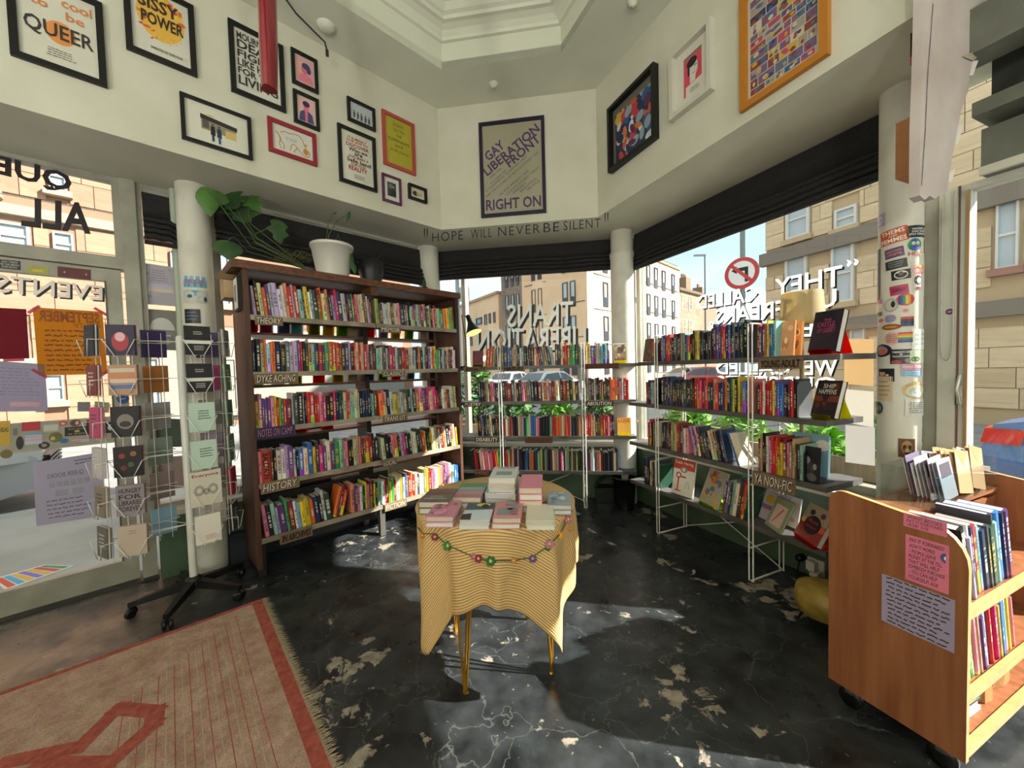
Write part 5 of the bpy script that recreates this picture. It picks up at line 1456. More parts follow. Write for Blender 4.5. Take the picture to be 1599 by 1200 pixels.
for nm in ('front', 'left', 'right-hand', 'far left', 'rear', 'rear right'):
    cx, cy, yaw_, _n = next(c for c in COLSR if c[3] == nm)
    out = -(vd * math.cos(yaw_)) + vr * math.sin(yaw_)      # the way the pocket faces
    wd = Vector((-out.y, out.x, 0))
    c0 = rackpt(cx, cy, 0)
    mb = MB()
    for s_ in (-.03, .03):
        mb.tube([c0 - out * .012 + wd * s_ + Vector((0, 0, TIERS[-1] - .03)), c0 - out * .012 + wd * s_ + Vector((0, 0, TIERS[0] + .15))], .0022, WIREW, 5)
    mb.build('column_wire', rk)
    for ti, z in enumerate(TIERS):
        mb = MB()
        zb, zt = z - .005, z + .085
        f_ = .045
        mb.tube([c0 - out * .01 + wd * -.07 + Vector((0, 0, zt)), c0 + out * f_ + wd * -.066 + Vector((0, 0, zt)), c0 + out * f_ * .78 + wd * -.022 + Vector((0, 0, zb)), c0 + out * f_ * .78 + wd * .022 + Vector((0, 0, zb)), c0 + out * f_ + wd * .066 + Vector((0, 0, zt)), c0 - out * .01 + wd * .07 + Vector((0, 0, zt))], .0022, WIREW, 5)
        mb.tube([c0 - out * .012 + wd * -.07 + Vector((0, 0, zt)), c0 - out * .012 + wd * .07 + Vector((0, 0, zt))], .0022, WIREW, 5)
        mb.tube([rc + Vector((0, 0, zt)), c0 - out * .012 + Vector((0, 0, zt))], .0022, WIREW, 5)
        mb.tube([c0 + out * f_ * .5 + wd * .02 + Vector((0, 0, zb)), c0 - out * .012 + wd * .02 + Vector((0, 0, zb + .0))], .0022, WIREW, 5)
        mb.build('pocket', rk)
        # the stack of cards in it
        col = CSPEC[nm][ti]
        base = c0 + out * .0 + Vector((0, 0, z))
        Rr = Matrix(((wd.x, -out.x, 0), (wd.y, -out.y, 0), (0, 0, 1))) @ Matrix.Rotation(math.radians(-1.5), 3, 'X')
        ncard = 4 if nm in ('front', 'left') else 3
        for c_ in range(ncard):
            front = c_ == ncard - 1
            hh, ww = (.165, .118) if nm != 'right-hand' else (.165, .105)
            if nm == 'front' and ti == 4: hh, ww = .20, .145
            q = base + out * (.006 + .0064 * c_)
            T_ = lambda x, y, zz: q + Rr @ Vector((x, y, zz))
            o = thing('greeting_card', '%s card in the spinner\'s %s column, %s tier from the top' % ('front' if front else ORD[ncard - c_], nm, ORD[ti + 1]), 'card', q, 'cards on the spinner')
            mm = M(col if (front or c_ % 2 == 0) else ('#cfc8bd' if nm != 'left' else '#b8587a'), .55)
            mb = MB(); mb.hexa([T_(x, y, zz) for zz in (0, hh) for x, y in ((-ww / 2, -.003), (ww / 2, -.003), (ww / 2, .003), (-ww / 2, .003))], mm); mb.build('folded_card', o)
            if front:
                pl = lambda u, v, T_=T_, ww=ww, hh=hh: T_(-ww / 2 + ww * u, -.0036, hh * v)
                mb = MB()
                if nm == 'front':
                    if ti < 2:
                        fill(mb, sub(pl, 0, .38, 1, .50), M('#dcd9cf', .6)); scribble(mb, sub(pl, .3, .68, .75, .82), M('#cfccc4', .6), 2, ti); scribble(mb, sub(pl, .3, .14, .75, .32), M('#cfccc4', .6), 3, ti + 9)
                    elif ti < 4: scribble(mb, sub(pl, .3, .4, .9, .75), M('#3a423c', .6), 4, ti)
                    elif ti == 4:
                        letter(mb, sub(pl, .08, .82, .92, .93), 'Everyone', M('#8c2f28', .6), .02)
                        for a_, b_, c__ in ((.28, .45, .16), (.72, .45, .16), (.5, .4, .1)):
                            for k in range(3): 
                                pp = disc(a_, b_, c__ - .03 * k, (c__ - .03 * k) * .95, 12); pi_ = disc(a_, b_, c__ - .03 * k - .012, (c__ - .03 * k) * .95 - .012, 12)
                                for i in range(12): fill(mb, pl, M('#3a352e', .6), (pp[i], pp[(i + 1) % 12], pi_[(i + 1) % 12], pi_[i]))
                    else: scribble(mb, sub(pl, .35, .12, .9, .3), M('#b0604a', .6), 3, 3)
                elif nm == 'left':
                    if ti == 0: fill(mb, pl, M('#a02a34', .5), disc(.5, .45, .3, .32)); fill(mb, lambda u, v: pl(u, v) + out * .0004, M('#d4a8b0', .5), disc(.5, .6, .18, .15))
                    elif ti == 1: [fill(mb, sub(pl, .06, v, .94, v + .13), M(c, .5)) for v, c in ((.75, '#c7b9a8'), (.58, '#c87a4a'), (.40, '#d0b8a8'), (.2, '#4a6a9c'))]
                    elif ti == 2: fill(mb, pl, M('#7d7470', .5), disc(.5, .5, .3, .25)); fill(mb, lambda u, v: pl(u, v) + out * .0004, M('#2a2424', .5), disc(.5, .42, .2, .1))
                    elif ti == 3: [fill(mb, pl, M(c, .5), disc(x, y, .12, .09, 8)) for c, x, y in (('#8c3a2c', .3, .7), ('#4a5a3c', .6, .4), ('#8c5a3a', .7, .75), ('#6a2c34', .35, .3))]
                    elif ti == 4: [letter(mb, sub(pl, .1, v, .9, v + .16), s_, M('#2f2a2e', .5), .02) for s_, v in (('HUNGRY', .74), ('FOR', .54), ('LIBRARIES', .34), ('FOREVER', .14))]
                    else: scribble(mb, sub(pl, .35, .7, .7, .85), M('#a86a68', .5), 2, 5)
                else:
                    scribble(mb, sub(pl, .15, .3, .85, .8), M('#d9d4cc' if ti % 2 else '#4a4a4a', .6), 4, ti)
                mb.build('print', o)
# ================================================================== pictures on the bulkheads
def picture(F, n, px, label, fcol, bg, art=None, fw=.028, dp=.02, ztop=None, mat_border=None, metal=0.0):
    h_ = [F.hit(x, y, n) for x, y in px]
    if len(h_) == 4:
        t0, t1 = (h_[0][0] + h_[3][0]) / 2, (h_[1][0] + h_[2][0]) / 2
        z1, z0 = (h_[0][1] + h_[1][1]) / 2, (h_[2][1] + h_[3][1]) / 2
    else:                         # bottom corners only: bottom-left, bottom-right
        t0, t1, z0 = h_[0][0], h_[1][0], (h_[0][1] + h_[1][1]) / 2
        z1 = z0 + ztop * (t1 - t0)
    th = thing('framed_picture', label, 'picture', F.P((t0 + t1) / 2, n, z0), 'framed prints on the bulkhead walls')
    fm = M(fcol, .4, metal)
    mb = MB()
    for a0, a1, b0, b1 in ((t0, t1, z0, z0 + fw), (t0, t1, z1 - fw, z1), (t0, t0 + fw, z0 + fw, z1 - fw), (t1 - fw, t1, z0 + fw, z1 - fw)):
        mb.fbox(F, a0, a1, n - dp, n - .0005, b0, b1, fm)
    mb.build('frame', th)
    mb = MB(); mb.fbox(F, t0 + fw, t1 - fw, n - .006, n - .001, z0 + fw, z1 - fw, M(mat_border or bg, .45, 0, .15)); mb.build('print', th)
    mb = MB()
    if art: art(mb, lambda k: wallbox(F, t0 + fw, t1 - fw, z0 + fw, z1 - fw, n - .0062 - .0003 * k))
    if mb.v: mb.build('printed_design', th)
    return th
def rows(lines, ink='#33322e', bold=.015):
    """lines: (text, u0, v0, u1, v1[, ink])"""
    def f(mb, lay):
        for l in lines:
            letter(mb, sub(lay(8), *l[1:5]), l[0], M(l[5] if len(l) > 5 else ink, .6), bold)
    return f
def both(*fs):
    def f(mb, lay):
        for g in fs: g(mb, lay)
    return f
def shapes(*items):
    def f(mb, lay):
        for i, (c, pts) in enumerate(items): fill(mb, lay(1 + i * .5), M(c, .6), pts)
    return f
OFFW = '#cfcdbf'
picture(FL, BL, ((17, 88), (168, 139)), 'black framed poster lettered QUEER over an orange spot', '#0e0e0e', OFFW, both(shapes(('#d88a4a', disc(.52, .44, .20, .15, 24))), rows([('it\'s', .2, .88, .5, .97, '#cf7f45'), ('cool', .55, .80, .95, .92, '#cf7f45'), ('to', .16, .70, .38, .79, '#cf7f45'), ('be', .60, .64, .84, .75, '#cf7f45'), ('QUEER', .07, .32, .95, .55)]), lambda mb, lay: scribble(mb, sub(lay(8), .3, .10, .75, .22), M('#6a675e', .6), 4, 2)), ztop=1.38)
def flames(mb, lay):
    rnd = random.Random(21)
    for i in range(60):
        a = rnd.random() * 6.28; r = .32 + rnd.random() * .16
        x, y = .5 + math.cos(a) * r * .9, .62 + math.sin(a) * r * .78
        fill(mb, lay(1 + i * .05), M(rnd.choice(['#d9a83c', '#cf5f3c', '#c03c4a', '#e0c04a']), .6), disc(x, y, .035 + rnd.random() * .05, .02 + rnd.random() * .03, 6, a))
    fill(mb, lay(.6), M('#dcb04a', .6), disc(.5, .62, .42, .36, 20))
picture(FL, BL, ((197, 75), (308, 125)), 'black framed poster lettered SISSY POWER in a burst of flames', '#0e0e0e', OFFW, both(flames, rows([('SISSY', .12, .70, .82, .90), ('POWER', .16, .47, .9, .66)], '#3a2c22', .03), rows([('INVENTED BY EVERYONE', .3, .10, .85, .14)])), ztop=1.38)
picture(FL, BL, ((353.5, 29.4), (440, 73), (447, 178), (362, 144)), 'black framed poster beginning MOURN THE DEAD behind the red hanging tube', '#0e0e0e', '#d2d1c6', rows([('MOURN THE', .06, .84, .92, .95), ('DEAD', .06, .69, .92, .83), ('FIGHT', .06, .55, .9, .67), ('LIKE HELL', .06, .41, .9, .53), ('FOR THE', .06, .28, .9, .39), ('LIVING', .06, .11, .94, .26)], '#34332f', .025))
def lady(mb, lay):
    shapes(('#d9a3a0', ((.0, 0), (1, 0), (1, 1), (0, 1))), ('#d97c8c', ((.12, .05), (.98, .05), (.9, .3), (.62, .42), (.2, .34))), ('#cf6a80', disc(.5, .58, .2, .2, 16)), ('#3a3f6a', disc(.58, .72, .24, .13, 14, 0, 6.283)), ('#3a3f6a', disc(.74, .58, .13, .14, 12)))(mb, lay)
picture(FL, BL, ((453, 75.5), (495, 96), (496, 148), (455.5, 130)), 'small black frame, pink portrait with a dark blue bun, upper of two', '#0e0e0e', '#c9c0b4', lambda mb, lay: lady(mb, lambda k: sub(lay(k), .06, .06, .94, .94)), fw=.022)
def suited(mb, lay):
    shapes(('#d9b0ac', ((.0, 0), (1, 0), (1, 1), (0, 1))), ('#454a72', ((.05, 0), (.95, 0), (.86, .38), (.62, .5), (.36, .5), (.12, .36))), ('#d06a84', ((.42, .0), (.56, .0), (.58, .5), (.4, .5))), ('#d9718a', disc(.5, .62, .17, .19, 16)), ('#3c2c50', disc(.5, .78, .22, .13, 14)))(mb, lay)
picture(FL, BL, ((455, 139), (496, 157), (499, 207.5), (460, 191)), 'small black frame, portrait in a blue jacket, lower of two', '#0e0e0e', '#c9c0b4', lambda mb, lay: suited(mb, lambda k: sub(lay(k), .06, .06, .94, .94)), fw=.022)
def dance(mb, lay):
    mm = M('#b98a3c', .6)
    def st(pts, w_=.022):
        for p, q in zip(pts, pts[1:]):
            d = Vector((q[0] - p[0], q[1] - p[1])); d.normalize(); e = Vector((-d.y, d.x)) * w_ / 2
            fill(mb, lay(2), mm, ((p[0] - e.x, p[1] - e.y * 1.6), (q[0] - e.x, q[1] - e.y * 1.6), (q[0] + e.x, q[1] + e.y * 1.6), (p[0] + e.x, p[1] + e.y * 1.6)))
    st([(.08, .72), (.16, .62), (.2, .4), (.28, .28), (.26, .1)]); st([(.12, .7), (.2, .5), (.16, .3), (.2, .1)])
    st([(.2, .74), (.3, .82), (.42, .8), (.55, .86), (.68, .84), (.75, .7), (.8, .5), (.84, .4)])
    st([(.84, .4), (.92, .32), (.9, .14), (.78, .1), (.6, .34), (.52, .46), (.46, .36), (.42, .14)]); st([(.6, .34), (.5, .12)])
    fill(mb, lay(2), mm, disc(.82, .3, .07, .13, 10)); fill(mb, lay(2.5), mm, disc(.83, .56, .03, .06, 10))
    letter(mb, sub(lay(3), .32, .5, .6, .64), 'UP QUEER', M('#a88a9c', .6))
picture(FL, BL, ((416, 181), (492, 212.5), (495, 262), (419.5, 236)), 'red framed drawing of ochre bending line figures', '#8f2431', '#cfcfc6', dance, fw=.026)
def shopfront(mb, lay):
    shapes(('#8a8472', ((.24, .36), (.80, .34), (.80, .62), (.24, .66))), ('#2e2c2a', ((.23, .62), (.82, .55), (.82, .66), (.23, .74))), ('#d0b060', ((.26, .74), (.5, .74), (.4, .78))), ('#55544e', ((.26, .4), (.36, .4), (.36, .6), (.26, .61))), ('#c9b06a', ((.62, .3), (.8, .3), (.8, .5), (.62, .5))), ('#22232a', ((.38, .26), (.46, .26), (.45, .5), (.39, .5))), ('#2a3348', ((.48, .24), (.56, .24), (.55, .48), (.49, .48))), ('#30384a', ((.40, .1), (.44, .1), (.44, .27), (.40, .27))), ('#35507a', ((.50, .08), (.54, .08), (.54, .26), (.5, .26))), ('#5a4438', disc(.42, .54, .02, .035, 8)), ('#5a4438', disc(.52, .52, .02, .035, 8)))(mb, lay)
picture(FL, BL, ((281, 141), (392.5, 190), (392.5, 254), (282, 214)), 'black framed landscape drawing of two people before a shopfront', '#0e0e0e', '#d3d2c4', shopfront, fw=.02)
def band_of_five(mb, lay):
    for i, x in enumerate((.18, .34, .5, .68, .84)):
        y = .42 - .02 * i
        fill(mb, lay(2), M('#4a5058', .6), ((x - .04, y - .22), (x + .04, y - .22), (x + .05, y + .06), (x - .05, y + .06))); fill(mb, lay(2), M('#5d646c', .6), disc(x, y + .13, .035, .06, 9))
        fill(mb, lay(2), M('#4a5058', .6), ((x - .035, y - .3), (x - .01, y - .3), (x - .01, y - .2), (x - .035, y - .2)))
picture(FL, BL, ((541, 151), (585, 172.5), (585, 207.5), (542, 187.5)), 'small black landscape frame with a grey sketch of five figures', '#0e0e0e', '#b9c0c4', band_of_five, fw=.022)
picture(FL, BL, ((526, 192), (586, 219), (587, 302), (529, 282.5)), 'black framed poster in red and black lines, DISCOVER in the third', '#0e0e0e', '#d3d2c4', both(rows([('IT IS MERELY', .2, .86, .8, .91, '#a8483a'), ('OUR JOB TO', .15, .79, .85, .85, '#a8483a'), ('DISCOVER', .15, .71, .88, .78, '#a02c2c'), ('AND MAKE A', .2, .49, .85, .54, '#a8483a'), ('FOR OUR', .28, .34, .76, .39, '#a8483a'), ('REALITY', .2, .24, .8, .33, '#a02c2c')], bold=.02), rows([('Who we', .22, .62, .82, .70), ('are', .4, .55, .66, .61), ('Safe land', .15, .40, .92, .48)], bold=.02), lambda mb, lay: scribble(mb, sub(lay(8), .35, .08, .75, .17), M('#77746a', .6), 4, 6)), fw=.026)
picture(FL, BL, ((595, 171), (646, 196), (647.5, 276), (598, 256)), 'coral framed yellow print of thinly spaced capitals', '#ad4844', '#a8a032', rows([("DON'T", .3, .84, .68, .90), ('GO TO', .3, .73, .7, .79), ('THE', .4, .62, .6, .68), ('EXPENSIVE', .12, .51, .9, .57), ('SHOP', .35, .40, .65, .46), ('FOR JUICE', .18, .28, .85, .34)], '#4c4a1c', 0), fw=.026)
picture(FL, BL, ((596, 271), (625, 281), (626, 322), (596, 314)), 'small purple frame with a dark photograph of a crowd', '#5c2c50', '#cfcfc6', shapes(('#3c3d3f', ((.22, .2), (.8, .2), (.8, .82), (.22, .82))), ('#6d6f70', ((.3, .55), (.55, .55), (.55, .75), (.3, .75))), ('#24252a', ((.5, .25), (.78, .25), (.78, .48), (.5, .48))), ('#85878a', disc(.62, .64, .07, .06, 8))), fw=.018)
picture(FL, BL, ((636, 287.5), (664, 296.5), (665, 319), (637, 311)), 'smallest black frame with a drawn brown tail, lowest right on the left wall', '#0e0e0e', '#cfcab4', shapes(('#3a352c', disc(.38, .5, .2, .24, 10)), ('#b5a67a', ((.45, .4), (.85, .35), (.85, .62), (.45, .62)))), fw=.018, dp=.03)
def glf(mb, lay):
    P_ = lay(6); pur, sm = M('#4a2f5c', .6), M('#4f4a58', .6)
    def rot(u0, v0, wl, hl, ang=35):
        a = math.radians(ang); asp = 1.42
        return lambda u, v: P_(u0 + (u * wl * math.cos(a) - v * hl * math.sin(a)), v0 + (u * wl * math.sin(a) + v * hl * math.cos(a)) / asp)
    letter(mb, rot(.10, .595, .36, .16), 'GAY', pur, .02); letter(mb, rot(.07, .43, 1.12, .15), 'LIBERATION', pur, .02); letter(mb, rot(.46, .50, .66, .15), 'FRONT', pur, .02)
    for s_, x, y, w_ in (('ARE WE', .12, .40, .24), ('A LOAD OF', .13, .335, .34), ('SCREAMING QUEENS? YES!', .05, .25, .86), ('ARE WE A LOAD OF BUTCH DYKES? YES!', .04, .185, 1.12), ('FILTHY MINDS? YES!', .28, .195, .62), ('COCKSUCKERS? YEAH!', .40, .195, .68), ('FREAKS', .52, .205, .26), ('BEAUTIFUL', .64, .215, .34), ('PEOPLE', .76, .225, .24)):
        letter(mb, rot(x, y, w_, .036), s_, sm, .0)
    letter(mb, sub(P_, .03, .04, .97, .165), 'RIGHT ON', pur, .02)
picture(FC, BC, ((746, 195), (848, 181), (855, 331), (754, 343)), 'large dark framed GAY LIBERATION FRONT poster alone on the end wall', '#1c1430', '#9c9882', glf, fw=.03)
def jumble(cols, seed, k, rx, ry):
    def f(mb, lay):
        rnd = random.Random(seed)
        for i in range(k):
            a = rnd.random() * 3.14
            cx, cy = .12 + rnd.random() * .76, .10 + rnd.random() * .76
            pts = [(cx + math.cos(a) * x * rx - math.sin(a) * y * ry, cy + math.sin(a) * x * rx + math.cos(a) * y * ry) for x, y in disc(0, 0, 1, .5 + rnd.random() * .5, 9)]
            fill(mb, lay(1 + i * .12), M(rnd.choice(cols), .6), [(min(.94, max(.06, x)), min(.88, max(.06, y))) for x, y in pts])
    return f
picture(FR, BR, ((954, 172.5), (1027, 102.5), (1031, 216), (957.5, 270.5)), 'black box frame with a crowded painting of orange and blue shapes', '#0d0d0d', '#6d6a5e', both(shapes(('#2a3550', ((.06, .06), (.94, .06), (.94, .88), (.06, .88)))), jumble(['#c25a3a', '#c8703c', '#2f5a8c', '#8c9aa8', '#5a2c50', '#c9a83c', '#b83c4a', '#d0d0cc', '#20305a'], 17, 60, .10, .08)), fw=.026, dp=.05)
def face(mb, lay):
    shapes(('#7d755f', ((.24, .78), (.76, .78), (.76, .85), (.24, .85))), ('#cf4a62', ((.24, .18), (.76, .18), (.76, .80), (.24, .80))), ('#d6d3c6', ((.30, .16), (.76, .16), (.76, .36), (.30, .34))), ('#d6d0c2', disc(.52, .58, .13, .16, 16)), ('#1f2024', disc(.48, .70, .15, .08, 14)), ('#1f2024', ((.36, .5), (.42, .5), (.42, .72), (.36, .68))), ('#1f2024', ((.55, .60), (.63, .60), (.63, .615), (.55, .615))), ('#d6d0c2', ((.42, .36), (.58, .36), (.6, .5), (.44, .5))), ('#2a2a2c', ((.5, .49), (.58, .49), (.58, .5), (.5, .5))))(mb, lay)
    letter(mb, sub(lay(6), .42, .24, .66, .27), 'HOPE WILL', M('#4a4846', .6)); letter(mb, sub(lay(6), .42, .20, .70, .225), 'NEVER BE SILENT', M('#4a4846', .6))
picture(FR, BR, ((1052, 88), (1117, 31), (1117, 144), (1052, 189)), 'white box frame with an ink portrait on a pink-red ground', '#cbc9bc', '#d6d4c8', face, fw=.026, dp=.045)
def comic(mb, lay):
    rnd = random.Random(14)
    cols = ['#8c4a3a', '#3f5a8c', '#c0a040', '#b0485a', '#6a5a80', '#9a9488', '#5a6a78', '#c8b8a0', '#7d3a2c', '#2f3a5c']
    v = .04
    while v < .93:
        h_ = .055 + rnd.random() * .05
        u = .04
        while u < .93:
            w_ = min(.10 + rnd.random() * .18, .96 - u)
            fill(mb, sub(lay(1), u, v, u + w_ - .012, min(.965, v + h_ - .008)), M(rnd.choice(cols), .6))
            for k in range(3):
                fill(mb, sub(lay(2 + k), u, v, u + w_ - .012, min(.965, v + h_ - .008)), M(rnd.choice(cols), .6), disc(.2 + rnd.random() * .6, .2 + rnd.random() * .6, .18, .25, 7))
            u += w_
        v += h_
picture(FR, BR, ((1160, 176), (1298, 88)), 'large orange wooden frame of many small comic panels', '#b5741f', '#c0b8a6', comic, fw=.035, dp=.03, ztop=1.45)

# ================================================================== lettering on the soffit and the glass
VINYL = translucent('#f0f0ea', .55)
def shadow_glyphs(s_, du, dv):
    """The drop shadow of a word: the word moved by (du, dv) with the word itself cut away."""
    v0_, f0_ = glyphs(s_, .01, 0, 1)
    key, vs, mp_ = {}, [], []
    for x, y in v0_:
        q = (round(x, 5), round(y, 5))
        if q not in key:
            key[q] = len(vs); vs.append((x, y))
        mp_.append(key[q])
    fs = []
    for f in f0_:
        f = [mp_[i] for i in f]
        f = [v for i, v in enumerate(f) if v != f[i - 1]]
        if len(f) > 2: fs.append(tuple(f))
    def solid(o_u, o_v, z0, z1):
        n_ = len(vs)
        me = bpy.data.meshes.new('cut')
        ed = {}
        for f in fs:
            for i in range(len(f)):
                e = (f[i], f[(i + 1) % len(f)])
                ed[e] = ed.get(e, 0) + 1
        rim = [e for e in ed if (e[1], e[0]) not in ed]
        V_ = [(x + o_u, y + o_v, z0) for x, y in vs] + [(x + o_u, y + o_v, z1) for x, y in vs]
        F_ = [f[::-1] for f in fs] + [tuple(i + n_ for i in f) for f in fs] + [(a, b_, b_ + n_, a + n_) for a, b_ in rim]
        me.from_pydata(V_, [], F_)
        o = bpy.data.objects.new('cut', me); COL.objects.link(o)
        return o
    A_, B_ = solid(du, dv, 0, 1), solid(0, 0, -.5, 1.5)
    md = A_.modifiers.new('cut', 'BOOLEAN'); md.operation = 'DIFFERENCE'; md.solver = 'EXACT'; md.object = B_
    ev = A_.evaluated_get(bpy.context.evaluated_depsgraph_get()); me = ev.to_mesh()
    out_v = [(v.co.x, v.co.y) for v in me.vertices]
    out_f = [tuple(p.vertices) for p in me.polygons if p.normal.z > .9 and p.center.z > .5]
    ev.to_mesh_clear()
    for o in (A_, B_): bpy.data.objects.remove(o)
    return out_v, out_f
def lettering(name, label, texts, white=True):
    th = None
    for i, (s_, a, b_, c, d, mir) in enumerate(texts):
        if th is None: th = thing(name, label, 'lettering', (a + b_) / 2)
        mb = MB()
        if white == 'dark':
            letter(mb, quadbox(a, b_, c, d), s_, M('#1c1218', .5), .03, 0, mir)
        elif white:
            ar = (a - d).length / (b_ - a).length
            vs_, fs_ = shadow_glyphs(s_, -.10 * ar if mir else .10 * ar, -.09)
            pl_ = quadbox(a, b_, c, d)
            mb.add([pl_(1 - x if mir else x, y) for x, y in vs_], fs_, M('#101214', .5))
            letter(mb, pl_, s_, VINYL, .012, 0, mir)
        else:
            letter(mb, quadbox(a, b_, c, d), s_, M('#17202a', .6), -.012, 0, mir, 3, 1.15)
        mb.build('word', th)
    return th
z_ = ZS - .0015
lettering('wall_lettering', 'thin black painted line HOPE WILL NEVER BE SILENT under the end wall', [(s_, onz(x0, y0, z_), onz(x1, y1, z_), onz(x1, y1 - 14, z_), onz(x0, y0 - 14, z_), False) for s_, x0, y0, x1, y1 in (('"', 662, 371, 668, 371), ('HOPE', 675, 378, 723, 374), ('WILL', 735, 373, 768, 370), ('NEVER', 778, 369, 843, 364), ('BE', 849, 363, 873, 361), ('SILENT', 880, 360, 938, 355), ('"', 944, 347, 950, 346))], white=False)
def gl(F, n, s_, xl, yl0, yl1, xr, yr0, yr1):
    """Box on the glass: left edge x with bottom and top, right edge likewise."""
    P_ = lambda x, y: F.P(*(lambda h: (h[0], n, h[1]))(F.hit(x, y, n)))
    return (s_, P_(xl, yl0), P_(xr, yr0), P_(xr, yr1), P_(xl, yl1), True)
gn = NC - .008
lettering('window_lettering', 'white shadowed word TRANS, seen reversed on the corner window', [gl(FC, gn, 'TRANS', 792, 512, 476, 895, 506, 470)])
lettering('window_lettering', 'white shadowed word LIBERATION, seen reversed on the corner window', [gl(FC, gn, 'LIBERATION', 744, 552, 514, 915, 546, 509)])
gn = NR - .008
lettering('window_lettering', 'white shadowed words THEY CALLED with quote mark, reversed on the right window', [gl(FR, gn, 'THEY', 1210, 463, 437, 1315, 446, 414), gl(FR, gn, '\u201c', 1322, 417, 406, 1341, 414, 403), gl(FR, gn, 'CALLED', 1088, 484, 462, 1183, 470, 446)])
lettering('window_lettering', 'white shadowed words US FREAKS, reversed behind the lampshade', [gl(FR, gn, 'US', 1254, 484, 452, 1306, 480, 451), gl(FR, gn, 'FREAKS', 1117, 506, 484, 1226, 497, 468)])
lettering('window_lettering', 'white shadowed line with ampersand half hidden by dark books, reversed', [gl(FR, gn, '&', 1104, 522, 502, 1116, 521, 501), gl(FR, gn, 'DEVIANTS', 1130, 530, 508, 1306, 525, 498)])
lettering('window_lettering', 'white shadowed words WE CALLED, reversed under the top right-hand shelf', [gl(FR, gn, 'CALLED', 1118, 585, 566, 1235, 586, 562), gl(FR, gn, 'WE', 1256, 586, 561, 1308, 587, 560)])
lettering('window_lettering', 'white shadowed word OURSELVES, reversed above the second right-hand shelf', [gl(FR, gn, 'OURSELVES', 1120, 607, 587, 1308, 614, 589)])
gn = NL - .012
lettering('window_lettering', 'dark words QUEER and ALL, reversed on the transom light over the door', [gl(FL, gn, 'QUEER', -95, 255, 215, 112, 306, 272), gl(FL, gn, 'ALL', 33, 353, 308, 142, 366, 318)], white='dark')
lettering('window_lettering', 'grey-white shadowed word EVENTS, reversed across the top of the door glass', [gl(FL, gn, 'EVENTS', -8, 457, 428, 160, 470, 447)])

# ================================================================== stickers on the pillars
def pill(k, x, y):
    """Where the sight line meets pillar k: angle and height."""
    c, r = PILLARS[k]
    d = ray(x, y); o2 = Vector((EYEP.x - c.x, EYEP.y - c.y)); d2 = Vector((d.x, d.y))
    A, B, C_ = d2.dot(d2), o2.dot(d2), o2.dot(o2) - r * r
    disc_ = B * B - A * C_
    s_ = (-B - math.sqrt(max(disc_, 0))) / A
    p = EYEP + d * s_
    return math.atan2(p.y - c.y, p.x - c.x), p.z
STK = [0]
def curved(k, x, y, w_, h_, tilt=0.0):
    """Patch centred on pixel (x, y), w_ x h_ metres; returns place(u, v, lift)."""
    c, r = PILLARS[k]
    a0, z0 = pill(k, x, y)
    ct, st_ = math.cos(tilt), math.sin(tilt)
    STK[0] += 1
    LIFT = STK[0] * .00006
    def f(lift):
        def g(u, v):
            X, Z = (u - .5) * w_, (v - .5) * h_
            X, Z = X * ct - Z * st_, X * st_ + Z * ct
            a = a0 + X / r
            rr = r + .0012 + LIFT + lift * .0004
            return Vector((c.x + rr * math.cos(a), c.y + rr * math.sin(a), z0 + Z))
        return g
    return f
def cfill(mb, pl, mat, shape='rect', k=8, rnd_=None):
    if shape == 'rect':
        vs = [pl(i / k, j) for i in range(k + 1) for j in (0, 1)]
        mb.add(vs, [(2 * i, 2 * i + 2, 2 * i + 3, 2 * i + 1) for i in range(k)], mat)
    else:
        vs = [pl(.5, .5)] + [pl(u, v) for u, v in disc(.5, .5, .5, .5, 20)]
        mb.add(vs, [(0, 1 + i, 1 + (i + 1) % 20) for i in range(20)], mat)
def sticker(k, x, y, wpx, hpx, bg, label, shape='rect', extra=None, tilt=0.0, word=None, ink='#e8e4da', name='sticker', group='stickers on the right-hand pillar'):
    c, r = PILLARS[k]
    a0, z0 = pill(k, x, y)
    p = Vector((c.x + r * math.cos(a0), c.y + r * math.sin(a0), z0))
    da_ = (pill(k, x + wpx / 2, y)[0] - pill(k, x - wpx / 2, y)[0] + math.pi) % (2 * math.pi) - math.pi
    w_ = max(abs(da_) * r, .004)
    h_ = abs(pill(k, x, y + hpx / 2)[1] - pill(k, x, y - hpx / 2)[1])
    pl = curved(k, x, y, w_, h_, tilt)
    th = thing(name, label, 'sticker', p, group)
    mb = MB(); cfill(mb, pl(0), M(bg, .35), shape); mb.build('backing', th)
    mb = MB()
    if extra: extra(mb, pl)
    if word:
        for s_, u0, v0, u1, v1 in word: letter(mb, sub(pl(4), u0, v0, u1, v1), s_, M(ink, .5), .02)
    if mb.v: mb.build('print', th)
def stripes(cols, vert=False):
    def f(mb, pl):
        n_ = len(cols)
        for i, c in enumerate(cols):
            cfill(mb, sub(pl(1), i / n_, 0, (i + 1) / n_, 1) if vert else sub(pl(1), 0, 1 - (i + 1) / n_, 1, 1 - i / n_), M(c, .4), 'rect', 4)
    return f
def spots(*items):
    def f(mb, pl):
        for i, (c, u, v, ru_, rv_) in enumerate(items):
            cfill(mb, sub(pl(1 + i), u - ru_, v - rv_, u + ru_, v + rv_), M(c, .4), 'disc')
    return f
def lines(ink, n_, seed=0, box_=(.1, .15, .9, .85)):
    return lambda mb, pl: scribble(mb, sub(pl(3), *box_), M(ink, .5), n_, seed)
RB = ['#b83a34', '#d98a34', '#d9c23c', '#3f8a4a', '#3a5aa0', '#5a3a80']
S = lambda *a, **k: sticker(7, *a, **k)
S(1374, 346, 16, 20, '#a99ab8', 'lilac hexagonal sticker highest on the right-hand pillar', extra=spots(('#c9bcd4', .5, .5, .35, .35)))
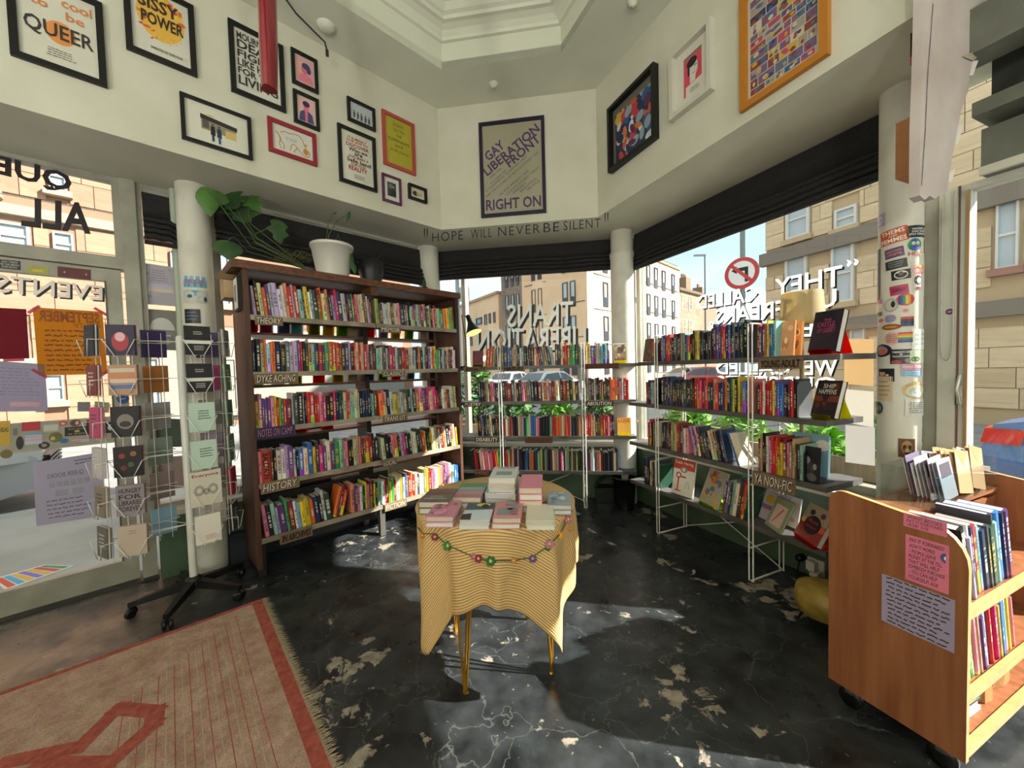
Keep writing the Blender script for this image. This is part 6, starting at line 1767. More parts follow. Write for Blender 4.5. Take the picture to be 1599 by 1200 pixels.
S(1394, 369, 40, 23, '#c2562c', 'orange sticker lettered THEMS and FEMMES', tilt=.12, word=[('THEMS', .1, .62, .9, .92), ('AND', .35, .44, .65, .56), ('FEMMES', .06, .08, .94, .38)])
S(1434, 361, 28, 19, '#17171a', 'black sticker with three white lines at the pillar edge', word=[('WHATEVER YOU', .2, .62, .9, .78), ('DONT WORRY', .2, .40, .9, .56), ('STAY STRONG', .1, .18, .9, .34)])
S(1429, 382, 20, 20, '#2f8a4a', 'round earth face sticker on the pillar', shape='disc', extra=spots(('#2f5aa8', .5, .3, .34, .26), ('#2f5aa8', .42, .86, .2, .12), ('#e8e6e0', .38, .6, .12, .13), ('#e8e6e0', .66, .6, .12, .13), ('#1a1a1a', .4, .58, .04, .05), ('#1a1a1a', .64, .58, .04, .05), ('#b0382c', .52, .4, .1, .08)))
S(1430, 396, 20, 6, '#cfccc0', 'red word HELP under the earth face', word=[('HELP', .02, .02, .98, .98)], ink='#b0382c')
S(1444, 385, 6, 20, '#4a4c4c', 'grey narrow sticker at the pillar right of the earth face', extra=lines('#b8b8b4', 4, 3))
S(1371, 430, 15, 78, '#2c2430', 'tall dark bookmark with pink vertical letters', extra=None, name='bookmark', word=None)
_pl = curved(7, 1371.5, 430, .032, .175)
mb = MB(); letter(mb, (lambda g: (lambda u, v: g(v * .9 + .05, 1 - u)))(sub(_pl(6), .28, .04, .72, .96)), 'QUEERCRIPS', M('#c79ab8', .5), .02); tag(mb.build('bookmark_lettering'), 'pink vertical letters down the dark bookmark', 'lettering')
S(1396, 395, 29, 15, '#5c3a72', 'purple sticker with two orange lines of text', tilt=.12, word=[('NOBODY KNOWS', .1, .55, .9, .8), ('LOVE BETTER', .1, .2, .9, .45)], ink='#c79a6a')
S(1399, 413, 33, 14, '#34322c', 'dark olive sticker with blurred words', tilt=.1, extra=lines('#8d94b0', 3, 4))
S(1407, 429, 30, 15, '#151214', 'black sticker with a white oval portrait', tilt=.06, extra=spots(('#d9d6cc', .5, .5, .36, .42), ('#6a5a50', .5, .62, .12, .22), ('#201c1e', .5, .3, .2, .12)))
S(1404, 453, 29, 15, '#b02c5c', 'magenta sticker with dark letters', tilt=.1, word=[('QUEER LIT', .15, .25, .85, .7)], ink='#5c1a34')
S(1414, 468, 28, 19, '#b83a34', 'rainbow oval sticker, largest oval on the pillar', shape='disc', extra=lambda mb, pl: [cfill(mb, sub(pl(1), .12 + .13 * i, .14, .25 + .13 * i, .86), M(c, .4), 'rect', 2) for i, c in enumerate(['#4a2c70', '#2f4a9c', '#2f8a4a', '#d9c23c', '#d98a34', '#b83a34'])])
S(1391, 477, 22, 21, '#a9a59a', 'grey round sticker with a black bird shape', shape='disc', extra=spots(('#c4c0b4', .5, .5, .38, .38), ('#1f1f21', .66, .55, .14, .24)))
S(1372, 482, 13, 25, '#d8d2c4', 'narrow pink, white and grey sticker at the pillar\'s left edge', extra=stripes(['#c77aa0', '#e2dcd4', '#d8d2c4', '#6a6068']))
S(1437, 440, 16, 24, '#c9c4ba', 'pale sticker with a black and white profile', extra=spots(('#3a3a3c', .3, .6, .26, .3), ('#e0dcd2', .36, .58, .16, .2), ('#a03a4a', .3, .08, .2, .08)))
S(1436, 421, 16, 14, '#d9b8b0', 'salmon blotch sticker below the earth face', extra=spots(('#c76a62', .5, .4, .45, .4), ('#d9b24a', .6, .85, .25, .15)))
S(1414, 485, 12, 8, '#d8a8a8', 'small pink lip-shaped sticker', shape='disc', extra=spots(('#b86a74', .5, .5, .3, .18)))
S(1390, 498, 18, 13, '#a59cb4', 'lilac oval sticker with faint lines', shape='disc', extra=lines('#7d7490', 3, 7))
S(1417, 502, 20, 15, '#2c3a68', 'sunset and navy rectangular sticker', extra=stripes(['#b8442f', '#4a2c34', '#20284c', '#2c3a68']))
S(1376, 501, 7, 6, '#c96a62', 'tiny red heart sticker on the pillar', shape='disc')
S(1391, 511, 29, 9, '#8c4a24', 'brown peanut-shaped sticker on the right-hand pillar', shape='disc', extra=spots(('#c78a3c', .5, .5, .34, .22)))
S(1393, 529, 24, 20, '#d2a89a', 'round salmon sticker with lines of text', shape='disc', extra=lines('#8c3a34', 5, 8))
S(1414, 527, 22, 16, '#b83a34', 'rectangular rainbow flag sticker on the pillar', extra=stripes(RB))
S(1378, 548, 18, 20, '#2a2430', 'dark round sticker with an orange fox shape', shape='disc', extra=spots(('#7d8a94', .45, .5, .36, .36), ('#c7552f', .5, .42, .26, .2)))
S(1407, 557, 33, 23, '#1c1c2c', 'large navy sticker with white slogan', extra=spots(('#a8482f', .3, .14, .24, .12), ('#8a8478', .8, .22, .14, .16)), word=[('TOMORROW CAN', .1, .74, .9, .86), ('BE', .44, .6, .56, .7), ('TRANSFORMED', .1, .46, .92, .56)])
S(1436, 530, 22, 32, '#e2e6dc', 'white paper slip curling off the pillar', extra=lines('#b8c4b0', 3, 9))
S(1434, 557, 18, 20, '#ccd8b8', 'pale green printed sticker below the white slip', extra=spots(('#5a7a4a', .3, .3, .25, .2)))
S(1425, 573, 28, 10, '#c98aa4', 'pink half of a pink, white and blue sticker', word=[('Always Queer', .05, .15, .95, .85)])
S(1425, 583, 28, 9, '#7aa8cc', 'blue half of a pink, white and blue sticker', extra=lines('#d0dce4', 2, 4))
S(1445, 590, 10, 17, '#3a2c4a', 'dark oval badge with pink letters at the pillar edge', shape='disc', extra=spots(('#c75a84', .5, .5, .3, .26)))
S(1430, 609, 34, 26, '#c9b07a', 'rainbow arch sticker low on the pillar', shape='disc', extra=spots(('#d9d2b8', .5, .42, .40, .38), ('#bcd0b8', .5, .36, .3, .28), ('#dcdce0', .5, .3, .22, .2)))
S(1383, 586, 22, 20, '#1c1c20', 'cut-out of a person in a black cap and jacket holding a paper', extra=spots(('#c09a84', .3, .62, .2, .2), ('#151518', .3, .86, .24, .14), ('#d9d4cc', .62, .5, .1, .06)))
S(1380, 607, 20, 38, '#c9b99c', 'beige paper held by the black-capped cut-out', extra=lines('#a08a64', 4, 12))
S(1372, 637, 14, 20, '#2a2420', 'small dark splotch sticker at the pillar\'s left edge', shape='disc', extra=spots(('#4a8a74', .75, .5, .15, .2)))
S(1431, 637, 27, 26, '#d0cfc6', 'white printed permit with black lines', extra=lambda mb, pl: (lines('#4a4a4a', 6, 15)(mb, pl), stripes(['#d0cfc6'])(mb, pl)))
S(1416, 700, 25, 29, '#6a4a30', 'brown face-like mask sticker low on the pillar', extra=spots(('#a8845c', .5, .5, .34, .4), ('#3a2418', .36, .58, .1, .08), ('#3a2418', .66, .58, .1, .08), ('#d0b894', .5, .38, .12, .1), ('#3a2418', .5, .22, .2, .05)))
L1 = dict(group='stickers on the left pillar')
sticker(4, 304, 440, 34, 17, '#6aa4c4', 'blue sticker with red and white words on the left pillar', extra=stripes(['#c9d4d8', '#5a9ac0', '#3a7aa8']), word=[('PRIDE', .1, .3, .9, .7)], ink='#b05a5c', **L1)
sticker(4, 305, 463, 38, 20, '#b9bcb2', 'blue arching creature sticker on the left pillar', extra=spots(('#4a94b8', .5, .68, .46, .28), ('#b9bcb2', .5, .3, .3, .26), ('#2a4a5c', .3, .5, .1, .14), ('#2a4a5c', .86, .3, .06, .2)), **L1)
sticker(4, 300, 494, 23, 22, '#181c26', 'navy square sticker on the left pillar', extra=lines('#6a7484', 3, 3), **L1)
# ================================================================== street outside
GZ = -.20
PAVE = noisy('grey_pavement', '#8f8e86', '#a5a49b', 1.4, 7, .85, .2)
ROAD = noisy('asphalt', '#7f7f7d', '#929290', 2, 7, .9, .2)
mb = MB(); mb.add([(-70, -50, GZ), (90, -50, GZ), (90, 110, GZ), (-70, 110, GZ)], [(0, 1, 2, 3)], ROAD); tag(mb.build('road_ground', base=(0, 0, GZ)), kind='structure')
o1 = meet(FL, 6.6, FC, 7.6); o2 = meet(FC, 7.6, FR, 5.4)
mb = MB(); mb.prism([FL.P(-12, 6.6, 0), FL.P(-12, 2.5, 0), FR.P(10, 1.5, 0), FR.P(10, 5.4, 0), o2, o1], GZ + .001, -.015, PAVE)
tag(mb.build('pavement_ground', base=(0, 0, GZ)), kind='structure')
def stone(name, c1, c2, c3):
    """Stone whose tone differs from block to block."""
    m, t, b = newmat(name)
    L = t.links.new
    oi, cr, tc, nz, mx = nodes(t, 'ObjectInfo', 'ValToRGB', 'TexCoord', 'TexNoise', 'Mix')
    cr.color_ramp.elements[0].color = rgb(c1); cr.color_ramp.elements[1].color = rgb(c2)
    L(oi.outputs['Random'], cr.inputs['Fac'])
    nz.inputs['Scale'].default_value = 3; nz.inputs['Detail'].default_value = 7
    mp, = nodes(t, 'Mapping'); mp.inputs['Scale'].default_value = (.5, .5, 2)
    L(tc.outputs['Object'], mp.inputs['Vector']); L(mp.outputs[0], nz.inputs['Vector'])
    mx.data_type = 'RGBA'; mx.blend_type = 'MULTIPLY'; mx.inputs['Factor'].default_value = .5
    r2, = nodes(t, 'ValToRGB'); r2.color_ramp.elements[0].position = .35; r2.color_ramp.elements[1].position = .65; r2.color_ramp.elements[0].color = rgb(c3)
    L(nz.outputs['Fac'], r2.inputs['Fac']); L(cr.outputs['Color'], mx.inputs[6]); L(r2.outputs['Color'], mx.inputs[7])
    L(mx.outputs[2], b.inputs['Base Color']); b.inputs['Roughness'].default_value = .85
    return m
PANE_D = M('#6f7f8c', .12, 0, 0, .8)
PANE_L = M('#a8bcc4', .15, 0, 0, .8)
class Face(Frame):
    def __init__(s, p, q):        # wall face from ground point p to q, left to right as seen
        s.e = (q - p).normalized(); s.e.z = 0; s.n = Vector((-s.e.y, s.e.x, 0)); s.o = p.copy(); s.w = (q - p).length
        s.rot = Matrix(((s.e.x, s.n.x, 0), (s.e.y, s.n.y, 0), (0, 0, 1)))
    def P(s, t, n, z):
        return s.o + s.e * t + s.n * n + Vector((0, 0, z))
    def hit(s, x, y, n=0):
        p = onplane(x, y, s.n, s.n.dot(s.o) + n)
        return s.e.dot(p - s.o), p.z
def bwindow(A, t0, t1, z0, z1, root, fm, pm=None, mull=True, sill=None, panel=None):
    """A far window: frame proud of the wall, pane set back in it, glazing bar, sill."""
    mb = MB()
    fw = min(.09, (t1 - t0) * .12)
    for a0, a1, b0, b1 in ((t0, t1, z0, z0 + fw), (t0, t1, z1 - fw, z1), (t0, t0 + fw, z0 + fw, z1 - fw), (t1 - fw, t1, z0 + fw, z1 - fw)):
        mb.fbox(A, a0, a1, -.10, .02, b0, b1, fm)
    if mull: mb.fbox(A, t0 + fw, t1 - fw, -.08, .02, (z0 + z1) / 2 - .03, (z0 + z1) / 2 + .03, fm)
    w_ = mb.build('window', root)
    b0 = WL[root.name]
    mb = MB(); mb.fbox(A, t0 + fw, t1 - fw, -.03, -.005, z0 + fw, z1 - fw, pm or PANE_D)
    me = bpy.data.meshes.new('pane'); me.from_pydata([v - b0 for v in mb.v], [], mb.f); me.materials.append(pm or PANE_D)
    o = bpy.data.objects.new('pane', me); COL.objects.link(o); o.parent = w_
    if sill is not None:
        mb = MB(); mb.fbox(A, t0 - .1, t1 + .1, -.2, .02, z0 - .16, z0, sill); mb.build('window_sill', root)
    if panel is not None:
        mb = MB(); mb.fbox(A, t0, t1, -.09, .02, z0 - .62, z0, panel); mb.build('window_panel', root)
def blocks(A, root, t0, t1, z0, z1, bw, bh, mat, holes=(), name='stone_block', most=280, seed=1, depth=.05):
    """Courses of separate blocks standing a little proud of the recessed joints."""
    rnd = random.Random(seed)
    me = bpy.data.meshes.new(name)
    mb = MB(); mb.hexa([Vector(v) for v in ((0, -1, 0), (1, -1, 0), (1, 0, 0), (0, 0, 0), (0, -1, 1), (1, -1, 1), (1, 0, 1), (0, 0, 1))], mat)
    me.from_pydata(mb.v, [], mb.f); me.materials.append(mat)
    n_ = 0
    z = z0
    row = 0
    b0 = WL[root.name]
    while z < z1 - bh * .5:
        t = t0 + (0 if row % 2 else -bw * .5)
        while t < t1:
            w_ = bw * (.75 + rnd.random() * .5)
            a, c = max(t, t0), min(t + w_, t1)
            segs = [(a, c)]
            for h0, h1, v0, v1 in holes:
                if v0 < z + bh and v1 > z:
                    nx = []
                    for s0, s1 in segs:
                        if h1 <= s0 or h0 >= s1: nx.append((s0, s1)); continue
                        if h0 > s0: nx.append((s0, h0))
                        if h1 < s1: nx.append((h1, s1))
                    segs = nx
            for s0, s1 in segs:
                if s1 - s0 > .08 and n_ < most:
                    o = bpy.data.objects.new(name, me); COL.objects.link(o); o.parent = root
                    o.matrix_local = Matrix.Translation(A.P(s0, 0, z) - b0) @ A.rot.to_4x4() @ Matrix.Diagonal((s1 - s0 - .015, depth * (.8 + rnd.random() * .4), bh - .015, 1))
                    n_ += 1
            t += w_
        z += bh; row += 1
# --- across the left street: pale peach stone blocks
A = Face(FL.P(-14, 15.5, 0), FL.P(9, 15.5, 0))
PEACH = stone('peach_stone', '#9c7660', '#ab836a', '#d8cabb'); PEACHW = M('#8f6c56', .85)
bl_ = thing('apartment_building', 'peach stone apartment block across the street beyond the door', 'building', A.P(11, 0, 0))
mb = MB(); mb.fbox(A, 0, 23, 0, 9, GZ, 13, PEACHW); mb.build('wall', bl_)
GREYW = M('#8d8c86', .6)
hol = []
for x0, x1, y0, y1 in ((74, 105, 250, 302), (82, 117, 362, 402), (-6, 50, 345, 392), (-60, -6, 235, 300), (330, 362, 392, 478), (72, 102, 585, 625), (0, 48, 505, 560), (228, 252, 560, 640), (345, 372, 560, 640), (-70, -30, 500, 600), (400, 440, 455, 520), (480, 515, 470, 530), (560, 590, 480, 535), (265, 275, 392, 450)):
    (a0, zt), (a1, zb) = A.hit(x0, y0), A.hit(x1, y1)
    hol.append((a0 - .05, a1 + .05, zb - .2, zt + .05))
    bwindow(A, a0, a1, zb, zt, bl_, GREYW, PANE_L, True, M('#a5947e', .8))
(ta, zc), (tb_, _z) = A.hit(0, 318), A.hit(160, 350)
mb = MB(); mb.fbox(A, 0, 23, -.16, 0, zc - .25, zc, M('#a3917a', .85)); mb.build('string_course', bl_)
blocks(A, bl_, 5.2, 17.0, .1, 10.6, 1.5, .60, PEACH, hol + [(0, 30, zc - .27, zc + .02)], most=290)
mb = MB(); mb.fbox(A, 14.5, 22.5, -.06, .0, .0, 3.0, M('#8a857a', .6)); mb.build('shopfront', bl_)
for i in range(2):
    mb = MB(); path = [A.P(1 + 2 * j, -2.8, 5.2 + .9 * i + .05 * (j - 5) ** 2 * .2) for j in range(11)]
    mb.tube(path, .012, M('#5a5650', .8), 4); tag(mb.build('overhead_wire'), 'thin overhead wire crossing before the peach block, %s' % ('lower one' if i == 0 else 'upper one'), 'wire')
# --- beyond the corner: low peach block, brick and render flats, old tenements
def G(px, depth):
    d = ray(px, 570); return Vector((d.x / d.y * depth, depth, 0))
REND = noisy('peach_render', '#d6b48e', '#dfbf9a', .6, 4, .85)
BRK = noisy('grey_brown_brick', '#75645a', '#8a786c', 3, 3, .9, stretch=(1, 1, 4))
DKP = M('#2b2f38', .4)
kb = thing('apartment_building', 'modern apartment block with tall dark windows beyond TRANS LIBERATION', 'building', G(919, 26))
f1 = Face(G(818, 30.5), G(919, 26)); f0 = Face(G(786, 32), G(818, 30.5)); f2 = Face(G(919, 26), G(1062, 37))
H = 10.6
for A_, m_ in ((f1, REND), (f0, BRK), (f2, REND)):
    mb = MB(); mb.fbox(A_, 0, A_.w, 0, 5 if A_ is not f0 else 4, GZ, H, m_); mb.build('wall', kb)
    mb = MB(); mb.fbox(A_, -.05, A_.w + .05, -.12, .3, H, H + .25, M('#8a7a68', .8)); mb.build('parapet', kb)
WFR = M('#3a3d44', .5)
for A_, xs in ((f1, ((832, 838), (842, 848), (880, 888), (892, 900))), (f2, ((942, 949), (956, 960), (999, 1004), (1010, 1015), (1022, 1027), (1034, 1039), (1049, 1053))), (f0, ((791, 795), (800, 804), (808, 812)))):
    for xa, xb in xs:
        for r_ in range(4):
            a0, a1 = A_.hit(xa, 500)[0], A_.hit(xb, 500)[0]
            z0 = 1.5 + r_ * 2.45
            if A_ is f0 and r_ == 0: continue
            bwindow(A_, a0, a1, z0, z0 + 1.15, kb, WFR, PANE_L, False, None, DKP)
for A_ in (f1, f2):
    for r_ in range(4):
        mb = MB(); mb.fbox(A_, A_.w * .05, A_.w * .42, -.05, 0, 3.05 + r_ * 2.45, 3.10 + r_ * 2.45, DKP); mb.build('balcony_ledge', kb)
        mb = MB(); mb.fbox(A_, A_.w * .55, A_.w * .97, -.05, 0, 3.55 + r_ * 2.45, 3.60 + r_ * 2.45, DKP); mb.build('balcony_ledge', kb)
for i in range(4):
    mb = MB(); a_ = f1.w * (.1 + .25 * i); mb.fbox(f1, a_, a_ + .8, -.04, .01, .0, 2.5, M('#6d655c', .6)); mb.build('ground_floor_bay', kb)
lb_ = thing('low_building', 'lower peach building with small windows, left of the modern block', 'building', G(755, 36))
f3 = Face(G(690, 44), G(781, 32.8))
mb = MB(); mb.fbox(f3, 0, f3.w, 0, .4, GZ, 8.0, REND); mb.build('wall', lb_)
mb = MB(); mb.fbox(f3, -.1, f3.w + .1, -.2, .4, 8.0, 8.22, M('#a58a6c', .8)); mb.build('parapet', lb_)
for xa, xb, ya, yb in ((757, 761, 492, 507), (764, 767, 490, 505), (771, 774, 488, 504), (729, 733, 528, 540), (734, 738, 527, 540), (724, 728, 530, 545), (744, 753, 498, 506), (760, 766, 535, 550), (772, 777, 534, 549)):
    (a0, zt), (a1, zb) = f3.hit(xa, ya), f3.hit(xb, yb)
    bwindow(f3, a0, a1, zb, zt, lb_, WFR, PANE_D, False)
OLD = stone('old_sandstone', '#85705a', '#a08a70', '#c8bba8'); OLDW = M('#7d6a55', .9)
ob_ = thing('tenement', 'old dark sandstone tenement with chimneys at the far street corner', 'building', G(1085, 44))
f4 = Face(G(1060, 42), G(1096, 46)); f5 = Face(G(1096, 46), G(1122, 56))
for A_ in (f4, f5):
    mb = MB(); mb.fbox(A_, 0, A_.w, 0, 6, GZ, 9.9, OLDW); mb.build('wall', ob_)
    mb = MB(); mb.fbox(A_, -.1, A_.w + .1, -.3, .3, 9.7, 10.0, M('#6d5c4a', .9)); mb.build('cornice', ob_)
blocks(f4, ob_, 0, f4.w, 2, 9.6, 1.2, .6, OLD, most=90)
for i in range(2):
    for r_ in range(3):
        bwindow(f4, .8 + i * 1.7, 1.6 + i * 1.7, 2.2 + r_ * 2.7, 3.9 + r_ * 2.7, ob_, M('#c0bab0', .6), PANE_D)
for A_, t in ((f4, .4), (f4, f4.w * .7), (f5, f5.w * .5)):
    mb = MB(); mb.fbox(A_, t, t + 1.3, 1, 2.2, 9.9, 12.0, OLDW); c_ = mb.build('chimney', ob_)
    for j in range(3):
        mb = MB(); mb.lathe([(.14, 12.0), (.12, 12.5)], A_.P(t + .25 + .4 * j, 1.6, 0), M('#8a6a50', .9), 8)
        me = bpy.data.meshes.new('chimney_pot'); b0 = WL[ob_.name]; me.from_pydata([v - b0 for v in mb.v], [], mb.f); me.materials.append(M('#8a6a50', .9)); o = bpy.data.objects.new('chimney_pot', me); COL.objects.link(o); o.parent = c_
# --- across the right street: large sandstone tenement
f6 = Face(Vector(), Vector((1, 0, 0)))
n6 = 13.5
tl6 = FR.hit(1197, 450, n6)[0]
L6 = .6 - tl6
f6 = Face(FR.P(tl6, n6, 0), FR.P(.6, n6, 0))
SAND = stone('beige_sandstone', '#c8b490', '#dcc7a4', '#d8cfc0'); SANDW = M('#b8a380', .9)
rb_ = thing('tenement', 'large beige sandstone tenement across the right-hand street', 'building', f6.P(8, 0, 0))
mb = MB(); mb.fbox(f6, 0, L6, 0, 8, GZ, 12.2, SANDW); mb.build('wall', rb_)
mb = MB(); mb.fbox(f6, -.3, L6, -.55, .2, 12.2, 12.7, SANDW); mb.build('cornice', rb_)
hol = []
WH = M('#cfcdc4', .5)
for x0, x1, y0, y1 in ((1228, 1262, 405, 462), (1229, 1266, 318, 366), (1300, 1335, 385, 470), (1305, 1340, 330, 350), (1452, 1478, 350, 430), (1558, 1592, 318, 416), (1630, 1680, 290, 400), (1330, 1352, 500, 560), (1216, 1236, 500, 560)):
    (a0, zt), (a1, zb) = f6.hit(x0, y0), f6.hit(x1, y1)
    if zt - zb < .3 or a1 > L6 - .1: continue
    hol.append((a0 - .06, a1 + .06, zb - .22, zt + .06))
    bwindow(f6, a0, a1, zb, zt, rb_, WH, PANE_L, True, M('#9c7464', .8) if x0 > 1500 else SANDW)
for x, y, hh, nm in ((1197, 398, .42, 'upper'), (1560, 470, .36, 'middle')):
    z_ = f6.hit(x, y)[1]
    mb = MB(); mb.fbox(f6, -.12, L6, -.22, 0, z_ - hh, z_, M('#7d7568', .85)); mb.build('string_course', rb_); hol.append((-1, 30, z_ - hh - .01, z_ + .02))
blocks(f6, rb_, 0, L6, .2, 8.5, 1.0, .46, SAND, hol, most=295)
# --- cars
def car(place4, col, label, rear_red=True):
    """x forward, y left, z up; one body shell, glass, four wheels, lights."""
    base = place4.to_translation(); R3 = place4.to_3x3()
    T = lambda x, y, z: base + R3 @ Vector((x, y, z))
    th = thing('car', label, 'car', base)
    paint = M(col, .25, .1, .6)
    prof = [(-2.05, .32), (-2.1, .62), (-2.0, .92), (-1.55, 1.02), (-1.05, 1.40), (-.35, 1.48), (.35, 1.44), (1.0, 1.02), (1.75, .88), (2.05, .68), (2.1, .34), (1.7, .22), (-1.7, .22)]
    half = [.80, .84, .82, .78, .60, .58, .58, .74, .78, .80, .80, .78, .78]
    k = len(prof)
    mb = MB()
    vs = [T(x, -h_, z) for (x, z), h_ in zip(prof, half)] + [T(x, -h_ * .55, z + .015) for (x, z), h_ in zip(prof, half)] + [T(x, h_ * .55, z + .015) for (x, z), h_ in zip(prof, half)] + [T(x, h_, z) for (x, z), h_ in zip(prof, half)]
    fs = [(c * k + i, c * k + (i + 1) % k, (c + 1) * k + (i + 1) % k, (c + 1) * k + i) for c in range(3) for i in range(k)]
    mb.add(vs, fs + [tuple(range(k - 1, -1, -1)), tuple(range(3 * k, 4 * k))], paint)
    mb.build('body', th)
    gl_ = M('#20262c', .08, 0, 0, .9)
    mb = MB()
    for s_ in (-1, 1):
        q = [(-1.42, .80, 1.02), (-.98, .64, 1.34), (-.1, .615, 1.40), (-.1, .80, 1.03)]
        mb.add([T(x, s_ * y, z) for x, y, z in q], [(0, 1, 2, 3)], gl_)
        q = [(0, .80, 1.03), (0, .615, 1.40), (.36, .615, 1.36), (.86, .79, 1.03)]
        mb.add([T(x, s_ * y, z) for x, y, z in q], [(0, 1, 2, 3)], gl_)
    mb.build('side_windows', th)['kind'] = 'stuff'
    mb = MB(); mb.add([T(.42, -.54, 1.43), T(.42, .54, 1.43), T(.99, .68, 1.06), T(.99, -.68, 1.06)], [(0, 1, 2, 3)], gl_); mb.build('windscreen', th)
    mb = MB(); mb.add([T(-1.08, -.54, 1.40), T(-1.08, .54, 1.40), T(-1.54, .70, 1.06), T(-1.54, -.70, 1.06)], [(0, 1, 2, 3)], gl_); mb.build('rear_window', th)
    for x in (-1.28, 1.28):
        for s_ in (-1, 1):
            mb = MB(); mb.lathe([(.10, -.09), (.31, -.1), (.33, -.05), (.33, .05), (.31, .1), (.10, .09)], T(x, s_ * .74, .33), M('#151515', .7), 20, R3 @ Matrix.Rotation(math.pi / 2, 3, 'X')); mb.lathe([(.001, -.105), (.21, -.105), (.21, .105), (.001, .105)], T(x, s_ * .74, .33), M('#8f9296', .3, .8), 12, R3 @ Matrix.Rotation(math.pi / 2, 3, 'X')); mb.build('wheel', th)
    for s_ in (-1, 1):
        mb = MB(); mb.hexa([T(x, s_ * y, z) for z, dx in ((.74, 0), (.88, .03)) for x, y in ((-2.115 + dx, .58), (-1.86 + dx, .835), (-1.84 + dx, .848), (-2.08 + dx, .848))], M('#b01c1c', .2)); mb.build('tail_light', th)
        mb = MB(); mb.hexa([T(x, s_ * y, z) for z in (.64, .80) for x, y in ((1.70, .82), (2.07, .50), (2.09, .78), (1.75, .84))], M('#d0d4d8', .15)); mb.build('headlight', th)
    mb = MB()
    for i in range(7): mb.hexa([T(x, y, z) for z in (.34 + .05 * i, .365 + .05 * i) for x, y in ((2.06, -.5), (2.125, -.5), (2.125, .5), (2.06, .5))], M('#1a1b1d', .4))
    mb.build('grille', th)['kind'] = 'stuff'
def yawm(p, d):
    return Matrix.Translation(p) @ Matrix.Rotation(math.atan2(d.y, d.x), 4, 'Z')
pc = onz(120, 800, GZ); pc = FL.P(FL.e.dot(pc) - 2.35, FL.n.dot(pc) + 1.0, GZ)
car(yawm(pc, FL.e), '#b9bec4', 'silver-white car nosing in beyond the lower door glass')
car(yawm(G(800, 23) + Vector((0, 0, GZ)), Vector((.5, .85, 0))), '#c9d0d4', 'white hatchback parked beyond the corner window, left of two')
car(yawm(G(860, 19) + Vector((0, 0, GZ)), Vector((.75, .65, 0))), '#d4d6d6', 'white hatchback parked beyond the corner window, right of two')
pb = FR.P(FR.hit(1522, 650, 5.5)[0] + 2.1, 6.4, GZ)
car(yawm(pb, FR.e), '#4a6ea8', 'blue car with a red tail light beyond the right-hand doorway')
car(yawm(G(1078, 30) + Vector((0, 0, GZ)), FR.e), '#7d97b0', 'pale blue car parked far up the right-hand street')
car(yawm(G(1120, 21) + Vector((0, 0, GZ)), FR.e), '#a84a44', 'small red car far up the right-hand street')
# --- planting
LEAF = noisy('bright_leaves', '#5c9a34', '#8fc04c', 3, 3, .5)
LEAF2 = noisy('mid_green_leaves', '#3f6e34', '#6a9a4a', 3, 3, .5)
def shrub(c, rx, ry, h_, k, mat, label, seed, pot=None, sz=.05):
    th = thing('shrub', label, 'shrub', c)
    rnd = random.Random(seed)
    mb = MB()
    for i in range(k):
        a = rnd.random() * 6.28; r = math.sqrt(rnd.random())
        z = (rnd.random() ** .8)
        s_ = sz * (.6 + rnd.random())
        p = c + Vector((math.cos(a) * r * rx * (1.1 - .5 * z), math.sin(a) * r * ry * (1.1 - .5 * z), h_ * (.1 + .9 * z)))
        d = Vector((rnd.uniform(-1, 1), rnd.uniform(-1, 1), rnd.uniform(-.3, .9))).normalized(); e = d.orthogonal().normalized()
        e = (e * math.cos(i) + d.cross(e) * math.sin(i)) * .35
        mb.add([p - d * s_, p + e * s_, p + d * s_, p - e * s_], [(0, 1, 2, 3)], mat)
    f_ = mb.build('foliage', th); f_['kind'] = 'stuff'
    for i in range(5):
        a = i * 1.3; mb = MB(); mb.tube([c + Vector((math.cos(a) * rx * .15, math.sin(a) * ry * .15, 0)), c + Vector((math.cos(a) * rx * .45, math.sin(a) * ry * .45, h_ * .7))], .012, M('#5a4a34', .9), 5); mb.build('stem', th)
def planter(F, t0, t1, n0, n1, h_, label):
    th = thing('planter', label, 'planter', F.P((t0 + t1) / 2, (n0 + n1) / 2, -.015))
    wd = wood('planter_boards_%d' % int(n0 * 10), '#8a7a66', '#a59682', .8)
    z = -.014
    while z < h_ - .02:
        for a0, a1, b0, b1 in ((t0, t1, n0, n0 + .03), (t0, t1, n1 - .03, n1), (t0, t0 + .03, n0 + .03, n1 - .03), (t1 - .03, t1, n0 + .03, n1 - .03)):
            mb = MB(); mb.fbox(F, a0, a1, b0, b1, z, z + .135, wd); mb.build('board', th)
        z += .142
    mb = MB(); mb.fbox(F, t0 + .03, t1 - .03, n0 + .03, n1 - .03, h_ - .12, h_ - .06, M('#3a2c20', .95)); mb.build('soil', th)
planter(FC, -1.5, .9, 4.6, 5.1, .62, 'long boarded planter outside the corner window')
planter(FR, -3.3, -.95, 3.1, 3.55, .60, 'long boarded planter outside the right-hand window')
for i, (t, h_, s_) in enumerate(((-1.15, .85, 1), (-.65, .55, 2), (-.1, .42, 3), (.4, .50, 4))):
    shrub(FC.P(t, 4.85, .565), .30, .17, h_, 420, LEAF2 if i != 2 else LEAF, ['tallest leafy shrub in the corner planter, beside the bookcase', 'second leafy shrub from the bookcase in the corner planter', 'lowest bright shrub in the corner planter', 'leafy shrub in the corner planter nearest the round pillar'][i], 60 + i)
for i, (t, h_) in enumerate(((-3.0, .40), (-2.4, .35), (-1.8, .30), (-1.25, .48))):
    shrub(FR.P(t, 3.33, .545), .30, .17, h_, 420, LEAF, ['%s bright green plant from the corner in the right-hand planter' % w_ for w_ in ('first', 'second', 'third', 'fourth')][i], 70 + i)
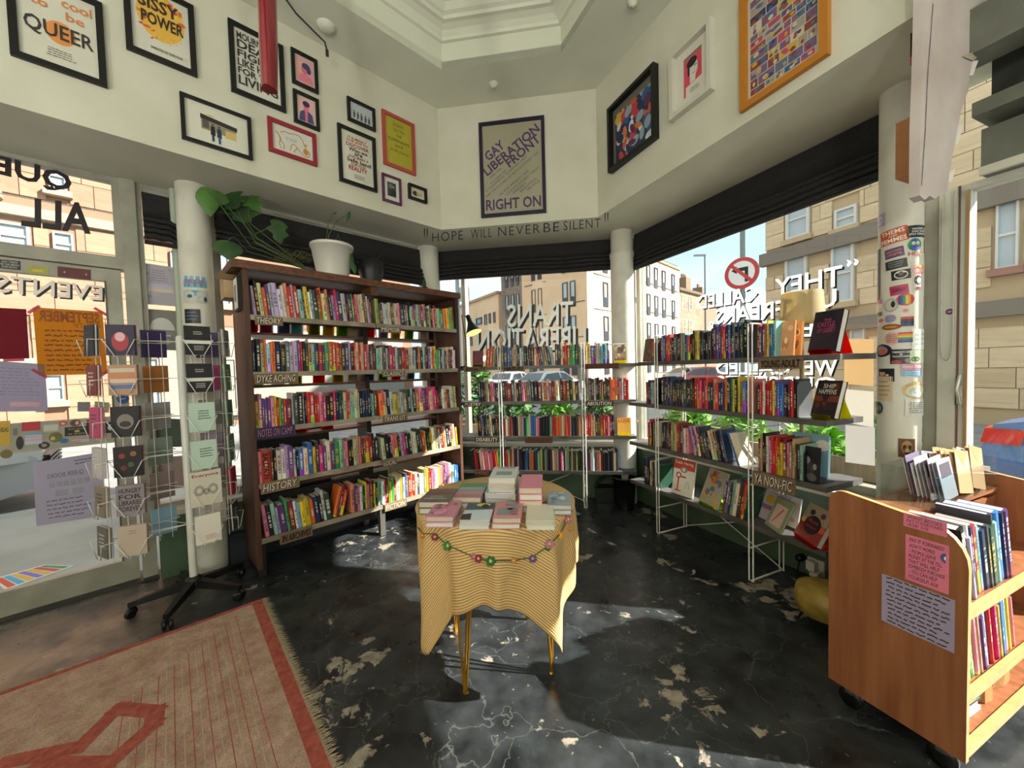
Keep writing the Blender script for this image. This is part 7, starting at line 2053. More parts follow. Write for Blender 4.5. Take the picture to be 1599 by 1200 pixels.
# --- road sign and posts
sg = thing('road_sign', 'round red and white no-left-turn sign high on a grey post', 'sign', onvert(1158, 425, G(1158, 7.5)))
ctr = onvert(1158, 427, G(1158, 7.5)); fn = Vector((-ctr.x, -ctr.y, 0)).normalized(); fe = Vector((-fn.y, fn.x, 0))
fe = (fe * .9 + fn * .3).normalized(); fn = Vector((fe.y, -fe.x, 0))
def sp(x, z, k=0): return ctr + fe * x + Vector((0, 0, z)) + fn * (.012 + .002 * k)
mb = MB(); mb.lathe([(.001, -.01), (.31, -.01), (.31, .01), (.001, .01)], ctr, M('#9a9c9c', .5), 32, Matrix(((fe.x, 0, fn.x), (fe.y, 0, fn.y), (0, 1, 0)))); mb.build('plate', sg)
mb = MB(); fill(mb, lambda u, v: sp(u, v, 0), M('#b8383c', .5), disc(0, 0, .305, .305, 32)); fill(mb, lambda u, v: sp(u, v, 1), M('#d8dcdc', .5), disc(0, 0, .235, .235, 32))
fill(mb, lambda u, v: sp(u, v, 2), M('#1c1e20', .5), ((.06, -.18), (.12, -.18), (.12, .06), (.06, .06))); fill(mb, lambda u, v: sp(u, v, 2), M('#1c1e20', .5), ((-.10, .04), (.12, .04), (.12, .11), (-.10, .11))); fill(mb, lambda u, v: sp(u, v, 2), M('#1c1e20', .5), ((-.18, .075), (-.08, .15), (-.08, .0)))
c45 = .7071
fill(mb, lambda u, v: sp((u - v) * c45, -(u + v) * c45 * -1 if False else (-(u + v) * c45), 3), M('#b8383c', .5), ((-.24, -.03), (.24, -.03), (.24, .03), (-.24, .03)))
mb.build('symbol', sg)
mb = MB(); pp = ctr - fn * .06; mb.tube([Vector((pp.x, pp.y, GZ)), Vector((pp.x, pp.y, 4.6))], .045, M('#77807c', .5), 10); mb.build('post', sg)
pl_ = G(1102, 30); mb = MB(); mb.tube([pl_ + Vector((0, 0, GZ)), pl_ + Vector((0, 0, 10))], .07, M('#4a4d50', .5), 8, r1=.05)
ls = thing('street_lamp', 'thin grey lamp post far up the right-hand street', 'lamp', pl_); mb.build('post', ls); mb = MB(); mb.box(pl_ + Vector((-.4, 0, 10)), (.9, .2, .12), M('#6a6d70', .5)); mb.build('lamp_head', ls)
pl_ = G(718, 14); mb = MB(); mb.tube([pl_ + Vector((0, 0, GZ)), pl_ + Vector((0, 0, 6.0))], .07, M('#8a9296', .5), 8)
ls = thing('street_post', 'grey street post right of the brown bookcase', 'post', pl_); mb.build('post', ls); mb = MB(); mb.box(pl_ + Vector((.25, 0, 4.2)), (.35, .12, .5), M('#a8b0b4', .5)); mb.build('control_box', ls)
fl_ = onz(58, 903, -.013)
th = thing('flyer', 'bright patchwork flyer lying on the pavement outside the door', 'flyer', fl_)
cs = [onz(x, y, -.012) for x, y in ((-12, 905), (8, 922), (116, 884), (70, 882))]
mb = MB(); mb.add(cs, [(0, 1, 2, 3)], M('#d8d4cc', .7)); mb.build('sheet', th)
mb = MB(); qb = lambda u, v: (cs[0] * (1 - u) + cs[3] * u) * (1 - v) + (cs[1] * (1 - u) + cs[2] * u) * v + Vector((0, 0, .001))
for i, c in enumerate(('#c9542f', '#4aa0c8', '#d8a83c', '#7a6ab8', '#c8a84a', '#c04a4a', '#3f8a5a')): fill(mb, qb, M(c, .7), ((.03 + .135 * i, .08), (.15 + .135 * i, .08), (.16 + .135 * i, .92), (.05 + .135 * i, .92)))
mb.build('print', th)
# ================================================================== odds and ends in the shop
# papers on the door and the side light
def glass_paper(F, n, px, mat, label, art=None, name='poster', group='papers taped to the glass'):
    h_ = [F.hit(x, y, n) for x, y in px]
    a, b_, c, d = [F.P(t, n, z) for t, z in h_]      # bottom-left, bottom-right, top-right, top-left
    th = thing(name, label, 'poster', (a + b_) / 2, group)
    mb = MB(); k = F.n * .0008
    mb.hexa([a, b_, b_ + k, a + k, d, c, c + k, d + k], mat); mb.build('sheet', th)
    mb = MB()
    if art: art(mb, lambda i: (lambda u, v: quadbox(a, b_, c, d)(u, v) - F.n * (.0006 + .0003 * i)))
    if mb.v: mb.build('print', th)
    return th
dn = NL - .008
def sept(mb, lay):
    r_, k_ = M('#8a4a1c', .7), M('#6a3a1c', .7)
    letter(mb, sub(lay(2), .06, .80, .94, .97), 'SEPTEMBER', r_, .03, 0, True); letter(mb, sub(lay(2), .55, .73, .95, .79), 'EVENTS!', r_, .01, 0, True)
    scribble(mb, sub(lay(2), .05, .03, .95, .70), k_, 9, 77, thick=.28)
glass_paper(FL, dn, ((60, 587), (168, 584), (160, 487), (51, 480)), translucent('#dca02c', .6), 'orange SEPTEMBER EVENTS sheet, reversed, on the door glass', sept)
glass_paper(FL, dn, ((-35, 562), (46, 560), (41, 483), (-38, 479)), translucent('#8c1c30', .5), 'plain dark red sheet on the door glass beside the orange one')
glass_paper(FL, dn, ((-30, 644), (75, 642), (70, 569), (-34, 562)), translucent('#b9b4cc', .5), 'pale lilac sheet with a pink bar below the orange one', lambda mb, lay: (scribble(mb, sub(lay(2), .05, .3, .95, .9), M('#8a86a4', .7), 9, 5), fill(mb, lay(2), M('#c09aa8', .7), ((.42, .10), (.88, .10), (.88, .19), (.42, .19)))))
def reading(mb, lay):
    k_ = M('#5a5a66', .7)
    letter(mb, sub(lay(2), .18, .70, .70, .78), 'QUEER BOOKS', k_, 0, 0, True); scribble(mb, sub(lay(2), .55, .85, .95, .95), k_, 2, 3); 
    for i in range(6): fill(mb, lay(2), M('#9a98a8', .7), ((.2 + .1 * i, .56), (.28 + .1 * i, .56), (.28 + .1 * i, .64), (.2 + .1 * i, .64)))
    fill(mb, lay(2), M('#9a98a8', .7), ((.28, .42), (.46, .42), (.46, .51), (.28, .51))); fill(mb, lay(2), M('#9a98a8', .7), ((.52, .42), (.68, .42), (.68, .51), (.52, .51)))
    scribble(mb, sub(lay(2), .1, .05, .85, .38), k_, 5, 8, thick=.22)
glass_paper(FL, dn, ((57, 822), (166, 805), (160, 706), (51, 723)), translucent('#c4c2d4', .55), 'white sheet with a drawn bookshop interior on the lower door glass', reading)
glass_paper(FL, dn, ((121, 643), (141, 643), (141, 628), (121, 628)), M('#77757c', .6), 'grey round badge on the door glass above the middle rail', None, 'sticker', 'stickers on the door')
glass_paper(FL, dn, ((146, 644), (170, 645), (171, 629), (148, 627)), translucent('#b8b8a4', .5), 'pale square sticker on the door glass above the middle rail', lambda mb, lay: scribble(mb, lay(1), M('#8a8a78', .7), 3, 2), 'sticker', 'stickers on the door')
def tape(x0, y0, x1, y1, lab, wd=.016):
    (t0, z0), (t1, z1) = FL.hit(x0, y0, dn - .0012), FL.hit(x1, y1, dn - .0012)
    d = Vector((t1 - t0, z1 - z0)).normalized(); e = Vector((-d.y, d.x)) * wd / 2
    mb = MB(); mb.flat(FL, [(t0 - e.x, z0 - e.y), (t1 - e.x, z1 - e.y), (t1 + e.x, z1 + e.y), (t0 + e.x, z0 + e.y)], dn - .0016, translucent('#c85a78', .5)); tag(mb.build('tape_strip'), lab, 'tape', 'pink tape on the door glass')
tape(44, 489, 62, 478, 'pink tape at the top inner corner of the orange sheet'); tape(147, 481, 170, 494, 'pink tape at the top corner of the orange sheet near the door stile')
tape(156, 588, 174, 576, 'pink tape at the bottom corner of the orange sheet near the door stile'); tape(50, 577, 74, 590, 'pink tape at the bottom inner corner of the orange sheet'); tape(5, 563, 38, 562, 'pink tape under the dark red sheet')
dn2 = NL - .0312
def dst(x0, y0, x1, y1, col, label, extra=None, word=None, ink='#d8d0c0', rnd_=False, slope=-.07):
    n = dn2
    px = ((x0, y1 - slope * 0), (x1, y1 + slope * (x1 - x0)), (x1, y0 + slope * (x1 - x0)), (x0, y0))
    a, b_, c, d = [FL.P(t, n, z) for t, z in [FL.hit(x, y, n) for x, y in px]]
    th = thing('sticker', label, 'sticker', (a + b_) / 2, 'stickers on the door')
    pl = lambda i: (lambda u, v: quadbox(a, b_, c, d)(u, v) - FL.n * (.0008 + .0003 * i))
    mb = MB(); fill(mb, pl(0), M(col, .4), disc(.5, .5, .5, .5, 18) if rnd_ else ((0, 0), (1, 0), (1, 1), (0, 1))); mb.build('backing', th)
    mb = MB()
    if extra:
        for c_, pts in extra: fill(mb, pl(1), M(c_, .5), pts)
    if word:
        for s_, u0, v0, u1, v1 in word: letter(mb, sub(pl(2), u0, v0, u1, v1), s_, M(ink, .5), .01)
    if mb.v: mb.build('print', th)
dst(-10, 659, 16, 698, '#b8962c', 'mustard sticker with dark capitals at the left end of the door rail', word=[('TOBIAS', .1, .55, .9, .75)], ink='#2a2418')
dst(0, 703, 20, 717, '#7d5a3c', 'olive and red oval sticker at the left end of the door rail', rnd_=True, extra=[('#5a6a2c', disc(.5, .5, .35, .3, 12))])
dst(20, 668, 29, 682, '#8f8d84', 'small barcode-like sticker on the door rail', extra=[('#2a2a2a', ((.1 + .2 * i, .1), (.2 + .2 * i, .1), (.2 + .2 * i, .9), (.1 + .2 * i, .9))) for i in range(4)])
dst(34, 660, 63, 674, '#a82430', 'plain red rectangular sticker on the door rail')
dst(25, 682, 37, 703, '#1c1c1c', 'black leaf-shaped sticker on the door rail', rnd_=True)
dst(39, 677, 66, 695, '#a8b8c8', 'pink, blue and white striped sticker on the door rail', extra=[('#c9929c', ((0, .3), (1, .3), (1, .45), (0, .45))), ('#c9929c', ((0, .58), (1, .58), (1, .7), (0, .7))), ('#6a9ab8', ((0, .8), (1, .8), (1, 1), (0, 1)))])
dst(60, 691, 78, 702, '#201c1e', 'black oval sticker with pale centre on the door rail', rnd_=True, extra=[('#8a8478', disc(.5, .5, .25, .25, 10))])
dst(92, 658, 105, 666, '#b8483c', 'small red dome sticker on the door rail', rnd_=True, extra=[('#d8c8a8', disc(.5, .45, .25, .2, 8))])
dst(109, 656, 126, 667, '#7d3a34', 'round red and green sticker on the door rail', rnd_=True, extra=[('#2f4a34', disc(.4, .5, .25, .3, 8)), ('#c8b8a0', disc(.65, .5, .18, .25, 8))])
dst(67, 663, 92, 676, '#9f9d92', 'pale outlined sticker left of the green bird', extra=[('#bcbab0', ((.06, .15), (.94, .15), (.94, .85), (.06, .85)))])
dst(76, 676, 98, 692, '#5c6a3c', 'green and yellow bird sticker on the door rail', rnd_=True, extra=[('#c8a03c', disc(.3, .4, .18, .2, 8)), ('#8c4a3c', disc(.7, .7, .15, .15, 8))])
dst(101, 668, 139, 682, '#141416', 'wide black sticker with gold emblem on the door rail', word=[('TRUST NO-ONE', .12, .68, .88, .85), ('BE QUEER', .15, .12, .85, .3)], extra=[('#a8946a', disc(.5, .5, .12, .14, 10))], ink='#a8946a')
dst(93, 685, 107, 693, '#3a6a94', 'small blue oval sticker on the door rail', rnd_=True)
dst(112, 687, 140, 692, '#b8a8b4', 'thin pink and blue bar sticker on the door rail', extra=[('#c08a90', ((0, 0), (.5, 0), (.5, .6), (0, .6)))])
dst(135, 656, 160, 667, '#2c2024', 'dark sticker at the top of the door rail', slope=-.06, extra=[('#5c2c34', ((.1, .3), (.9, .3), (.9, .6), (.1, .6)))])
dst(139, 668, 162, 685, '#4a4a78', 'square navy sticker with a white animal on the door rail', extra=[('#c8c4c0', ((.1, .1), (.9, .1), (.9, .3), (.1, .3))), ('#c8c4c0', disc(.6, .6, .25, .2, 8))])
dst(163, 660, 189, 677, '#2a1c2c', 'dark sticker with a pale fist ring on the door rail', extra=[('#c8c0c0', disc(.45, .5, .26, .3, 14)), ('#2a1c2c', disc(.48, .5, .18, .2, 12))])
dst(180, 657, 203, 674, '#2c5a94', 'blue oval sticker at the right end of the door rail', rnd_=True, extra=[('#6a5a9c', disc(.5, .35, .3, .15, 10))])
dst(173, 679, 192, 688, '#a89478', 'faint gold sticker under the blue oval', rnd_=True)
dst(180, 598, 200, 613, '#7d5c44', 'round brown sticker on the door stile', rnd_=True, slope=0)
dst(182, 615, 202, 631, '#27407a', 'blue heart sticker on the door stile', rnd_=True, slope=0, extra=[('#9ab0c8', ((.3, .4), (.7, .5), (.7, .6), (.3, .5)))])
dst(189, 637, 198, 645, '#bcbaae', 'tiny white sticker with a red heart on the door stile', slope=0, extra=[('#b03a3a', disc(.45, .75, .12, .15, 8))])
dst(-10, 404, 32, 418, '#1c1a1a', 'black sticker with three white lines on the door head', slope=.1, word=[('NO TERFS', .3, .68, .9, .88), ('YES WE MEAN', .2, .4, .95, .6), ('EVERYBODY', .3, .12, .9, .32)], ink='#b8b4a8')
dst(42, 414, 76, 427, '#9a9a4a', 'green and yellow squiggle sticker on the door head', slope=.1, extra=[('#c8b83c', ((.2, .3), (.8, .3), (.7, .6), (.3, .6)))])
dst(90, 416, 142, 432, '#571820', 'dark red plate with two screws on the door head', slope=.11, extra=[('#a89a94', disc(.2, .5, .03, .1, 8)), ('#a89a94', disc(.85, .5, .03, .1, 8))])
sn = NL - .008
glass_paper(FL, sn, ((223, 475), (277, 479), (274, 418), (219, 410)), translucent('#c9c7d0', .5), 'pale sheet with a rainbow wash on the narrow side light', lambda mb, lay: [fill(mb, lay(1), M(c, .7), ((.1, .48 - .05 * i), (.9, .48 - .05 * i), (.9, .53 - .05 * i), (.1, .53 - .05 * i))) for i, c in enumerate(('#b4b0d0', '#b8b4c4', '#c8b8b0', '#ccc4b4'))] + [scribble(mb, sub(lay(1), .25, .58, .8, .88), M('#8a88a0', .7), 5, 2)] + [fill(mb, lay(1), M('#a8a6b4', .7), disc(x, y, .08, .05, 8)) for x, y in ((.15, .75), (.12, .5), (.2, .2), (.85, .9))])
glass_paper(FL, sn, ((226, 545), (280, 548), (278, 486), (223, 482)), translucent('#9a9a96', .4), 'grey sheet with a pale dome drawing on the narrow side light', lambda mb, lay: (fill(mb, lay(1), M('#c4c4c0', .7), disc(.52, .5, .36, .3, 14, 0, math.pi)), scribble(mb, sub(lay(1), .2, .2, .85, .4), M('#d0d0cc', .7), 2, 5)))
glass_paper(FL, sn, ((232, 700), (285, 698), (283, 655), (230, 652)), translucent('#6d7a70', .4), 'dull green sheet low on the narrow side light')
glass_paper(FL, sn, ((235, 770), (288, 762), (286, 712), (232, 716)), translucent('#b8a8a4', .4), 'pinkish sheet lowest on the narrow side light')
rn = NR - .008
def rpaper(px, h, lab): glass_paper(FR, rn, px, translucent(h, .6), lab)
rpaper(((1318, 600), (1364, 604), (1364, 530), (1318, 530)), '#d8c4a4', 'tan sheet taped on the right window beside the pillar')
rpaper(((1320, 660), (1364, 668), (1364, 612), (1320, 608)), '#dcd8d0', 'white sheet below the tan one on the right window')
rpaper(((1320, 722), (1366, 728), (1366, 668), (1320, 664)), '#cfccc8', 'grey-white sheet lowest on the right window')
rpaper(((1458, 640), (1470, 642), (1472, 522), (1460, 524)), '#d8dce8', 'narrow bluish sheet between the pillar and the post')

# torn papered board at the end of the right bulkhead
tE = -.718
board = [(1443, -90), (1443, 0), (1440, 120), (1437, 200), (1436, 305), (1444, 312), (1452, 306), (1460, 311), (1470, 303), (1479, 300), (1481, 285), (1483, 268), (1488, 240), (1491, 226), (1496, 196), (1502, 170), (1506, 158), (1512, 141), (1514, 118), (1519, 95), (1520, 80), (1526, 62), (1531, 40), (1533, 24), (1537, 8), (1541, -20), (1548, -90)]
pp = [FR.hitside(x, y, tE) for x, y in board]
BOARDM = noisy('peeling_white_paper', '#b5a8a4', '#cdc4c0', 3, 5, .8, .15)
th = thing('torn_board', 'white board with torn paper edges hanging at the end of the right bulkhead', 'board', FR.P(tE, pp[4][0] + .1, pp[4][1]))
k = len(pp)
mb = MB(); a = [FR.P(tE, n, z) for n, z in pp]; b_ = [FR.P(tE - .03, n, z) for n, z in pp]
mb.add(a + b_, [tuple(range(k)), tuple(range(2 * k - 1, k - 1, -1))] + [(i, k + i, k + (i + 1) % k, (i + 1) % k) for i in range(k)], BOARDM); mb.build('panel', th)
rnd = random.Random(8)
for i in range(9, k - 2):
    p0, p1 = a[i], a[i + 1]
    if rnd.random() < .5: continue
    out_ = FR.n * (.010 + rnd.random() * .02) + FR.e * .012 + Vector((0, 0, rnd.uniform(-.01, .015)))
    mb = MB(); mb.add([p0, p1, p1 + out_, p0 + out_ * .6], [(0, 1, 2, 3)], M('#cfc9c2', .85)); mb.build('paper_curl', th)
q = [FR.hitside(x, y, tE + .004) for x, y in ((1502, 88), (1530, 78), (1549, 60), (1540, 76), (1520, 95))]
mb = MB(); mb.add([FR.P(tE + .004 + .012 * (i in (1, 2, 3)), n, z) for i, (n, z) in enumerate(q)], [(0, 1, 2, 3, 4)], M('#a8a08c', .85)); mb.build('paper_curl', th)
cr_ = [FR.hitside(x, y, tE + .002) for x, y in ((1457, 5), (1453, 60), (1449, 110), (1447, 150), (1445, 200), (1441, 260), (1439, 290))]
mb = MB()
for (n0, z0), (n1, z1) in zip(cr_, cr_[1:]):
    if rnd.random() < .7: mb.add([FR.P(tE + .002, n0, z0), FR.P(tE + .002, n0 + .004, z0), FR.P(tE + .002, n1 + .003, z1), FR.P(tE + .002, n1, z1)], [(0, 1, 2, 3)], M('#2a2630', .9))
mb.build('crack', th)
# black hanging banner and the small card box beside it
h0, h1 = FR.hitside(1424, 125, -.80), FR.hitside(1444, -60, -.80)
th = thing('hanging_banner', 'narrow black banner with a pink foot beside the torn board', 'banner', FR.P(-.80, h0[0] + .04, h0[1]))
zp = FR.hitside(1424, 88, -.80)[1]; zq = FR.hitside(1424, 100, -.80)[1]
mb = MB(); mb.fbox(FR, -.806, -.80, h0[0] - .0, h0[0] + .055, zp, 3.55, M('#171315', .7)); mb.build('cloth', th)
mb = MB(); mb.fbox(FR, -.806, -.80, h0[0] - .0, h0[0] + .055, zq, zp, M('#c73a58', .7)); mb.build('pink_foot', th)
mb = MB(); mb.fbox(FR, -.796, -.79, h0[0] + .03, h0[0] + .09, zq - .11, 3.55, M('#2a2c2a', .7)); mb.build('backing_strip', th)
nb, zb = FR.hitside(1421, 278, -.83); _n, zt = FR.hitside(1421, 190, -.83)
th = thing('card_box', 'small brown card box fixed high on the right-hand pillar', 'box', FR.P(-.83, nb, zb))
mb = MB(); mb.fbox(FR, -.86, -.80, nb - .045, nb + .09, zb, zt, noisy('brown_box_card', '#a5714a', '#b58058', 10, 3, .8)); mb.build('carton', th)
mb = MB(); mb.fbox(FR, -.801, -.7985, nb - .02, nb + .05, zb + .02, zb + .032, BLACKP); mb.build('label_strip', th)
# bead chain on the door post
ps = [FR.P(-.80 - .002, NR - .09, 2.1)] + [FR.P(-.80 - .0, NR - .09 - .004 * i, 2.1 - .12 * i) for i in range(1, 9)]
th = thing('bead_chain', 'looped white bead chain hanging on the post right of the pillar', 'chain', FR.P(-.85, NR - .09, 1.2))
mb = MB(); mb.tube([FR.P(-.842, NR - .056, 2.15), FR.P(-.842, NR - .056, 1.42), FR.P(-.848, NR - .056, 1.36), FR.P(-.862, NR - .056, 1.34), FR.P(-.876, NR - .056, 1.36), FR.P(-.882, NR - .056, 1.42), FR.P(-.882, NR - .056, 2.15)], .0022, M('#b9b7ae', .4, .5), 5); mb.build('beads', th)
t_, z_ = FR.hit(1483, 487, NR - .052)
th = thing('sticker', 'small purple oval badge on the post right of the pillar', 'sticker', FR.P(t_, NR - .052, z_)); mb = MB(); mb.flat(FR, disc(t_, z_, .014, .014, 16), NR - .0525, M('#3c2446', .5)); mb.build('backing', th); mb = MB(); mb.flat(FR, disc(t_, z_, .009, .007, 10), NR - .053, M('#b06aa0', .5)); mb.build('print', th)

# red hanging tube, loose cable, ceiling fittings
tp = onvert(420, 140, Vector((-.92, 1.42, 0)))
REDG = M('#7d0c1e', .18, .1, .7)
th = thing('hanging_tube', 'shiny red tube hanging from the ceiling before the MOURN THE DEAD poster', 'tube', tp)
top = onvert(414, -60, Vector((-.92, 1.42, 0)))
ax = (top - tp).normalized()
mb = MB()
ns = 14
vs = []
e1 = ax.orthogonal().normalized(); e2 = ax.cross(e1)
ln = 3.76 - tp.z
for i in range(9):
    c_ = tp + ax * (ln * i / 8)
    for j in range(ns):
        a_ = 2 * math.pi * j / ns
        r_ = .031 * (1 + .12 * math.cos(3 * a_ + i * .3)) * (.86 if i == 0 else 1)
        vs.append(c_ + e1 * math.cos(a_) * r_ + e2 * math.sin(a_) * r_)
mb.add(vs, [(i * ns + j, i * ns + (j + 1) % ns, (i + 1) * ns + (j + 1) % ns, (i + 1) * ns + j) for i in range(8) for j in range(ns)], REDG, True)
mb.add(vs[:ns], [tuple(range(ns - 1, -1, -1))], REDG); mb.build('sleeve', th)
mb = MB(); mb.tube([tp + ax * ln, Vector(tuple((tp + ax * ln).xy) + (ZC,))], .003, BLACKP, 5); mb.build('cord', th)
hk = onz(509, 40, ZC)
th = thing('ceiling_hook', 'round white ceiling rose with a dark loose cable above the left prints', 'fitting', hk)
mb = MB(); mb.lathe([(.001, -.03), (.03, -.03), (.055, -.015), (.06, 0)], hk, CEIL, 18); mb.build('rose', th)
mb = MB(); mb.tube([hk + Vector((-.16, -.22, -.01)), hk + Vector((-.12, -.16, -.06)), hk + Vector((-.05, -.07, -.10)), hk + Vector((-.008, -.01, -.12)), hk + Vector((0, .0, -.17))], .006, M('#2a2724', .6), 6); mb.lathe([(.001, -.21), (.011, -.205), (.011, -.165), (.006, -.16)], hk, M('#2a2724', .6), 8); mb.build('cable', th)
for px, lab in (((771, 131), 'small white round detector on the ceiling before the end wall'), ((988, 2), 'small white hook on the ceiling over the right prints')):
    p = onz(px[0], px[1], ZC); th = thing('ceiling_button', lab, 'fitting', p)
    mb = MB(); mb.lathe([(.001, -.035), (.022, -.03), (.028, -.012), (.04, 0)], p, CEIL, 16); mb.build('cap', th)
    mb = MB(); mb.lathe([(.001, -.042), (.008, -.040), (.009, -.033)], p, M('#b9b8ac', .5), 8); mb.build('nub', th)

# plants on the bookcase
LEAFD = noisy('dark_monstera_leaf', '#1f3a1c', '#34562a', 6, 3, .35)
LEAFB = noisy('sunlit_monstera_leaf', '#325520', '#4a7230', 6, 3, .4)
def heart_leaf(mb, base, d, up, L_, W_, mat, notch=0):
    """Curved heart leaf: base point, direction of its tip, up side."""
    d = d.normalized(); s_ = d.cross(up).normalized(); u = s_.cross(d)
    prof = [(-.10, .30), (-.02, .52), (.15, .80), (.35, .92), (.55, .78), (.75, .50), (.90, .22), (1.0, 0)]
    vs = [base]
    mid = [base + d * L_ * x + u * (-.25 * L_ * x * x) for x, _ in prof]
    lf = [m + s_ * W_ * .5 * w_ * (.55 if notch and i in (2, 4) else 1) - u * (.10 * L_ * w_) for i, (m, (_x, w_)) in enumerate(zip(mid, prof))]
    rt = [m - s_ * W_ * .5 * w_ * (.55 if notch and i in (3, 5) else 1) - u * (.10 * L_ * w_) for i, (m, (_x, w_)) in enumerate(zip(mid, prof))]
    k = len(prof)
    vs = mid + lf + rt
    fs = []
    for i in range(k - 1):
        fs += [(i, i + 1, k + i + 1, k + i), (i + 1, i, 2 * k + i, 2 * k + i + 1)]
    mb.add(vs, fs, mat, True)
pn = NF + .20
pt = thing('monstera_plant', 'sprawling monstera with long stems over the left end of the bookcase', 'plant', FL.P(1.02, NF + .2, 2.112))
mb = MB(); mb.lathe([(.055, 0), (.07, .07), (.072, .075), (.06, .075), (.055, .05)], FL.P(1.02, NF + .28, 2.114), M('#3a3a3c', .5), 20); mb.build('pot', pt)
rt_ = FL.P(1.0, NF + .26, 2.18)
def V(x, y, off=0.0): return (lambda h: FL.P(h[0], pn + off, max(h[1], 2.122) if h[0] > T0 - .07 else h[1]))(FL.hit(x, y, pn + off))
for stem, leaf in (
    (((428, 402), (392, 385), (362, 345), (338, 312)), ((322, 296), (330, 334), 24, LEAFB, 0, -.10)),
    (((430, 403), (400, 380), (376, 340), (366, 318)), ((352, 306), (372, 322), 60, LEAFD, 1, -.02)),
    (((430, 403), (402, 372), (384, 345), (380, 330)), ((372, 318), (388, 345), 56, LEAFD, 1, .02)),
    (((430, 405), (396, 376), (400, 365), (428, 352)), ((433, 346), (440, 378), 30, LEAFD, 1, -.04)),
    (((425, 405), (386, 392), (366, 370), (360, 372)), ((355, 378), (360, 420), 34, LEAFD, 0, -.14)),
    (((432, 400), (392, 350), (388, 330), (392, 316)), ((388, 308), (406, 326), 34, LEAFB, 1, .03)),
    (((432, 402), (400, 372), (372, 340), (350, 318)), ((340, 300), (336, 318), 26, LEAFB, 0, -.06))):
    mb = MB(); pts = [rt_] + [V(x, y, leaf[5] * i / 3) for i, (x, y) in enumerate(stem)][1:] + [V(*leaf[0], leaf[5])]
    mb.tube(pts, .0045, M('#44552c', .6), 5, r1=.003); st_ = mb.build('stem', pt)
    a_, b2 = V(*leaf[0], leaf[5]), V(*leaf[1], leaf[5] - .03)
    W_ = leaf[2] * (a_ - EYEP).length / FPX
    mb = MB(); heart_leaf(mb, a_, b2 - a_, -FL.n + Vector((0, 0, .35)), (b2 - a_).length, W_, leaf[3], leaf[4]); mb.build('leaf', pt)
mb = MB()
rnd = random.Random(2)
for i in range(26):
    x0 = 425 + rnd.random() * 60
    p = [V(x0, 405 + rnd.random() * 3 - (x0 - 425) * -.05, rnd.random() * .1), V(x0 + 8 + rnd.random() * 14, 388 + rnd.random() * 16, rnd.random() * .1), V(min(x0 + 26 + rnd.random() * 16, 497), 398 + rnd.random() * 12, rnd.random() * .1)]
    mb.tube(p, .002, M('#5c5a38', .8), 4)
f_ = mb.build('dry_vines', pt); f_['kind'] = 'stuff'
def pot_at(x0, x1, yb, yt, mat, n, top_r=1.0, bot_r=.72):
    c_ = FL.hit((x0 + x1) / 2, yb, n)
    cen_ = FL.P(c_[0], n, 2.1125)
    dist = (cen_ - EYEP).length
    r_ = (x1 - x0) / 2 * dist / FPX * .94
    h_ = (yb - yt) * dist / FPX * .97
    return cen_, r_, h_
cen_, r_, h_ = pot_at(491, 549, 425, 381, None, NF + .10)
wp = thing('potted_plant', 'white plastic pot with a trailing heart-leaf plant on the bookcase', 'plant', cen_)
mb = MB(); mb.lathe([(r_ * .72, 0), (r_ * .95, h_ * .9), (r_, h_ * .9), (r_, h_), (r_ * .92, h_), (r_ * .9, h_ * .85), (.001, h_ * .85)], cen_, M('#cfccc2', .4), 28); mb.build('pot', wp)
for stem, tip in ((((508, 385), (510, 370), (512, 352), (520, 334)), (526, 330)), (((510, 385), (514, 366), (526, 345), (545, 334)), (548, 332)), (((520, 384), (528, 366), (534, 390), (535, 402)), (536, 405))):
    mb = MB(); mb.tube([(lambda hh: FL.P(hh[0], NF + .05, hh[1]))(FL.hit(x, y, NF + .05)) for x, y in stem], .0028, M('#4a5a34', .6), 5); mb.build('stem', wp)
for (x0, y0), (x1, y1), wpx in (((520, 334), (527, 331), 4), ((546, 332), (541, 348), 7), ((536, 397), (534, 421), 14), ((549, 398), (551, 420), 9), ((552, 412), (556, 428), 9)):
    g = lambda x, y, o: (lambda hh: FL.P(hh[0], NF + o, hh[1]))(FL.hit(x, y, NF + o))
    a_, b2 = g(x0, y0, -.01), g(x1, y1, -.02)
    mb = MB(); heart_leaf(mb, a_, b2 - a_, -FL.n, (b2 - a_).length, wpx * 3 / FPX, LEAFD); mb.build('leaf', wp)
cen_, r_, h_ = pot_at(562, 598, 434, 402, None, NF + .10)
bp_ = thing('potted_plant', 'black bucket-shaped pot with sparse stems right of the white pot', 'plant', cen_)
mb = MB(); mb.lathe([(r_ * .78, 0), (r_, h_ * .5), (r_ * .97, h_), (r_ * .9, h_), (r_ * .88, h_ * .85), (.001, h_ * .85)], cen_, M('#19191b', .45), 24); mb.build('pot', bp_)
for i in range(4):
    mb = MB(); a_ = cen_ + Vector((0, 0, h_ * .8)); mb.tube([a_, a_ + FL.e * (.03 * (i - 1.5)) + Vector((0, 0, .06)), a_ + FL.e * (.07 * (i - 1.5)) + Vector((0, 0, .05 + .02 * i))], .002, M('#3a4430', .6), 5); mb.build('stem', bp_)
c2 = FL.hit(663, 444, NF + .12); c2 = FL.P(c2[0], NF + .12, 2.1125)
sp_ = thing('small_plant', 'tiny pot with one upright leaf at the right end of the bookcase top', 'plant', c2)
mb = MB(); mb.lathe([(.024, 0), (.03, .04), (.026, .04), (.001, .03)], c2, M('#2a2a2c', .5), 14); mb.build('pot', sp_)
mb = MB(); heart_leaf(mb, c2 + Vector((0, 0, .035)), Vector((0, 0, 1)) + FL.e * .15, -FL.n, .11, .045, LEAFD); mb.build('leaf', sp_)
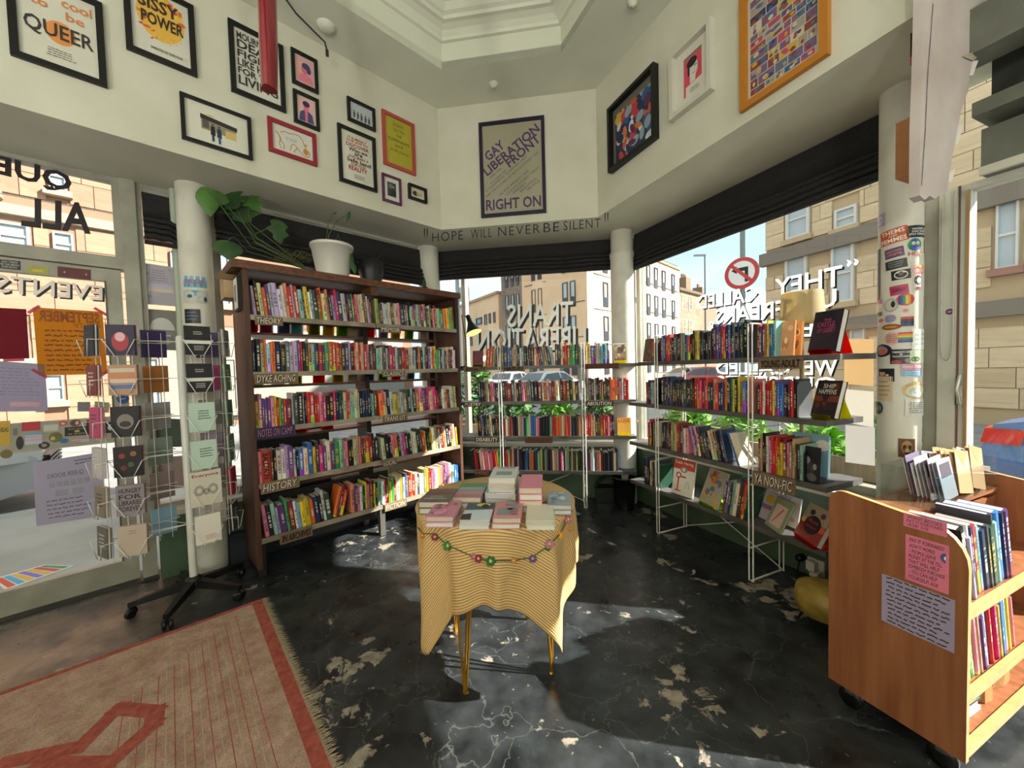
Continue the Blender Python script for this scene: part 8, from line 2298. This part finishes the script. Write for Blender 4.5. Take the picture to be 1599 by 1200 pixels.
mb = MB(); mb.tube([c2 + Vector((0, 0, .03)), c2 + Vector((0, 0, .06)) - FL.e * .05, c2 + Vector((0, 0, .07)) - FL.e * .12], .0018, M('#3a4430', .6), 5); mb.build('stem', sp_)
# card boxes at the bookcase's left end, outside it
a_, b2 = FL.hit(345, 405, 3.2), FL.hit(361, 452, 3.2)
th = thing('card_box', 'open brown card box behind the left end of the bookcase top', 'box', FL.P(.49, 3.25, 2.0))
mb = MB(); mb.fbox(FL, T0 - .07, T0 - .004, 3.19, 3.36, 1.90, 2.055, noisy('pale_box_card', '#a98e6c', '#bda17c', 8, 3, .8)); mb.build('carton', th)
mb = MB(); mb.fbox(FL, T0 - .10, T0 - .004, 3.17, 3.19, 2.02, 2.056, M('#7d6448', .8)); mb.build('flap', th)

# black lamp at the bookcase's right end
lp = FC.P(*(lambda h: (h[0], 3.80, h[1]))(FC.hit(737, 512, 3.80)))
lampm = M('#1d2f3a', .35, .3)
th = thing('clip_lamp', 'dark teal reading lamp with a cone shade over the maroon face-out book', 'lamp', lp)
dn_ = Vector((.35, -.25, -1)).normalized()
e1 = dn_.orthogonal().normalized(); Rl = Matrix((e1, dn_.cross(e1), dn_)).transposed()
mb = MB(); mb.lathe([(.022, -.14), (.026, -.06), (.045, -.02), (.085, .06)], lp, lampm, 24, Rl, caps=False); mb.lathe([(.001, -.142), (.022, -.14)], lp, lampm, 24, Rl, caps=False); mb.build('shade', th)
em, t, b = newmat('warm_lamp_lining'); b.inputs['Base Color'].default_value = rgb('#e8c890'); b.inputs['Emission Color'].default_value = rgb('#ffcf86'); b.inputs['Emission Strength'].default_value = .9
mb = MB(); mb.lathe([(.083, .058), (.043, -.018), (.001, -.03)], lp, em, 24, Rl, caps=False); mb.build('lining', th)
mb = MB(); mb.lathe([(.001, -.005), (.02, .0), (.026, .022), (.001, .045)], lp, em, 12, Rl); mb.build('bulb', th)
base_ = FC.P(-1.02, 3.78, WZ[0] + .001)
mb = MB(); mb.tube([lp - dn_ * .13, lp - dn_ * .15 - FC.e * .06, FC.P(-.995, 3.80, 1.66), FC.P(-1.0, 3.80, 1.42), base_ + Vector((0, 0, .02))], .0045, BLACKM, 6); mb.build('arm', th)
mb = MB(); mb.lathe([(.05, 0), (.05, .012), (.012, .02)], base_, BLACKM, 20); mb.build('base', th)
# cream lampshade behind the dark castle book
lc = FR.P(FR.hit(1252, 480, 2.615)[0], 2.615, 0); zl0 = onvert(1250, 505, lc).z; zl1 = onvert(1250, 457, lc).z
th = thing('table_lamp', 'table lamp with a cream drum shade on the sill behind the right-hand shelving', 'lamp', Vector((lc.x, lc.y, .575)))
shm = bpy.data.materials.new('cream_lampshade_cloth'); shm.use_nodes = True; t = shm.node_tree; b = t.nodes['Principled BSDF']; b.inputs['Base Color'].default_value = rgb('#cbb98c'); tr, mx = nodes(t, 'BsdfTranslucent', 'MixShader'); tr.inputs['Color'].default_value = rgb('#cbb98c'); mx.inputs[0].default_value = .45; t.links.new(b.outputs[0], mx.inputs[1]); t.links.new(tr.outputs[0], mx.inputs[2]); t.links.new(mx.outputs[0], t.nodes['Material Output'].inputs['Surface'])
wl = .38 * 62 * (lc - Vector((0, 0, 0))).length / FPX
mb = MB(); mb.lathe([(wl, zl0), (wl * .88, zl1)], lc, shm, 32, caps=False); mb.lathe([(wl * .97, zl0 + .001), (wl * .85, zl1 - .001)], lc, shm, 32, caps=False); mb.build('shade', th)
mb = MB(); mb.tube([lc + Vector((0, 0, .60)), lc + Vector((0, 0, (zl0 + zl1) / 2))], .012, M('#77684a', .4, .6), 10); mb.build('stem', th)
mb = MB(); mb.lathe([(.045, .577), (.045, .592), (.02, .605)], lc, M('#77684a', .4, .6), 20); mb.build('base', th)
mb = MB(); mb.tube([lc + FR.e * wl * .9 + Vector((0, 0, zl1 - .01)), lc + Vector((0, 0, zl1 - .005)), lc - FR.e * wl * .9 + Vector((0, 0, zl1 - .01))], .002, BLACKM, 5); mb.build('shade_carrier', th)

# bin, black caddy, plugs, stool
bp2 = onz(976, 800); bp2 = Vector((bp2.x, bp2.y, 0)) + Vector((.03, .10, 0))
th = thing('waste_bin', 'round black waste bin on the floor below the pillar in the corner', 'bin', bp2)
mb = MB(); mb.lathe([(.088, .002), (.105, .29), (.110, .29), (.110, .30), (.100, .30), (.085, .02), (.001, .015)], bp2, M('#141416', .3, 0, .4), 28); mb.build('body', th)
mb = MB(); mb.lathe([(.108, .292), (.113, .296), (.113, .305), (.103, .306)], bp2, M('#1c1c1f', .3), 28, caps=False); mb.tube([bp2 + Vector((.105 * math.cos(a), .105 * math.sin(a), .30 + .03 * math.sin(a * 2))) for a in (0, .5, 1.0, 1.57, 2.1, 2.6, 3.14)], .003, M('#2a2a2c', .4), 5); mb.build('rim', th)
cb = onz(940, 795); cb = Vector((cb.x + .085, cb.y + .19, 0))
th = thing('book_caddy', 'black open caddy of papers with a carrying handle left of the bin', 'caddy', cb)
cd_ = [(-.10, -.07), (.10, -.07), (.10, .07), (-.10, .07)]
for i in range(4):
    (x0, y0), (x1, y1) = cd_[i], cd_[(i + 1) % 4]
    a_ = [cb + FC.e * x + FC.n * y for x, y in ((x0, y0), (x1, y1), (x1 * .94, y1 * .94), (x0 * .94, y0 * .94))]
    mb = MB(); mb.hexa([p + Vector((0, 0, .006)) for p in a_] + [p + Vector((0, 0, .16)) for p in a_], BLACKM); mb.build('side', th)
mb = MB(); mb.hexa([cb + FC.e * x + FC.n * y + Vector((0, 0, z)) for z in (.001, .006) for x, y in cd_], BLACKM); mb.build('floor', th)
mb = MB(); mb.tube([cb - FC.e * .10 + Vector((0, 0, .14)), cb - FC.e * .07 + Vector((0, 0, .21)), cb + FC.e * .02 + Vector((0, 0, .26)), cb + FC.e * .06 + Vector((0, 0, .32)), cb + FC.e * .10 + Vector((0, 0, .33)), cb + FC.e * .10 + Vector((0, 0, .14))], .016, BLACKM, 8); mb.build('handle', th)
o = thing('paper_stack', 'white papers lying in the black caddy', 'paper', cb + Vector((0, 0, .007)))
mb = MB(); mb.box(cb + Vector((0, 0, .05)), (.16, .10, .085), PAPER, FC.rot); mb.build('sheets', o)
mb = MB(); mb.box(cb + Vector((.01, 0, .097)), (.10, .07, .006), M('#9ab4b0', .7), FC.rot); mb.build('top_sheet', o)
t_, z_ = FR.hit(1275, 885, 2.61)
WPL = M('#cfccbf', .4)
th = thing('plug_adaptor', 'white stacked plug adaptors on the green wall behind the trolley', 'plug', FR.P(t_, 2.628, z_ - .05))
mb = MB(); mb.fbox(FR, t_ - .05, t_ + .04, 2.61, 2.629, z_ - .05, z_ + .04, WPL); mb.build('wall_socket', th)
mb = MB(); mb.fbox(FR, t_ - .035, t_ + .012, 2.565, 2.61, z_ - .02, z_ + .035, WPL); mb.build('adaptor', th)
mb = MB(); mb.fbox(FR, t_ - .01, t_ + .035, 2.555, 2.61, z_ - .048, z_ - .022, WPL); mb.build('adaptor', th)
mb = MB(); mb.lathe([(.001, -.03), (.02, -.028), (.024, 0), (.02, .025), (.001, .028)], FR.P(t_ - .085, 2.60, z_ + .02), BLACKM, 14, FR.rot @ Matrix.Rotation(math.pi / 2, 3, 'X')); mb.tube([FR.P(t_ - .085, 2.59, z_ + .0), FR.P(t_ - .09, 2.57, z_ - .08), FR.P(t_ - .07, 2.58, .02), FR.P(t_ + .05, 2.59, .01)], .004, BLACKM, 6); mb.build('black_plug', th)
st = onz(1292, 985); stc = Vector((st.x + .02, st.y + .03, 0))
th = thing('stool', 'low stool with a round gold seat behind the trolley', 'stool', stc)
GV = noisy('gold_velvet', '#8a7430', '#b39a4c', 10, 3, .35)
zs0 = onvert(1280, 955, stc).z; zs1 = onvert(1280, 915, stc).z
mb = MB(); mb.lathe([(.10, zs0), (.125, zs0 + .01), (.135, (zs0 + zs1) / 2), (.125, zs1 - .012), (.09, zs1), (.001, zs1 + .004)], stc, GV, 28); mb.build('seat', th)
for i in range(3):
    a = i * 2.094 + .4; d = Vector((math.cos(a), math.sin(a), 0)); mb = MB(); mb.tube([stc + d * .08 + Vector((0, 0, zs0 + .01)), stc + d * .115 + Vector((0, 0, .002))], .010, BLACKM, 8, r1=.006); mb.build('leg', th)
# ------------------------------------------------------------------ uplighter lamps added behind the eye to lift the interior light
FILLGLOW, t, b = newmat('lamp_bulb_glow')
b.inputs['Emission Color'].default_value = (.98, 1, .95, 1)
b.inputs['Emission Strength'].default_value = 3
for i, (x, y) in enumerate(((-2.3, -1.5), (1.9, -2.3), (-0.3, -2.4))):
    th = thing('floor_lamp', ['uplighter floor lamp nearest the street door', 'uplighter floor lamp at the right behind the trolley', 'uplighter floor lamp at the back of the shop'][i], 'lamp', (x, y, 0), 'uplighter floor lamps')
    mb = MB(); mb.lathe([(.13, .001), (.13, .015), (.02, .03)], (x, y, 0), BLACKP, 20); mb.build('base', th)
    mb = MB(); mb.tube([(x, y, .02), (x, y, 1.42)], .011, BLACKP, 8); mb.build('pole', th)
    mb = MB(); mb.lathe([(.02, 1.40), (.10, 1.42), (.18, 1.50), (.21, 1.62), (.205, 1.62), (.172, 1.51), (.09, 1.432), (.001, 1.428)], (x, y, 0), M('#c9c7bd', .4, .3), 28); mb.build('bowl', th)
    mb = MB(); mb.lathe([(.001, 1.47), (.05, 1.48), (.062, 1.53), (.04, 1.585), (.001, 1.60)], (x, y, 0), FILLGLOW, 16); mb.build('bulb', th)
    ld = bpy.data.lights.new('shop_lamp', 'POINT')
    ld.energy = FILL_LAMP
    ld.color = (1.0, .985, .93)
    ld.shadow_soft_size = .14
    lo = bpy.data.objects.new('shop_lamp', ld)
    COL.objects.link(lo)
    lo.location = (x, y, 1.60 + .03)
